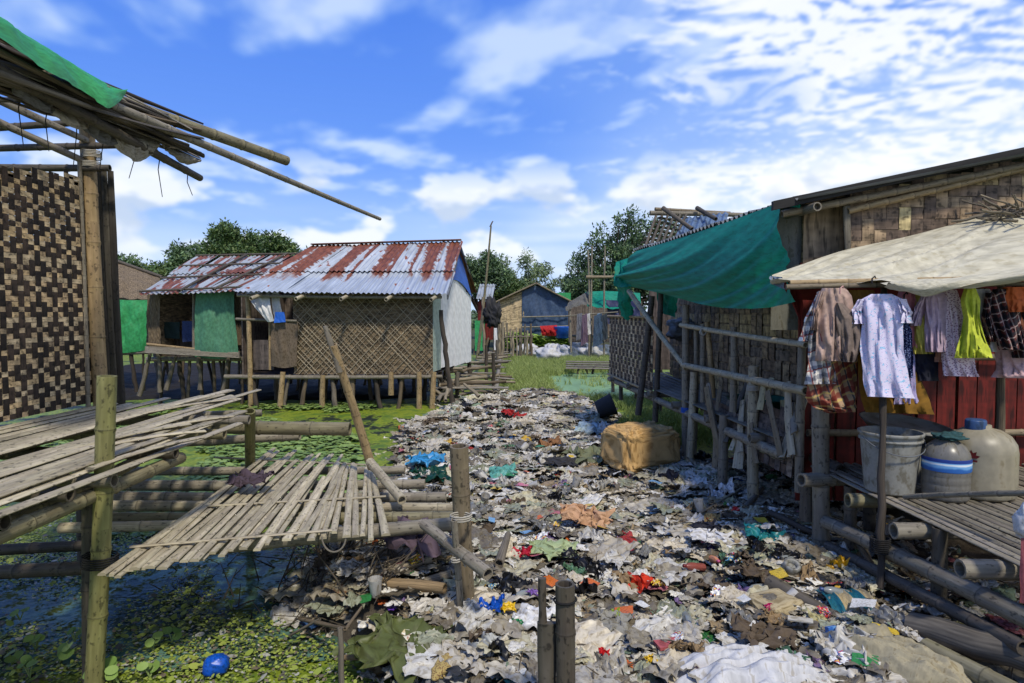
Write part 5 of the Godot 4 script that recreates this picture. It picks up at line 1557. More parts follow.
func make_laundry() -> void:
	# the platform with its rails
	var t := thing("laundry_platform", "low dark slatted platform with round rails holding the water jugs", "platform", Vector3(3.2, 0, -4.0))
	for k in 32:
		var x := 2.36 + k * 0.058
		slat("slat", Vector3(x + 0.12 + rf(-0.01, 0.01), 0.79 + rf(-0.004, 0.01), -1.7 - rf(0, 0.2)), Vector3(x + rf(-0.01, 0.01), 0.79 + rf(-0.004, 0.01), -4.85 - rf(0, 0.25)), 0.054, 0.014, Vector3.UP, bcol("grey") * rf(0.7, 1.1), t)
	for d in [2.4, 3.1, 3.65, 4.25, 4.8]:
		culm("joist", Vector3(2.30 - rf(0, 0.1), 0.735, -d), Vector3(4.4, 0.735, -d), 0.048, ["grey", "olive"][rng.randi() % 2], t)
	culm("edge_strip", at(905, 497, 3.98), at(1040, 493, 3.1), 0.018, "grey", t)
	culm("rail", at(826, 522, 4.62), at(1050, 630, 2.8), 0.046, "grey", t, 0.05)
	culm("rail", at(828, 546, 4.6), at(1024, 648, 2.85), 0.036, "dark", t, 0.036)
	culm("rail", at(850, 520, 4.7), at(880, 585, 4.0), 0.03, "dark", t)
	for q in [[850, 560, 850, 486, 4.5, 0.045], [938, 640, 940, 528, 3.55, 0.045], [806, 520, 807, 482, 4.8, 0.05], [870, 580, 868, 470, 5.0, 0.05]]:
		culm("post", at(q[0], q[1], q[4]), at(q[2], q[3], q[4]), q[5], "dark", t)
	for k in 7:
		var p := Vector3(rf(2.9, 4.3), 0.75, -rf(2.4, 4.9))
		stick("stilt", Vector3(p.x, -0.1, p.z), p, 0.05, "dark", t)
	stick("thin_pole", at(880, 588, 3.85), at(884, 284, 4.34), 0.024, "dark", t, 0.02)
	stick("thin_pole", at(1000, 440, 4.5), at(1001, 280, 4.5), 0.03, "brown", t, 0.02)
	lash(t, at(880, 545, 3.9), 0.05, Vector3.UP, 8, M.twine_dark)
	culm("clothes_pole", at(786, 287, 4.28), at(1050, 284, 4.1), 0.018, "brown", t)
	# awning
	var a := thing("cream_awning", "sagging cream canvas awning over the washing and jugs", "awning", at(900, 285, 4.4))
	put("canvas", cloth([at(772, 275, 4.62), at(800, 265, 4.8), at(845, 250, 4.98), at(905, 237, 5.02), at(955, 224, 5.02), at(1000, 214, 5.02), at(1060, 216, 5.0)], [at(770, 281, 4.5), at(800, 281, 4.4), at(845, 283, 4.25), at(885, 284, 4.12), at(920, 293, 4.05), at(965, 287, 4.0), at(1060, 272, 3.9)], 80, 30, Vector3(0, -0.02, 0.02), 0.10, 3.2, 121, 2.0, 0.7, 0.45).mesh(), M.tarp_cream, a)
	put("rolled_hem", cloth([at(880, 283, 4.1), at(920, 279, 4.02), at(960, 277, 3.98), at(1060, 262, 3.88)], [at(884, 287, 4.06), at(922, 296, 3.98), at(962, 289, 3.94), at(1060, 276, 3.84)], 50, 8, Vector3(0, 0, 0.06), 0.05, 3.0, 123, 2.0, 0.5, 0.5).mesh(), M.tarp_cream, a)
	put("tied_corner", cloth([at(770, 276, 4.6), at(782, 277, 4.5)], [at(774, 285, 4.55), at(786, 290, 4.5)], 8, 6, Vector3.ZERO, 0.05, 4.0, 125).mesh(), dye("checked rag", Color(0.5, 0.55, 0.62), 0.85), a)
	culm("front_pole", at(790, 283, 4.36), at(1050, 278, 4.0), 0.02, "tan", a)
	culm("ridge_pole", at(800, 268, 4.9), at(1060, 220, 5.05), 0.025, "grey", a)
	var tw := MB.new()
	for k in 46:
		var p := at(rf(985, 1045), rf(206, 222), 4.9 + rf(-0.15, 0.1))
		stick_into(tw, p, p + Vector3(rf(-0.3, 0.3), rf(-0.08, 0.12), rf(-0.25, 0.25)), rf(0.005, 0.014), ["pale", "grey"][rng.randi() % 2], 0.06, 5)
	tag(put("twig_pile", tw.mesh(), M.wood), "pile of dry grey twigs lying on the cream awning", "twigs", "", "stuff")
	# washing
	var D := 4.2
	garment("plaid_sarong", "red and cream plaid sarong, lowest and widest of the washing", "sarong", D + 0.12, [[[330, 806, 862], [380, 803, 862], [398, 802, 864], [408, 812, 862], [413, 828, 858]]], M.plaid_red, 0.12, 1, 2.2)
	garment("checked_shirt", "grey checked shirt half covered by the dusty pink blouse", "shirt", D + 0.06, [[[292, 816, 840], [320, 808, 838], [360, 806, 836], [384, 803, 836]], [[296, 815, 826], [318, 803, 818], [341, 796, 812]]], M.plaid, 0.08, 2, 1.6)
	garment("pink_blouse", "plain dusty pink short sleeved blouse on a hanger", "blouse", D, [[[288, 822, 846], [296, 818, 852], [318, 816, 856], [345, 816, 854], [361, 815, 852]], [[291, 818, 828], [310, 812, 820], [330, 810, 818]]], dye("dusty pink cotton", Color(0.74, 0.63, 0.57), 0.85, T.cloth), 0.08, 3)
	garment("grey_vest", "faded grey brown strappy vest between the blouse and the lavender shirt", "vest", D - 0.03, [[[303, 836, 843], [318, 834, 858], [335, 834, 860], [352, 836, 858], [362, 842, 854]]], dye("taupe cotton", Color(0.50, 0.44, 0.40), 0.85, T.cloth), 0.08, 4)
	garment("mustard_cloth", "mustard brown towel hanging behind the lavender shirt", "towel", D + 0.1, [[[290, 846, 872], [320, 852, 884], [360, 858, 905], [400, 862, 922], [412, 864, 924]]], dye("mustard cotton", Color(0.50, 0.36, 0.10), 0.9, T.cloth), 0.10, 5)
	garment("lavender_shirt", "lavender printed tee shirt, the longest pale garment", "t-shirt", D - 0.08, [[[294, 872, 890], [299, 863, 900], [306, 862, 903], [318, 864, 902], [350, 864, 902], [380, 866, 905], [397, 868, 908]], [[299, 862, 870], [310, 856, 865], [324, 857, 867]], [[299, 896, 903], [311, 899, 908], [323, 899, 907]]], M.print_tee, 0.08, 6)
	garment("white_print_skirt", "white printed skirt below the navy batik cloth", "skirt", D, [[[330, 893, 908], [352, 894, 918], [385, 897, 922], [404, 893, 923]]], dye("white print", Color(0.74, 0.72, 0.82), 0.85, T.print_tee), 0.07, 7)
	garment("batik_cloth", "navy and white batik cloth on a dark hanger", "cloth", D - 0.06, [[[320, 902, 908], [330, 899, 912], [350, 898, 914], [378, 897, 914]]], M.batik, 0.06, 8)
	garment("yellow_dress", "pale yellow child's dress with lace hem behind the mauve shirt", "dress", D + 0.02, [[[290, 915, 925], [310, 913, 928], [330, 911, 932], [354, 911, 934]]], dye("pale yellow cotton", Color(0.74, 0.70, 0.32), 0.85, T.cloth), 0.06, 9)
	garment("navy_shorts", "dark navy shorts below the pale yellow dress", "shorts", D + 0.05, [[[352, 912, 936], [365, 911, 938], [381, 912, 938]]], dye("navy cotton", Color(0.08, 0.09, 0.15), 0.85, T.cloth), 0.05, 10)
	garment("mauve_shirt", "plain pale mauve child's tee shirt with wide sleeve", "t-shirt", D - 0.04, [[[289, 928, 942], [298, 924, 946], [325, 926, 946], [352, 927, 946]], [[292, 924, 932], [308, 916, 926], [326, 912, 922]]], dye("mauve cotton", Color(0.78, 0.68, 0.74), 0.85, T.cloth), 0.06, 11)
	garment("floral_dress", "long mauve floral dress beside the lime dress", "dress", D - 0.02, [[[290, 944, 956], [308, 942, 962], [335, 943, 964], [360, 942, 970], [376, 943, 976]]], M.floral, 0.07, 12)
	garment("lime_dress", "bright lime yellow child's dress with flared skirt", "dress", D - 0.14, [[[288, 964, 976], [300, 960, 981], [318, 963, 980], [335, 960, 985], [350, 955, 992], [358, 953, 994]]], dye("lime tulle", Color(0.78, 0.82, 0.26), 0.8, T.cloth), 0.08, 34)
	garment("ochre_cloth", "ochre brown cloth hanging between lime dress and checked shirt", "cloth", D + 0.08, [[[288, 974, 990], [310, 976, 994], [345, 978, 1000]]], dye("ochre cotton", Color(0.52, 0.38, 0.12), 0.85, T.cloth), 0.06, 14)
	garment("dark_plaid_shirt", "dark red and navy plaid shirt with long sleeve", "shirt", D - 0.05, [[[289, 992, 1012], [300, 986, 1020], [325, 990, 1024], [350, 1000, 1030]], [[293, 984, 994], [318, 980, 990], [342, 985, 996]]], M.plaid_dark, 0.08, 15, 2.2)
	garment("dark_plaid_shirt", "dark plaid shirt at the end, overlapping the long sleeved plaid one", "shirt", D + 0.03, [[[286, 1012, 1040], [310, 1008, 1046], [358, 1012, 1046]]], M.plaid_dark, 0.08, 16, 2.0)
	garment("brown_cloth", "chestnut cloth hanging inside the plaid shirts", "cloth", D + 0.0, [[[290, 1004, 1018], [315, 1002, 1022], [330, 1004, 1026]]], dye("chestnut cotton", Color(0.42, 0.24, 0.14), 0.85, T.cloth), 0.06, 17)
	garment("peach_top", "peach sleeveless top partly behind the mauve shirt", "top", D + 0.06, [[[289, 932, 948], [305, 930, 952], [340, 931, 952], [362, 930, 954]]], dye("peach cotton", Color(0.80, 0.58, 0.48), 0.85, T.cloth), 0.06, 21)
	garment("white_shirt", "white child's shirt behind the lime dress", "shirt", D + 0.04, [[[289, 970, 990], [305, 968, 996], [335, 970, 996], [352, 971, 997]]], dye("white cotton", Color(0.84, 0.83, 0.82), 0.85, T.cloth), 0.06, 22)
	garment("rose_shirt", "rose pink shirt between the lavender shirt and yellow dress", "shirt", D + 0.03, [[[288, 900, 916], [300, 896, 920], [330, 898, 918], [348, 899, 919]]], dye("rose cotton", Color(0.80, 0.52, 0.56), 0.85, T.cloth), 0.06, 23)
	garment("orange_cloth", "orange folded cloth over the line among the plaid shirts", "cloth", D - 0.08, [[[287, 1004, 1026], [300, 1003, 1028], [312, 1006, 1026]]], dye("orange cotton", Color(0.80, 0.40, 0.20), 0.85, T.cloth), 0.05, 24)
	garment("pink_skirt", "pale pink skirt hanging below the dark plaid shirts", "skirt", D + 0.1, [[[335, 1000, 1026], [360, 998, 1032], [378, 997, 1034]]], dye("pale pink cotton", Color(0.82, 0.68, 0.68), 0.85, T.cloth), 0.07, 25)
	# hangers
	for q in [[840, 294, "pink", Color(0.80, 0.62, 0.58), -0.16], [872, 284, "dark", Color(0.12, 0.08, 0.08), -0.1], [904, 300, "black", Color(0.07, 0.07, 0.08), -0.05], [934, 284, "red", Color(0.5, 0.12, 0.10), 0.02], [952, 286, "maroon", Color(0.35, 0.10, 0.10), 0.0], [1000, 284, "brown", Color(0.4, 0.25, 0.15), -0.02]]:
		var mb := MB.new()
		var p := at(q[0], q[1], D + q[4])
		var pts := [p + Vector3(0.0, 0.0, 0), p + Vector3(0.085, -0.055, 0), p + Vector3(0.1, -0.075, 0), p + Vector3(0, -0.08, 0), p + Vector3(-0.1, -0.075, 0), p + Vector3(-0.085, -0.055, 0), p]
		mb.tube(pts, [0.006, 0.006, 0.006, 0.006, 0.006, 0.006, 0.006], 6, Color.WHITE, false)
		mb.tube([p, p + Vector3(0, 0.035, 0), p + Vector3(0.018, 0.05, 0), p + Vector3(0.022, 0.035, 0)], [0.005, 0.005, 0.005, 0.004], 6, Color.WHITE, false)
		tag(put("coat_hanger", mb.mesh(), dye(q[2] + " hanger", q[3], 0.4)), q[2] + " plastic coat hanger hooked under the cream awning", "hanger", "hangers under the awning")
	# bucket, tray, jugs
	var H := 0.808
	var o := on(889, 491, H)
	var b := thing("paint_bucket", "large dirty pale grey plastic bucket with ribbed rim on the platform", "bucket", o)
	put("body", lathe([[0.0, 0.004], [0.143, 0.004], [0.149, 0.015], [0.178, 0.345], [0.189, 0.347], [0.189, 0.359], [0.180, 0.362], [0.183, 0.382], [0.194, 0.384], [0.196, 0.402], [0.187, 0.406], [0.179, 0.40], [0.144, 0.03], [0.0, 0.03]], Transform3D(Basis(), o), 32).mesh(), M.bucket, b)
	put("water", lathe([[0.0, 0.28], [0.170, 0.28]], Transform3D(Basis(), o), 24).mesh(), dye("bucket water", Color(0.2, 0.2, 0.18), 0.1), b)
	var mbh := MB.new()
	var hp := []
	var hr := []
	for k in 15:
		var an := PI * k / 14.0
		hp.append(o + Vector3(0.194 * cos(an), 0.375 - 0.10 * sin(an), 0.194 * sin(an) + 0.01)); hr.append(0.004)
	mbh.tube(hp, hr, 5, Color.WHITE, false)
	put("handle", mbh.mesh(), M.iron, b)
	var tp := on(905, 445, 1.10)
	tag(put("round_tray", lathe([[0.0, 0.0], [0.26, 0.0], [0.30, 0.035], [0.312, 0.035], [0.265, -0.012], [0.0, -0.012]], Transform3D(Basis(Vector3(0, 0, 1), -0.10) * Basis(Vector3.RIGHT, 0.12), at(906, 428, 4.62)), 32).mesh(), M.tray), "dull grey round tray lying behind the bucket", "tray")
	tag(put("crate_stand", lathe([[0.2, -0.36], [0.22, -0.02], [0.0, -0.02]], Transform3D(Basis(), at(906, 428, 4.62)), 20).mesh(), M.bucket), "dim grey tub carrying the round tray behind the bucket", "tub")
	o = on(945, 498, H)
	var j := thing("water_bottle", "smaller ribbed grey water bottle with wide blue label band", "bottle", o)
	put("body", lathe([[0.0, 0.0], [0.12, 0.0], [0.132, 0.02], [0.134, 0.05], [0.129, 0.058], [0.134, 0.066], [0.134, 0.10], [0.129, 0.108], [0.134, 0.116], [0.134, 0.15], [0.129, 0.158], [0.134, 0.166], [0.135, 0.27], [0.128, 0.30], [0.106, 0.34], [0.07, 0.37], [0.042, 0.385], [0.038, 0.41], [0.0, 0.41]], Transform3D(Basis(), o), 28).mesh(), M.jug_grey, j)
	put("label", lathe([[0.1355, 0.19], [0.1375, 0.195], [0.1375, 0.268], [0.1355, 0.272]], Transform3D(Basis(), o), 28).mesh(), M.label_blue, j)
	put("tied_rag", blob(o + Vector3(0.02, 0.40, 0.0), Vector3(0.11, 0.028, 0.08), Basis(Vector3.UP, 0.4), 0.9, 0.5, 133, 24, 14), dye("teal rag", Color(0.16, 0.30, 0.31), 0.85), j)
	o = on(984, 496, H) + Vector3(0, 0, -0.04)
	j = thing("water_jug", "big cream water jug with blue cap, red tap and small red flower mark", "jug", o)
	put("body", lathe([[0.0, 0.0], [0.178, 0.0], [0.196, 0.02], [0.199, 0.06], [0.199, 0.29], [0.190, 0.345], [0.16, 0.395], [0.11, 0.428], [0.055, 0.44], [0.053, 0.46], [0.0, 0.46]], Transform3D(Basis(), o), 32).mesh(), M.jug_cream, j)
	put("cap", lathe([[0.056, 0.43], [0.06, 0.435], [0.06, 0.485], [0.054, 0.495], [0.0, 0.495]], Transform3D(Basis(), o + Vector3(-0.04, 0, 0)), 20).mesh(), dye("blue cap", Color(0.22, 0.33, 0.5), 0.45), j)
	var dirv := (EYE - o); dirv.y = 0; dirv = dirv.normalized()
	var sidev := Vector3(-dirv.z, 0, dirv.x)
	var tapd := (dirv * 0.78 - Vector3(dirv.z, 0, -dirv.x) * 0.62).normalized()
	var tapo := o + tapd * 0.198 + Vector3(0, 0.085, 0)
	var tb := Basis(tapd.cross(Vector3.UP).normalized(), -PI / 2)
	put("tap", lathe([[0.0, 0.0], [0.022, 0.0], [0.022, 0.05], [0.0, 0.052]], Transform3D(Basis(Quaternion(Vector3.UP, tapd)), tapo), 12).mesh(), dye("white plastic", Color(0.78, 0.77, 0.74), 0.4), j)
	put("tap_lever", lathe([[0.0, 0.0], [0.02, 0.0], [0.016, 0.05], [0.0, 0.052]], Transform3D(Basis(), tapo + tapd * 0.04), 12).mesh(), dye("red plastic", Color(0.72, 0.10, 0.09), 0.4), j)
	put("tap_spout", lathe([[0.0, -0.045], [0.014, -0.045], [0.014, 0.0], [0.0, 0.0]], Transform3D(Basis(), tapo + tapd * 0.04), 12).mesh(), M["white plastic"], j)
	# red flower mark printed on the shoulder
	var mk := MB.new()
	var fd := (dirv * 0.97 - Vector3(dirv.z, 0, -dirv.x) * 0.25).normalized()
	var mo := o + fd * 0.2005 + Vector3(0, 0.27, 0)
	var ms := fd.cross(Vector3.UP).normalized()
	for k in 5:
		var an := PI * (0.1 + 0.2 * k)
		var pd := ms * cos(an) + Vector3.UP * sin(an)
		var q := pd.cross(fd).normalized() * 0.011
		var bo := mo + fd * 0.001
		mk.face([bo, bo + pd * 0.03 - q, bo + pd * 0.052, bo + pd * 0.03 + q])
	mk.face([mo + fd * 0.001 - ms * 0.035 + Vector3(0, -0.012, 0), mo + fd * 0.001 + ms * 0.03 + Vector3(0, -0.012, 0), mo + fd * 0.001 + ms * 0.03 + Vector3(0, -0.024, 0), mo + fd * 0.001 - ms * 0.035 + Vector3(0, -0.024, 0)])
	put("flower_mark", mk.mesh(), dye("faded red print", Color(0.40, 0.10, 0.10), 0.6), j)
	# pale bag and pink handle at the very edge
	t = thing("hanging_bag", "translucent white plastic bag hung on a pink strap at the platform's end", "bag", at(1026, 600, 2.9))
	put("bag", blob(at(1030, 523, 2.9), Vector3(0.065, 0.09, 0.06), Basis(), 0.9, 0.25, 137, 24, 16), M.white_sack, t)
	put("strap", cloth([at(1021, 538, 2.88), at(1029, 538, 2.88)], [at(1020, 603, 2.88), at(1028, 603, 2.88)], 6, 10, Vector3.ZERO, 0.02, 3.0, 139).mesh(), dye("pink strap", Color(0.55, 0.30, 0.33), 0.6), t)
	# logs lying along the foot of the platform
	tag(stick("fallen_log", at(912, 625, 3.35), at(1060, 672, 2.75), 0.075, "grey", self, 0.015), "thick grey log lying along the foot of the dark platform", "log")
	tag(culm("fallen_culm", at(925, 648, 3.1), at(1040, 705, 2.6), 0.05, "olive"), "olive bamboo culm lying below the thick grey log", "bamboo")
	tag(culm("fallen_culm", at(770, 583, 4.0), at(918, 668, 3.15), 0.055, "dark"), "dark bamboo culm under the teal and cream sack", "bamboo")
# ---------- trash ----------
func ground_at(px: float, py: float) -> Vector3:
	var p := on(px, py, 0.15)
	for k in 4: p = on(px, py, heap(p.x, p.z))
	return p
# a crumpled piece of film, about one metre across: sharp creases, torn rim
func scrap(sd: int, n: int, amp: float, folds: int, aspect := 1.0, torn := 0.25) -> ArrayMesh:
	var r := RandomNumberGenerator.new()
	r.seed = sd
	var ns := noise(sd, 1.0, 3)
	var fs := []
	for k in folds:
		var a := r.randf() * TAU
		fs.append([Vector2(cos(a), sin(a)), r.randf_range(-0.35, 0.35), r.randf_range(0.4, 1.0) * (1 if r.randf() < 0.55 else -1)])
	var mb := MB.new()
	var fn := func(u: float, v: float) -> Vector3:
		var p := Vector2(u - 0.5, (v - 0.5) * aspect)
		var e := maxf(absf(p.x), absf(p.y) / aspect) * 2.0
		var ang := atan2(p.y, p.x)
		p *= 1.0 - torn * e * e * (0.5 + ns.get_noise_2d(cos(ang) * 1.8 + 9.0, sin(ang) * 1.8))
		var y := 0.0
		for f in fs: y += f[2] * (absf(p.dot(f[0]) - f[1]) - 0.2)
		y = y * amp + amp * 0.9 * ns.get_noise_2d(p.x * 5.0, p.y * 5.0)
		var q := p + Vector2(ns.get_noise_2d(p.x * 3.0 + 50.0, p.y * 3.0), ns.get_noise_2d(p.x * 3.0, p.y * 3.0 + 50.0)) * amp * 0.7
		y -= e * e * amp * 0.25
		return Vector3(q.x, y, q.y)
	mb.grid(n, n, fn, 1.0, 1.0)
	return mb.mesh()
# a limp filled sack: a flattened dome of cloth with long creases along one way and a tucked rim
func limp(mid: Vector3, hx: float, hz: float, h: float, yaw: float, crease: float, sd: int) -> ArrayMesh:
	var mb := MB.new()
	var n := noise(sd, 1.0, 2)
	var b := Basis(Vector3.UP, yaw)
	var fn := func(u: float, v: float) -> Vector3:
		var x := u * 2.0 - 1.0
		var z := v * 2.0 - 1.0
		var edge := 1.0 - pow(pow(absf(x), 3.0) + pow(absf(z), 3.0), 0.9)
		var q := Vector2(x * sqrt(1.0 - z * z * 0.42), z * sqrt(1.0 - x * x * 0.42))
		q *= 1.0 + 0.10 * n.get_noise_2d(x * 1.3 + 7.0, z * 1.3)
		var fold := -absf(n.get_noise_2d(q.x * 0.7 + 0.5 * q.y, q.y * 2.1)) * 1.3 + 0.6 * n.get_noise_2d(q.x * 0.9, q.y * 0.9 + 20.0) - 0.4 * absf(n.get_noise_2d(q.x * 1.4 - q.y * 1.2 + 9.0, q.y * 2.6 + 5.0))
		var y := h * pow(maxf(edge, 0.0), 0.42) + crease * fold * sst(-0.1, 0.5, edge) - 0.06 * (1.0 - sst(0.0, 0.2, edge))
		return mid + b * Vector3(q.x * hx, y, q.y * hz)
	mb.grid(64, 52, fn, 2.0, 1.6)
	return mb.mesh()
func place(called: String, mesh: Mesh, m: Material, tf: Transform3D) -> MeshInstance3D:
	var o := MeshInstance3D.new()
	o.name = numbered(called)
	o.mesh = mesh
	o.material_override = m
	add_child(o, true)
	o.transform = tf
	return o
func tilt(a: float) -> Basis:
	return Basis(Vector3(rf(-1, 1), 0, rf(-1, 1)).normalized() if true else Vector3.UP, rf(-a, a)) * Basis(Vector3.UP, rf(0, TAU))
func trash_colour() -> Color:
	var k := rng.randf()
	var j := rf(0.75, 1.2)
	if k < 0.25: return lin(212, 209, 198) * j
	if k < 0.46: return lin(184, 178, 162) * j
	if k < 0.64: return lin(146, 138, 120) * j
	if k < 0.76: return lin(106, 98, 82) * j
	if k < 0.84: return lin(54, 54, 55) * j
	if k < 0.89: return lin(158, 138, 104) * j
	if k < 0.92: return lin(180, 174, 130) * j
	if k < 0.955: return lin(118, 136, 114) * j
	return [lin(150, 50, 44), lin(60, 96, 150), lin(196, 160, 60), lin(62, 130, 122), lin(176, 110, 120), lin(190, 100, 50), lin(52, 110, 60), lin(120, 100, 140)][rng.randi() % 8] * j
func make_trash() -> void:
	var sc := []
	for k in 10: sc.append(scrap(500 + k, 11, 0.13 + 0.022 * k, 3 + k % 4, [1.0, 0.65, 0.4, 0.9, 0.5][k % 5], 0.2))
	var balls := []
	for k in 3: balls.append(blob(Vector3.ZERO, Vector3(0.5, 0.26, 0.4), Basis(), 0.9, 0.5, 600 + k, 18, 12, 1.2))
	var heap_node := Node3D.new()
	heap_node.name = "litter"
	add_child(heap_node)
	tag(heap_node, "dense mass of crumpled grey, white and brown plastic litter filling the channel", "litter", "", "stuff")
	var tfs := []
	var cls := []
	for k in 13:
		tfs.append([]); cls.append([])
	var zones := [[2.4, 5.0, 3300, 0.06, 0.30], [5.0, 7.5, 3300, 0.07, 0.32], [7.5, 11.0, 3300, 0.09, 0.38], [11.0, 16.0, 2600, 0.15, 0.48]]
	for zn in zones:
		for k in zn[2]:
			var d := rf(zn[0], zn[1])
			var x := rf(-2.4, 3.2)
			var z := -d
			var ins := inside(x, z)
			if ins < rf(-0.3, 0.35): continue
			if x > 2.4 and rng.randf() < 0.45: continue
			if x < -0.75 and d > 3.5 and d < 5.4 and rng.randf() < 0.65: continue
			var s: float = lerpf(zn[3], zn[4], pow(rng.randf(), 2.0))
			var v := rng.randi() % 13
			if v > 9: s *= 0.62
			var bs := tilt(0.32) * Basis.from_scale(Vector3(s, s * rf(0.25, 0.7), s * rf(0.6, 1.2)))
			tfs[v].append(Transform3D(bs, Vector3(x, heap(x, z) + rf(-0.01, 0.025) + s * 0.03, z)))
			var c := trash_colour()
			cls[v].append(c)
	for v in 13:
		multi("crumpled_film" if v < 10 else "crumpled_ball", sc[v] if v < 10 else balls[v - 10], M["scrap%d" % (v / 3)] if v in [0, 3, 6] else (M.film if v % 2 else M.matte), tfs[v], cls[v], heap_node)
	# fine shreds and twigs
	var fl := scrap(700, 3, 0.2, 2, 0.6, 0.4)
	var tb := MB.new()
	tb.tube([Vector3(-0.5, 0, 0), Vector3(0.1, 0.04, 0.03), Vector3(0.5, 0, 0)], [0.03, 0.035, 0.02], 5, Color.WHITE, true)
	var twig := tb.mesh()
	var a1 := []
	var c1 := []
	var a2 := []
	var c2 := []
	for k in 9000:
		var d := 2.5 + 8.5 * pow(rng.randf(), 1.5)
		var x := rf(-2.4, 3.2)
		if inside(x, -d) < rf(-0.4, 0.2): continue
		var p := Vector3(x, heap(x, -d) + rf(0.0, 0.06), -d)
		if k % 5:
			var s := rf(0.015, 0.055)
			a1.append(Transform3D(tilt(1.2) * Basis.from_scale(Vector3(s, s, s * rf(0.5, 1.2))), p)); c1.append(trash_colour())
		else:
			var s := rf(0.04, 0.22)
			a2.append(Transform3D(tilt(0.35) * Basis.from_scale(Vector3(s, 0.1, 0.1)), p)); c2.append(Color(0.16, 0.13, 0.09) * rf(0.4, 1.8))
	multi("shreds", fl, M.matte, a1, c1, heap_node)
	multi("twigs", twig, M.wood, a2, c2, heap_node)
	# black matted straw and film hanging under the landing
	var st := MB.new()
	for k in 300:
		var p := on(rf(175, 395), rf(548, 640), 0.0)
		p.y = heap(p.x, p.z) + rf(0.0, 0.05)
		var dir := Vector3(rf(-0.3, 0.6), rf(0.02, 0.4), rf(-0.6, 0.3)).normalized() * rf(0.15, 0.5)
		var m1 := p + dir * 0.5 + Vector3(0, 0.04, 0)
		st.tube([p - dir * 0.3, m1 - dir * 0.2, p + dir], [0.002, rf(0.003, 0.008), 0.002], 4, Color(0.14, 0.12, 0.09) * rf(0.5, 1.8), false)
	tag(put("dark_straw", st.mesh(), M.wood), "matted dark straw and stems under the slatted landing", "straw", "", "stuff")

	# bigger limp bags between the small stuff
	var bigs := []
	for k in 4: bigs.append(scrap(900 + k, 18, 0.12 + 0.015 * k, 4 + k % 2, [0.8, 0.55, 1.0, 0.45][k], 0.14))
	for v in 4:
		var bt := []
		var bc := []
		for k in 270:
			var d := 2.8 + 11.5 * pow(rng.randf(), 1.3)
			var x := rf(-2.2, 2.6)
			if inside(x, -d) < 0.1: continue
			var s := rf(0.16, 0.46) * (0.85 + 0.03 * d)
			bt.append(Transform3D(tilt(0.25) * Basis.from_scale(Vector3(s, s * rf(0.5, 0.9), s * rf(0.6, 1.1))), Vector3(x, heap(x, -d) + 0.03 + s * 0.04, -d)))
			bc.append([lin(206, 203, 194), lin(180, 174, 160), lin(150, 142, 124), lin(116, 108, 92), lin(184, 178, 150), lin(142, 146, 124), lin(196, 186, 164)][rng.randi() % 7] * rf(0.8, 1.15))
		multi("limp_bags", bigs[v], M.film, bt, bc, heap_node)
	# pieces that can be told apart, where the photograph has them
	# [name, label, category, px, py, width px, material, scrap variant, height factor, aspect]
	var big := []
	for k in 6: big.append(scrap(800 + k, 18, 0.20 + 0.02 * k, 7, [0.8, 0.6, 1.0, 0.7, 0.5, 0.9][k], 0.3))
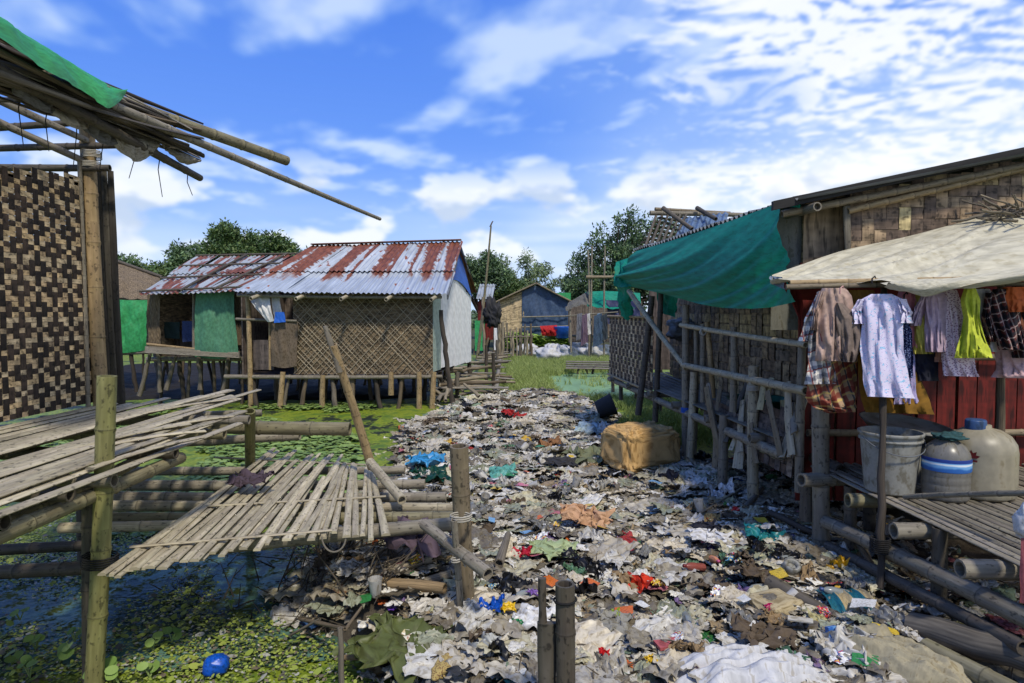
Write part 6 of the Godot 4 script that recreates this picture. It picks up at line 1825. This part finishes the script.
	var L := [
		["plastic_bag", "bright sky blue plastic bag by the end of the slatted landing", "bag", 427, 468, 46, dye("sky blue film", Color(0.22, 0.56, 0.78), 0.4), 1, 0.9],
		["plastic_bag", "dark green plastic bag under the sky blue bag", "bag", 430, 482, 42, dye("dark green film", Color(0.05, 0.24, 0.17), 0.4), 2, 0.9],
		["rag", "vivid orange red rag lying on grey trash", "rag", 636, 590, 40, dye("orange red rag", Color(0.80, 0.20, 0.08), 0.7), 5, 1.0],
		["plastic_sheet", "pale green translucent sheet above the split bamboo post", "sheet", 552, 562, 60, dye("pale green film", Color(0.60, 0.66, 0.48), 0.4), 1, 0.5],
		["paper_bag", "torn peach paper bag with a red mark", "bag", 586, 528, 56, dye("peach paper", Color(0.76, 0.60, 0.46), 0.8), 4, 0.7],
		["wrapper", "orange red wrapper on the peach paper bag", "wrapper", 582, 524, 18, dye("orange red film", Color(0.82, 0.25, 0.12), 0.4), 1, 1.4],
		["wrapper", "crimson and white striped wrapper beside the pale green sheet", "wrapper", 522, 563, 22, dye("crimson film", Color(0.70, 0.10, 0.18), 0.4), 3, 1.0],
		["plastic_bag", "teal and green plastic bag by the foot of the big main pole", "bag", 764, 546, 40, dye("teal film", Color(0.14, 0.50, 0.52), 0.35), 4, 0.9],
		["wrapper", "cobalt blue twist of film on the teal bag", "wrapper", 763, 543, 15, dye("cobalt film", Color(0.14, 0.36, 0.80), 0.35), 2, 1.5],
		["plastic_bag", "crumpled yellow plastic bag below the big main pole", "bag", 835, 572, 24, dye("amber film", Color(0.68, 0.52, 0.08), 0.3), 5, 1.8],
		["plastic_strip", "long white plastic strip lying across grey trash", "strip", 711, 549, 46, dye("clean white film", Color(0.82, 0.82, 0.82), 0.4), 4, 0.4],
		["plastic_bag", "royal blue crumpled film next to a yellow packet", "bag", 491, 620, 30, dye("royal blue film", Color(0.06, 0.32, 0.72), 0.35), 3, 1.5],
		["wrapper", "bright yellow packet beside royal blue film", "wrapper", 505, 620, 25, dye("bright yellow film", Color(0.86, 0.70, 0.06), 0.4), 1, 0.8],
		["wrapper", "small emerald green wrapper beside the yellow packet", "wrapper", 518, 631, 14, dye("emerald film", Color(0.06, 0.5, 0.28), 0.35), 2, 1.3],
		["plastic_bag", "clean white plastic bag left of the split post", "bag", 532, 630, 44, dye("clean white film", Color.WHITE), 0, 0.9],
		["plastic_bag", "thin clear white bag at the foot of the end post", "bag", 478, 656, 46, dye("milky film", Color(0.72, 0.73, 0.72), 0.3), 5, 1.2],
		["tarpaulin", "crumpled olive green tarpaulin near the dark straw", "tarp", 395, 658, 95, dye("olive tarp", Color(0.34, 0.37, 0.19), 0.5), 2, 0.55],
		["cloth_heap", "dusty purple cloth slumped under the end of the landing", "cloth", 412, 566, 70, dye("dusty purple cloth", Color(0.36, 0.30, 0.34), 0.9), 0, 1.0],
		["cloth_heap", "purple grey net heaped on the bamboo slats", "net", 252, 492, 50, dye("purple net", Color(0.30, 0.25, 0.29), 0.95), 3, 0.6],
		["plastic_bag", "white frayed rag on dark straw", "rag", 345, 578, 34, dye("frayed white", Color(0.74, 0.74, 0.72), 0.7), 1, 1.2],
		["plastic_bag", "grey translucent bag floating among green flecks", "bag", 262, 668, 48, dye("grey clear film", Color(0.48, 0.49, 0.46), 0.3), 5, 0.7],
		["plastic_bag", "aqua mesh bag on pale trash beyond the end post", "bag", 503, 480, 34, dye("aqua mesh", Color(0.35, 0.62, 0.58), 0.5), 0, 0.9],
		["sack", "grey green sack half buried beside the tan foam block", "sack", 592, 464, 56, dye("grey green sack", Color(0.44, 0.46, 0.34), 0.7), 2, 1.0],
		["plastic_bag", "orange yellow bag at the corner of the tan foam block", "bag", 621, 468, 20, dye("orange yellow film", Color(0.82, 0.52, 0.12), 0.4), 1, 1.5],
		["paper_bag", "brown paper scrap in the middle of the trash", "paper", 551, 449, 22, dye("brown paper", Color(0.56, 0.40, 0.26), 0.8), 3, 0.9],
		["rag", "red cloth lying far back in the trash", "rag", 512, 421, 26, dye("far red rag", Color(0.66, 0.12, 0.12), 0.7), 4, 0.9],
		["rag", "navy blue crumpled rag near the veranda posts", "rag", 664, 482, 30, dye("navy rag", Color(0.10, 0.11, 0.17), 0.7), 5, 1.2],
		["plastic_bag", "white striped bag by the black bin", "bag", 590, 434, 34, dye("striped film", Color(0.66, 0.74, 0.76), 0.4), 0, 0.8],
		["plastic_bag", "upright white paper bag among dark poles", "bag", 722, 500, 24, dye("clean white film", Color.WHITE), 3, 2.0],
		["wrapper", "scarlet wrapper below the upright white bag", "wrapper", 738, 518, 12, dye("scarlet film", Color(0.8, 0.12, 0.14), 0.4), 2, 1.6],
		["rag", "dark navy cloth beside the white plastic strip", "rag", 706, 538, 34, dye("navy rag", Color.WHITE), 4, 0.5],
		["paper_bag", "yellowish paper lump beside dark navy cloth", "paper", 712, 527, 18, dye("manila paper", Color(0.66, 0.56, 0.36), 0.8), 0, 1.6],
		["plastic_bag", "lemon and green packet near the orange red rag", "wrapper", 657, 594, 16, M.packet2, 1, 1.6],
		["wrapper", "pale blue patterned packet above the cream foam slab", "wrapper", 734, 570, 20, M.packet3, 1, 0.7],
		["wrapper", "magenta torn wrapper beside the white booklet", "wrapper", 774, 622, 20, dye("magenta film", Color(0.66, 0.10, 0.34), 0.4), 4, 1.2],
		["rag", "pale grey shirt rag lying before the big white sack", "rag", 610, 635, 46, dye("pale grey rag", Color(0.55, 0.54, 0.50), 0.85), 2, 0.6],
		["plastic_bag", "lilac purple wrapper near the royal blue film", "wrapper", 533, 604, 14, dye("lilac film", Color(0.50, 0.36, 0.66), 0.4), 1, 1.3],
		["rag", "lime wrapper near the split post", "wrapper", 612, 627, 18, dye("lime film", Color(0.56, 0.66, 0.16), 0.4), 3, 1.2],
		["plastic_bag", "red ribbon of film below the pale grey rag", "wrapper", 604, 666, 12, dye("scarlet film", Color.WHITE), 4, 2.0],
		["wrapper", "amber wrapper at the foot of the big white sack", "wrapper", 650, 672, 12, dye("bright yellow film", Color.WHITE), 2, 1.5],
		["rag", "grey black cloth spread on the trash", "rag", 560, 470, 40, dye("charcoal cloth", Color(0.2, 0.2, 0.21), 0.8), 1, 0.5],
		["plastic_bag", "large clear grey bag on the trash", "bag", 590, 400, 40, dye("milky film", Color.WHITE), 5, 0.8],
	]
	for q in L:
		var p := ground_at(q[3], q[4])
		var s: float = q[5] / F * -p.z
		if q[1].begins_with("purple grey net"): p = on(q[3], q[4], 0.70); s = q[5] / F * -p.z
		if q[1].begins_with("dusty purple"): p.y += 0.15
		var bs := Basis(Vector3.RIGHT, 0.18) * Basis(Vector3.UP, rf(-0.4, 0.4)) * Basis.from_scale(Vector3(s, s * q[8], s))
		tag(place(q[0], big[q[7]], q[6], Transform3D(bs, p + Vector3(0, 0.07 + s * 0.07, 0))), q[1], q[2])
	# look-alikes scattered over the bank
	var kinds := [
		["white_bag", "crumpled dirty white plastic bag lying flat in the trash", "bag", dye("dirty white film", Color(0.74, 0.73, 0.70), 0.4), "dirty white bags in the trash", 46, 0.16, 0.34],
		["grey_bag", "crumpled smoke grey plastic bag in the trash", "bag", dye("smoke film", Color(0.46, 0.46, 0.45), 0.35), "smoke grey bags in the trash", 40, 0.14, 0.32],
		["black_bag", "torn black plastic bag in the trash", "bag", dye("black film", Color(0.09, 0.09, 0.10), 0.35), "black bags in the trash", 30, 0.14, 0.30],
		["brown_rag", "muddy brown rag in the trash", "rag", dye("muddy rag", Color(0.36, 0.31, 0.25), 0.9), "muddy rags in the trash", 30, 0.14, 0.30],
		["tan_paper", "torn tan cardboard piece in the trash", "cardboard", dye("tan card", Color(0.56, 0.47, 0.34), 0.85), "cardboard pieces in the trash", 16, 0.1, 0.2],
		["printed_packet", "small printed snack packet in white, red and blue", "packet", M.packet0, "white printed packets in the trash", 22, 0.07, 0.13],
		["printed_packet", "small red printed snack packet in the trash", "packet", M.packet1, "red printed packets in the trash", 14, 0.06, 0.11],
		["printed_packet", "small yellow printed snack packet in the trash", "packet", M.packet2, "yellow printed packets in the trash", 14, 0.06, 0.11],
		["printed_packet", "small blue printed snack packet in the trash", "packet", M.packet3, "blue printed packets in the trash", 12, 0.06, 0.11],
		["green_bag", "faded green film scrap in the trash", "film", dye("faded green film", Color(0.32, 0.46, 0.34), 0.4), "faded green scraps in the trash", 14, 0.1, 0.2],
	]
	for q in kinds:
		var made := 0
		while made < q[5]:
			var d := 3.0 + 10.0 * pow(rng.randf(), 1.35)
			var x := rf(-1.8, 2.5)
			if inside(x, -d) < 0.2: continue
			var s := rf(q[6], q[7])
			var tfm := Transform3D(tilt(0.45) * Basis.from_scale(Vector3(s, s * rf(0.7, 1.3), s * rf(0.7, 1.2))), Vector3(x, heap(x, -d) + 0.055 + s * 0.06, -d))
			tag(place(q[0], big[rng.randi() % 6] if q[2] != "packet" else sc[rng.randi() % 4], q[3], tfm), q[1], q[2], q[4])
			made += 1
	# flat sachets, folded once
	var sb_ := MB.new()
	var sfn := func(u: float, v: float) -> Vector3: return Vector3((u - 0.5) * 0.7, 0.06 * absf(u - 0.45) + 0.05 * sin(v * 5.0) * u, v - 0.5)
	sb_.grid(5, 6, sfn, 1.0, 1.0)
	var sachet := sb_.mesh()
	for q in [["sachet", "flat green sachet lying in the trash", dye("sachet green", Color(0.22, 0.52, 0.28), 0.35), "flat green sachets", 12], ["sachet", "flat orange sachet lying in the trash", dye("sachet orange", Color(0.80, 0.42, 0.16), 0.35), "flat orange sachets", 12], ["sachet", "flat yellow sachet lying in the trash", dye("sachet yellow", Color(0.84, 0.72, 0.24), 0.35), "flat yellow sachets", 14], ["sachet", "flat white sachet lying in the trash", dye("sachet white", Color(0.86, 0.86, 0.84), 0.35), "flat white sachets", 26], ["sachet", "flat pink sachet lying in the trash", dye("sachet pink", Color(0.80, 0.46, 0.52), 0.35), "flat pink sachets", 9], ["sachet", "flat light blue sachet lying in the trash", dye("sachet blue", Color(0.46, 0.64, 0.80), 0.35), "flat light blue sachets", 10]]:
		var made2 := 0
		while made2 < q[4]:
			var d := 3.0 + 5.5 * pow(rng.randf(), 1.2)
			var x := rf(-1.2, 2.4)
			if inside(x, -d) < 0.25: continue
			var s := rf(0.06, 0.13)
			tag(place(q[0], sachet, q[2], Transform3D(tilt(0.4) * Basis.from_scale(Vector3.ONE * s), Vector3(x, heap(x, -d) + 0.075, -d))), q[1], "sachet", q[3])
			made2 += 1
	# bottles and cups
	var bp := [[0.0, 0.0], [0.028, 0.0], [0.033, 0.01], [0.033, 0.06], [0.03, 0.07], [0.033, 0.08], [0.033, 0.13], [0.026, 0.165], [0.013, 0.185], [0.012, 0.20], [0.0, 0.20]]
	var bottle := lathe(bp, Transform3D(), 14).mesh()
	var cap := lathe([[0.0145, 0.19], [0.015, 0.213], [0.0, 0.214]], Transform3D(), 10).mesh()
	var cup := lathe([[0.0, 0.0], [0.028, 0.0], [0.04, 0.1], [0.042, 0.1], [0.04, 0.095], [0.026, 0.006], [0.0, 0.006]], Transform3D(), 14).mesh()
	var bl := [[704, 576, 0.4, "red capped clear bottle with a crimson end near the cream foam slab", dye("crimson clear", Color(0.55, 0.30, 0.26), 0.25), "maroon cap", 0.85], [709, 566, 1.7, "orange and white bottle above the crimson ended bottle", dye("orange white", Color(0.82, 0.55, 0.40), 0.4), "pink cap", 0.75]]
	for q in bl:
		var p := ground_at(q[0], q[1])
		var b := thing("plastic_bottle", q[3], "bottle", p + Vector3(0, 0.06, 0))
		b.transform.basis = Basis(Vector3.UP, q[2]) * Basis(Vector3(0, 0, 1), 1.35) * Basis.from_scale(Vector3.ONE * q[6])
		for e in [["body", bottle, q[4]], ["cap", cap, dye(q[5], Color(0.42, 0.08, 0.10) if q[5] == "maroon cap" else Color(0.8, 0.4, 0.55), 0.4)]]:
			var o := MeshInstance3D.new(); o.name = e[0]; o.mesh = e[1]; o.material_override = e[2]; b.add_child(o, true)
	for k in 40:
		var d := 3.2 + 7.0 * pow(rng.randf(), 1.3)
		var x := rf(-0.9, 2.3)
		if inside(x, -d) < 0.3: continue
		var p := Vector3(x, heap(x, -d) + 0.03, -d)
		if k % 2:
			var b := thing("plastic_bottle", "empty clear grey drink bottle lying in the trash", "bottle", p, "empty clear bottles in the trash")
			b.transform.basis = Basis(Vector3.UP, rf(0, TAU)) * Basis(Vector3(0, 0, 1), rf(1.3, 1.7)) * Basis.from_scale(Vector3.ONE * 0.85)
			for e in [["body", bottle, dye("clear grey plastic", Color(0.52, 0.54, 0.53), 0.2)], ["cap", cap, dye("cap blue", Color(0.2, 0.3, 0.5), 0.4)]]:
				var o := MeshInstance3D.new(); o.name = e[0]; o.mesh = e[1]; o.material_override = e[2]; b.add_child(o, true)
		else:
			tag(place("plastic_cup", cup, dye("cup white", Color(0.7, 0.69, 0.66), 0.4), Transform3D(tilt(1.6) * Basis.from_scale(Vector3.ONE * 1.1), p)), "crushed off white plastic cup in the trash", "cup", "off white cups in the trash")
	# foam block, sacks, slabs
	var fp := ground_at(640, 470)
	tag(put("foam_block", blob(fp + Vector3(0.02, 0.25, -0.1), Vector3(0.385, 0.25, 0.31), Basis(Vector3.UP, 0.42), 0.36, 0.14, 301, 56, 34, 1.6, 2.0), M.foam), "large tan foam block with stained sides lying on the trash", "foam block")
	var wp := ground_at(748, 690)
	tag(put("sack", limp(wp + Vector3(0.02, -0.03, 0.0), 0.42, 0.30, 0.21, 0.12, 0.085, 303), M.white_sack), "big bulging white sack lying on the trash", "sack")
	wp = ground_at(908, 668)
	tag(put("sack", limp(wp + Vector3(-0.02, -0.02, 0.04), 0.31, 0.17, 0.16, -0.85, 0.05, 311), M.cream_sack), "limp beige sack beside the thick grey log", "sack")
	wp = ground_at(884, 650)
	tag(put("sack", blob(wp + Vector3(-0.05, 0.02, 0.02), Vector3(0.10, 0.12, 0.12), Basis(Vector3.UP, 0.2) * Basis(Vector3.BACK, PI / 2), 0.9, 0.25, 306, 40, 28, 1.0), M.cream_sack), "small crumpled beige bundle beside the limp beige sack", "bundle")
	wp = ground_at(842, 612)
	var ts := thing("printed_sack", "flattened cream sack with wide teal print stripes", "sack", wp)
	var sk := func(x0: float, x1: float, off: float) -> MB:
		return cloth([at(lerpf(812, 842, x0), lerpf(589, 586, x0), 3.95 - off), at(lerpf(812, 842, x1), lerpf(589, 586, x1), 3.95 - off)], [at(lerpf(838, 884, x0), lerpf(628, 622, x0), 3.55 - off), at(lerpf(838, 884, x1), lerpf(628, 622, x1), 3.55 - off)], 10, 16, Vector3(0, 0.06, 0.03), 0.03, 2.0, 311)
	for q in [[0.0, 0.3, "teal_stripe", "teal print"], [0.3, 0.62, "cream_stripe", "cream print"], [0.62, 0.92, "teal_stripe", "teal print"], [0.92, 1.1, "cream_stripe", "cream print"]]:
		put(q[2], sk.call(q[0], q[1], 0.0).mesh(), dye(q[3], Color(0.10, 0.38, 0.44) if q[3] == "teal print" else Color(0.70, 0.63, 0.47), 0.55), ts)
	put("under_body", blob(at(848, 611, 3.75) + Vector3(0, -0.05, -0.02), Vector3(0.2, 0.06, 0.15), Basis(Vector3.UP, 0.5), 0.8, 0.2, 313, 28, 16), dye("cream print", Color.WHITE), ts)
	wp = ground_at(775, 615)
	var fs := thing("foam_slab", "cream foam slab with a grey stain near the printed sack", "foam slab", wp)
	put("slab", blob(wp + Vector3(0, 0.06, 0), Vector3(0.055, 0.13, 0.12), Basis(Vector3.UP, 0.5) * Basis(Vector3.BACK, PI / 2), 0.4, 0.1, 315, 40, 20), dye("cream foam", Color(0.70, 0.64, 0.50), 0.85), fs)
	put("stain", blob(wp + Vector3(-0.03, 0.085, 0.0), Vector3(0.075, 0.035, 0.06), Basis(), 0.8, 0.2, 317, 28, 16), dye("grey stain", Color(0.42, 0.40, 0.36), 0.9), fs)
	# black bin, sandal, booklet, box, soap dish, blue cup, sock, flower
	var bp2 := ground_at(603, 419)
	tag(put("black_bin", lathe([[0.0, 0.0], [0.15, 0.0], [0.19, 0.3], [0.21, 0.3], [0.19, 0.28], [0.0, 0.02]], Transform3D(Basis(Vector3(0, 0, 1), -1.2) * Basis(Vector3.UP, 0.4), bp2 + Vector3(-0.1, 0.16, 0)), 20).mesh(), M.dark_cloth), "black plastic bin lying on its side behind the foam block", "bin")
	wp = ground_at(668, 650)
	var sh := MB.new()
	for s in [-1.0, 1.0]:
		var ring := []
		var rr := []
		for k in 17:
			var a := TAU * k / 16.0
			ring.append(wp + Vector3(0.035 * s * 0.8 + 0.045 * cos(a), 0.05 + 0.01 * s, -0.03 * s + 0.04 * sin(a))); rr.append(0.01)
		sh.tube(ring, rr, 6, Color.WHITE, false)
	sh.box(wp + Vector3(0, 0.035, 0), Vector3(0.065, 0, -0.02), Vector3(0, 0.008, 0), Vector3(0.01, 0, 0.04))
	tag(put("soap_tray", sh.mesh(), dye("pink plastic", Color(0.70, 0.36, 0.36), 0.4)), "pink figure eight plastic tray before the big white sack", "tray")
	wp = ground_at(800, 632)
	tag(board("booklet", wp + Vector3(0, 0.07, 0), Vector3(0.06, 0, 0.02), Vector3(0, 0.004, 0).rotated(Vector3.RIGHT, 0.3), Vector3(-0.02, 0.01, 0.045), dye("booklet paper", Color(0.78, 0.76, 0.70), 0.8), self), "white folded booklet beside the magenta wrapper", "booklet")
	wp = ground_at(833, 650)
	tag(board("small_box", wp + Vector3(0, 0.06, 0), Vector3(0.022, 0.004, 0), Vector3(-0.005, 0.055, -0.02), Vector3(0, 0.008, 0.02), M.label_blue, self), "small blue and white carton standing near the booklet", "carton")
	wp = ground_at(791, 577)
	tag(put("plastic_dish", lathe([[0.03, 0.01], [0.032, 0.04], [0.055, 0.04], [0.058, 0.0], [0.0, 0.0], [0.0, 0.012], [0.03, 0.012]], Transform3D(Basis(Vector3.RIGHT, 0.5), wp + Vector3(0, 0.06, 0)), 16).mesh(), dye("grey dish", Color(0.55, 0.55, 0.52), 0.4)), "grey oval plastic dish near the yellow bag", "dish")
	wp = on(216, 672, 0.02)
	var bc := thing("blue_cup", "blue plastic cup with a white band floating among duckweed", "cup", wp)
	put("body", blob(wp + Vector3(0, 0.04, 0), Vector3(0.07, 0.055, 0.06), Basis(Vector3.UP, 0.4), 0.8, 0.12, 321, 28, 18), dye("royal blue film", Color.WHITE), bc)
	var rn := MB.new()
	var rp := []
	var rq := []
	for k in 15:
		var a := TAU * k / 14.0
		rp.append(wp + Vector3(0.025 + 0.045 * cos(a), 0.06 + 0.045 * sin(a), 0.055 - 0.01 * sin(a))); rq.append(0.008)
	rn.tube(rp, rq, 6, Color.WHITE, false)
	put("band", rn.mesh(), M["white plastic"], bc)
	wp = ground_at(444, 675)
	tag(put("sock", blob(wp + Vector3(0, 0.05, 0), Vector3(0.05, 0.03, 0.12), Basis(Vector3.UP, -0.3), 0.9, 0.25, 323, 28, 18), dye("cream sock", Color(0.72, 0.70, 0.42), 0.85, T.floral)), "cream and yellow patterned sock near the olive tarpaulin", "sock")
	wp = ground_at(392, 619)
	var fw := MB.new()
	for k in 6:
		var a := TAU * k / 6.0
		leaf_into(fw, wp + Vector3(0, 0.06, 0), Vector3(cos(a), 0.3, sin(a)).normalized(), Vector3.UP, 0.035, 0.03, Color.WHITE)
	tag(put("toy_flower", fw.mesh(), dye("violet plastic", Color(0.45, 0.28, 0.72), 0.4)), "small violet plastic flower above the olive tarpaulin", "flower")
	# broken bamboo on the trash
	var sb := [[386, 604, 452, 588, 0.035, "pale", "split pale plank of bamboo beside the end post"], [358, 586, 432, 573, 0.03, "pale", "long split bamboo piece above the other broken planks"], [380, 592, 445, 603, 0.04, "tan", "thick broken bamboo half buried beside the end post"], [499, 572, 508, 546, 0.035, "grey", "short grey bamboo stub on the trash by the crimson wrapper"], [342, 690, 340, 628, 0.016, "grey", "thin upright stick beside the olive tarpaulin"], [300, 628, 345, 645, 0.014, "brown", "thin brown stick on the dark straw"], [262, 660, 320, 634, 0.010, "grey", "slender grey stick over the grey translucent bag"], [345, 668, 402, 672, 0.016, "tan", "thin tan stick in front of the olive tarpaulin"], [700, 520, 745, 495, 0.012, "pale", "thin pale stick leaning on the upright white bag"], [770, 520, 815, 545, 0.025, "dark", "dark stick at the foot of the big main pole"], [745, 515, 762, 498, 0.03, "grey", "split grey stake beside a veranda post"], [345, 641, 362, 622, 0.01, "brown", "orange stained brown twig on the dark straw"]]
	for q in sb:
		var a := ground_at(q[0], q[1]) + Vector3(0, 0.06, 0)
		var b := ground_at(q[2], q[3]) + Vector3(0, 0.09, 0)
		if (q[2] == 340): a = on(342, 690, 0.1); b = at(340, 628, -a.z)
		tag(stick("broken_stick", a, b, q[4], q[5], self, 0.012), q[6], "stick")
func _ready() -> void:
	rng.seed = 4711
	nz.seed = 9
	nz.frequency = 0.01
	nz.fractal_octaves = 3
	# camera, sky, sun, exposure
	var cam := Camera3D.new()
	cam.name = "camera"
	cam.fov = rad_to_deg(2.0 * atan(341.5 / F))
	cam.position = EYE
	cam.rotation.x = PITCH
	cam.far = 2000.0
	add_child(cam)
	cam.current = true
	var env := Environment.new()
	env.background_mode = Environment.BG_SKY
	env.sky = make_sky()
	env.background_energy_multiplier = 1.0
	env.tonemap_mode = Environment.TONE_MAPPER_LINEAR
	env.tonemap_exposure = 1.42
	env.sdfgi_enabled = true
	env.ssao_enabled = true
	env.ssil_enabled = true
	var we := WorldEnvironment.new()
	we.name = "environment"
	we.environment = env
	add_child(we)
	var sun := DirectionalLight3D.new()
	sun.name = "sun"
	sun.light_energy = 0.82
	sun.light_angular_distance = 5.0
	sun.light_color = Color(1.0, 0.965, 0.90)
	sun.shadow_enabled = true
	sun.rotation = Vector3(deg_to_rad(-54), deg_to_rad(19), 0)
	add_child(sun)
	make_materials()
	more_materials()
	make_setting()
	make_near_hut()
	make_walkway()
	make_mat()
	make_left_huts()
	make_far()
	make_right_hut()
	make_laundry()
	make_trash()
	make_trees()
	make_greens()
func more_materials() -> void:
	M.ground = bump(mat("wet earth", Color(0.30, 0.31, 0.20), 0.9, T.grime, false, Vector3(1, 1, 1)), T.grime, 1.0)
	M.back_weave = bump(mat("mottled matting", Color(0.72, 0.655, 0.555), 0.9, T.thatch, false, Vector3(0.8, 0.8, 1)), T.thatch, 1.0)
	M.shade_silt = bump(mat("silt darkened as shade", Color(0.36, 0.34, 0.31), 0.8, T.mud), T.mud, 2.5)  # silt blackened to stand in for the shade below the huts
	M.green_board = mat("pale green board", Color(0.66, 0.73, 0.68), 0.65, T.tarp)
	M.sacking = mat("stained sacking", Color(0.42, 0.37, 0.31), 0.9, T.grime)
	M.rag_grey = mat("grey rag", Color(0.40, 0.40, 0.39), 0.9, T.grime)
	M.rag_dark = mat("dark rag", Color(0.19, 0.18, 0.17), 0.9, T.grime)
	M.rag_pale = mat("pale rag", Color(0.62, 0.60, 0.55), 0.9, T.grime)
	M.twine_dark = mat("black twine", Color(0.10, 0.10, 0.10), 0.9)
	M.rust_dark = mat("rusty dark sheet", Color(0.26, 0.19, 0.16), 0.8, T.grime)
	M.iron_pale = mat("pale tin", Color(0.62, 0.65, 0.68), 0.5, T.grime)
	M.white_sack = mat("white woven sack", Color(0.80, 0.80, 0.80), 0.6, T.soft, false, Vector3(1, 1, 1))
	M.cream_sack = mat("beige sack", Color(0.66, 0.62, 0.50), 0.75, T.soft)
	M.barge = mat("dark barge board", Color(0.20, 0.20, 0.20), 0.7, T.wood)
	M.torn_mat = bump(mat("torn matting", Color(0.36, 0.32, 0.27), 0.9, T.strip, false, Vector3(4, 1, 1)), T.strip, 1.0)
	M.door_cloth = mat("grey green net", Color(0.48, 0.48, 0.44), 0.9, T.soft)
	M.red_cloth = mat("brick red cloth", Color(0.42, 0.12, 0.10), 0.85, T.cloth)
	M.plaid_red = mat("red plaid", Color.WHITE, 0.85, T.plaid_red)
	M.plaid = mat("grey check", Color.WHITE, 0.85, T.plaid)
	M.plaid_dark = mat("dark plaid", Color.WHITE, 0.85, T.plaid_dark)
	M.print_tee = mat("lavender print", Color.WHITE, 0.85, T.print_tee)
	M.floral = mat("mauve floral", Color.WHITE, 0.85, T.floral)
	M.batik = mat("navy batik", Color.WHITE, 0.85, T.batik)
	M.bucket = mat("dirty grey plastic", Color(0.56, 0.56, 0.53), 0.55, T.grime, false, Vector3(2, 1.5, 1))
	M.tray = mat("dull tin tray", Color(0.42, 0.43, 0.42), 0.4, T.grime)
	M.jug_grey = mat("cloudy grey plastic", Color(0.47, 0.46, 0.43), 0.3, T.soft, false, Vector3(2, 1.5, 1))
	M.jug_cream = mat("cream plastic", Color(0.62, 0.59, 0.50), 0.4, T.soft, false, Vector3(1, 1, 1))
	var cs := noise(41, 0.03)
	T.label = tex(256, 64, func(x, y):
		var v: float = y / 64.0
		var c := Color(0.16, 0.36, 0.62).lerp(Color(0.42, 0.62, 0.80), sst(0.2, 0.4, v + 0.12 * cs.get_noise_1d(x)))
		c = c.lerp(Color(0.80, 0.84, 0.86), sst(0.48, 0.54, v + 0.08 * cs.get_noise_1d(x + 50.0)) * (1.0 - sst(0.62, 0.68, v)))
		return c.lerp(Color(0.12, 0.22, 0.5), sst(0.70, 0.74, v)))
	M.label_blue = mat("blue label", Color.WHITE, 0.45, T.label, false, Vector3(1, 12, 1))
	M.foam = bump(mat("stained tan foam", Color(0.80, 0.65, 0.42), 0.9, T.grime, false, Vector3(1, 1, 1)), T.grime, 1.5)
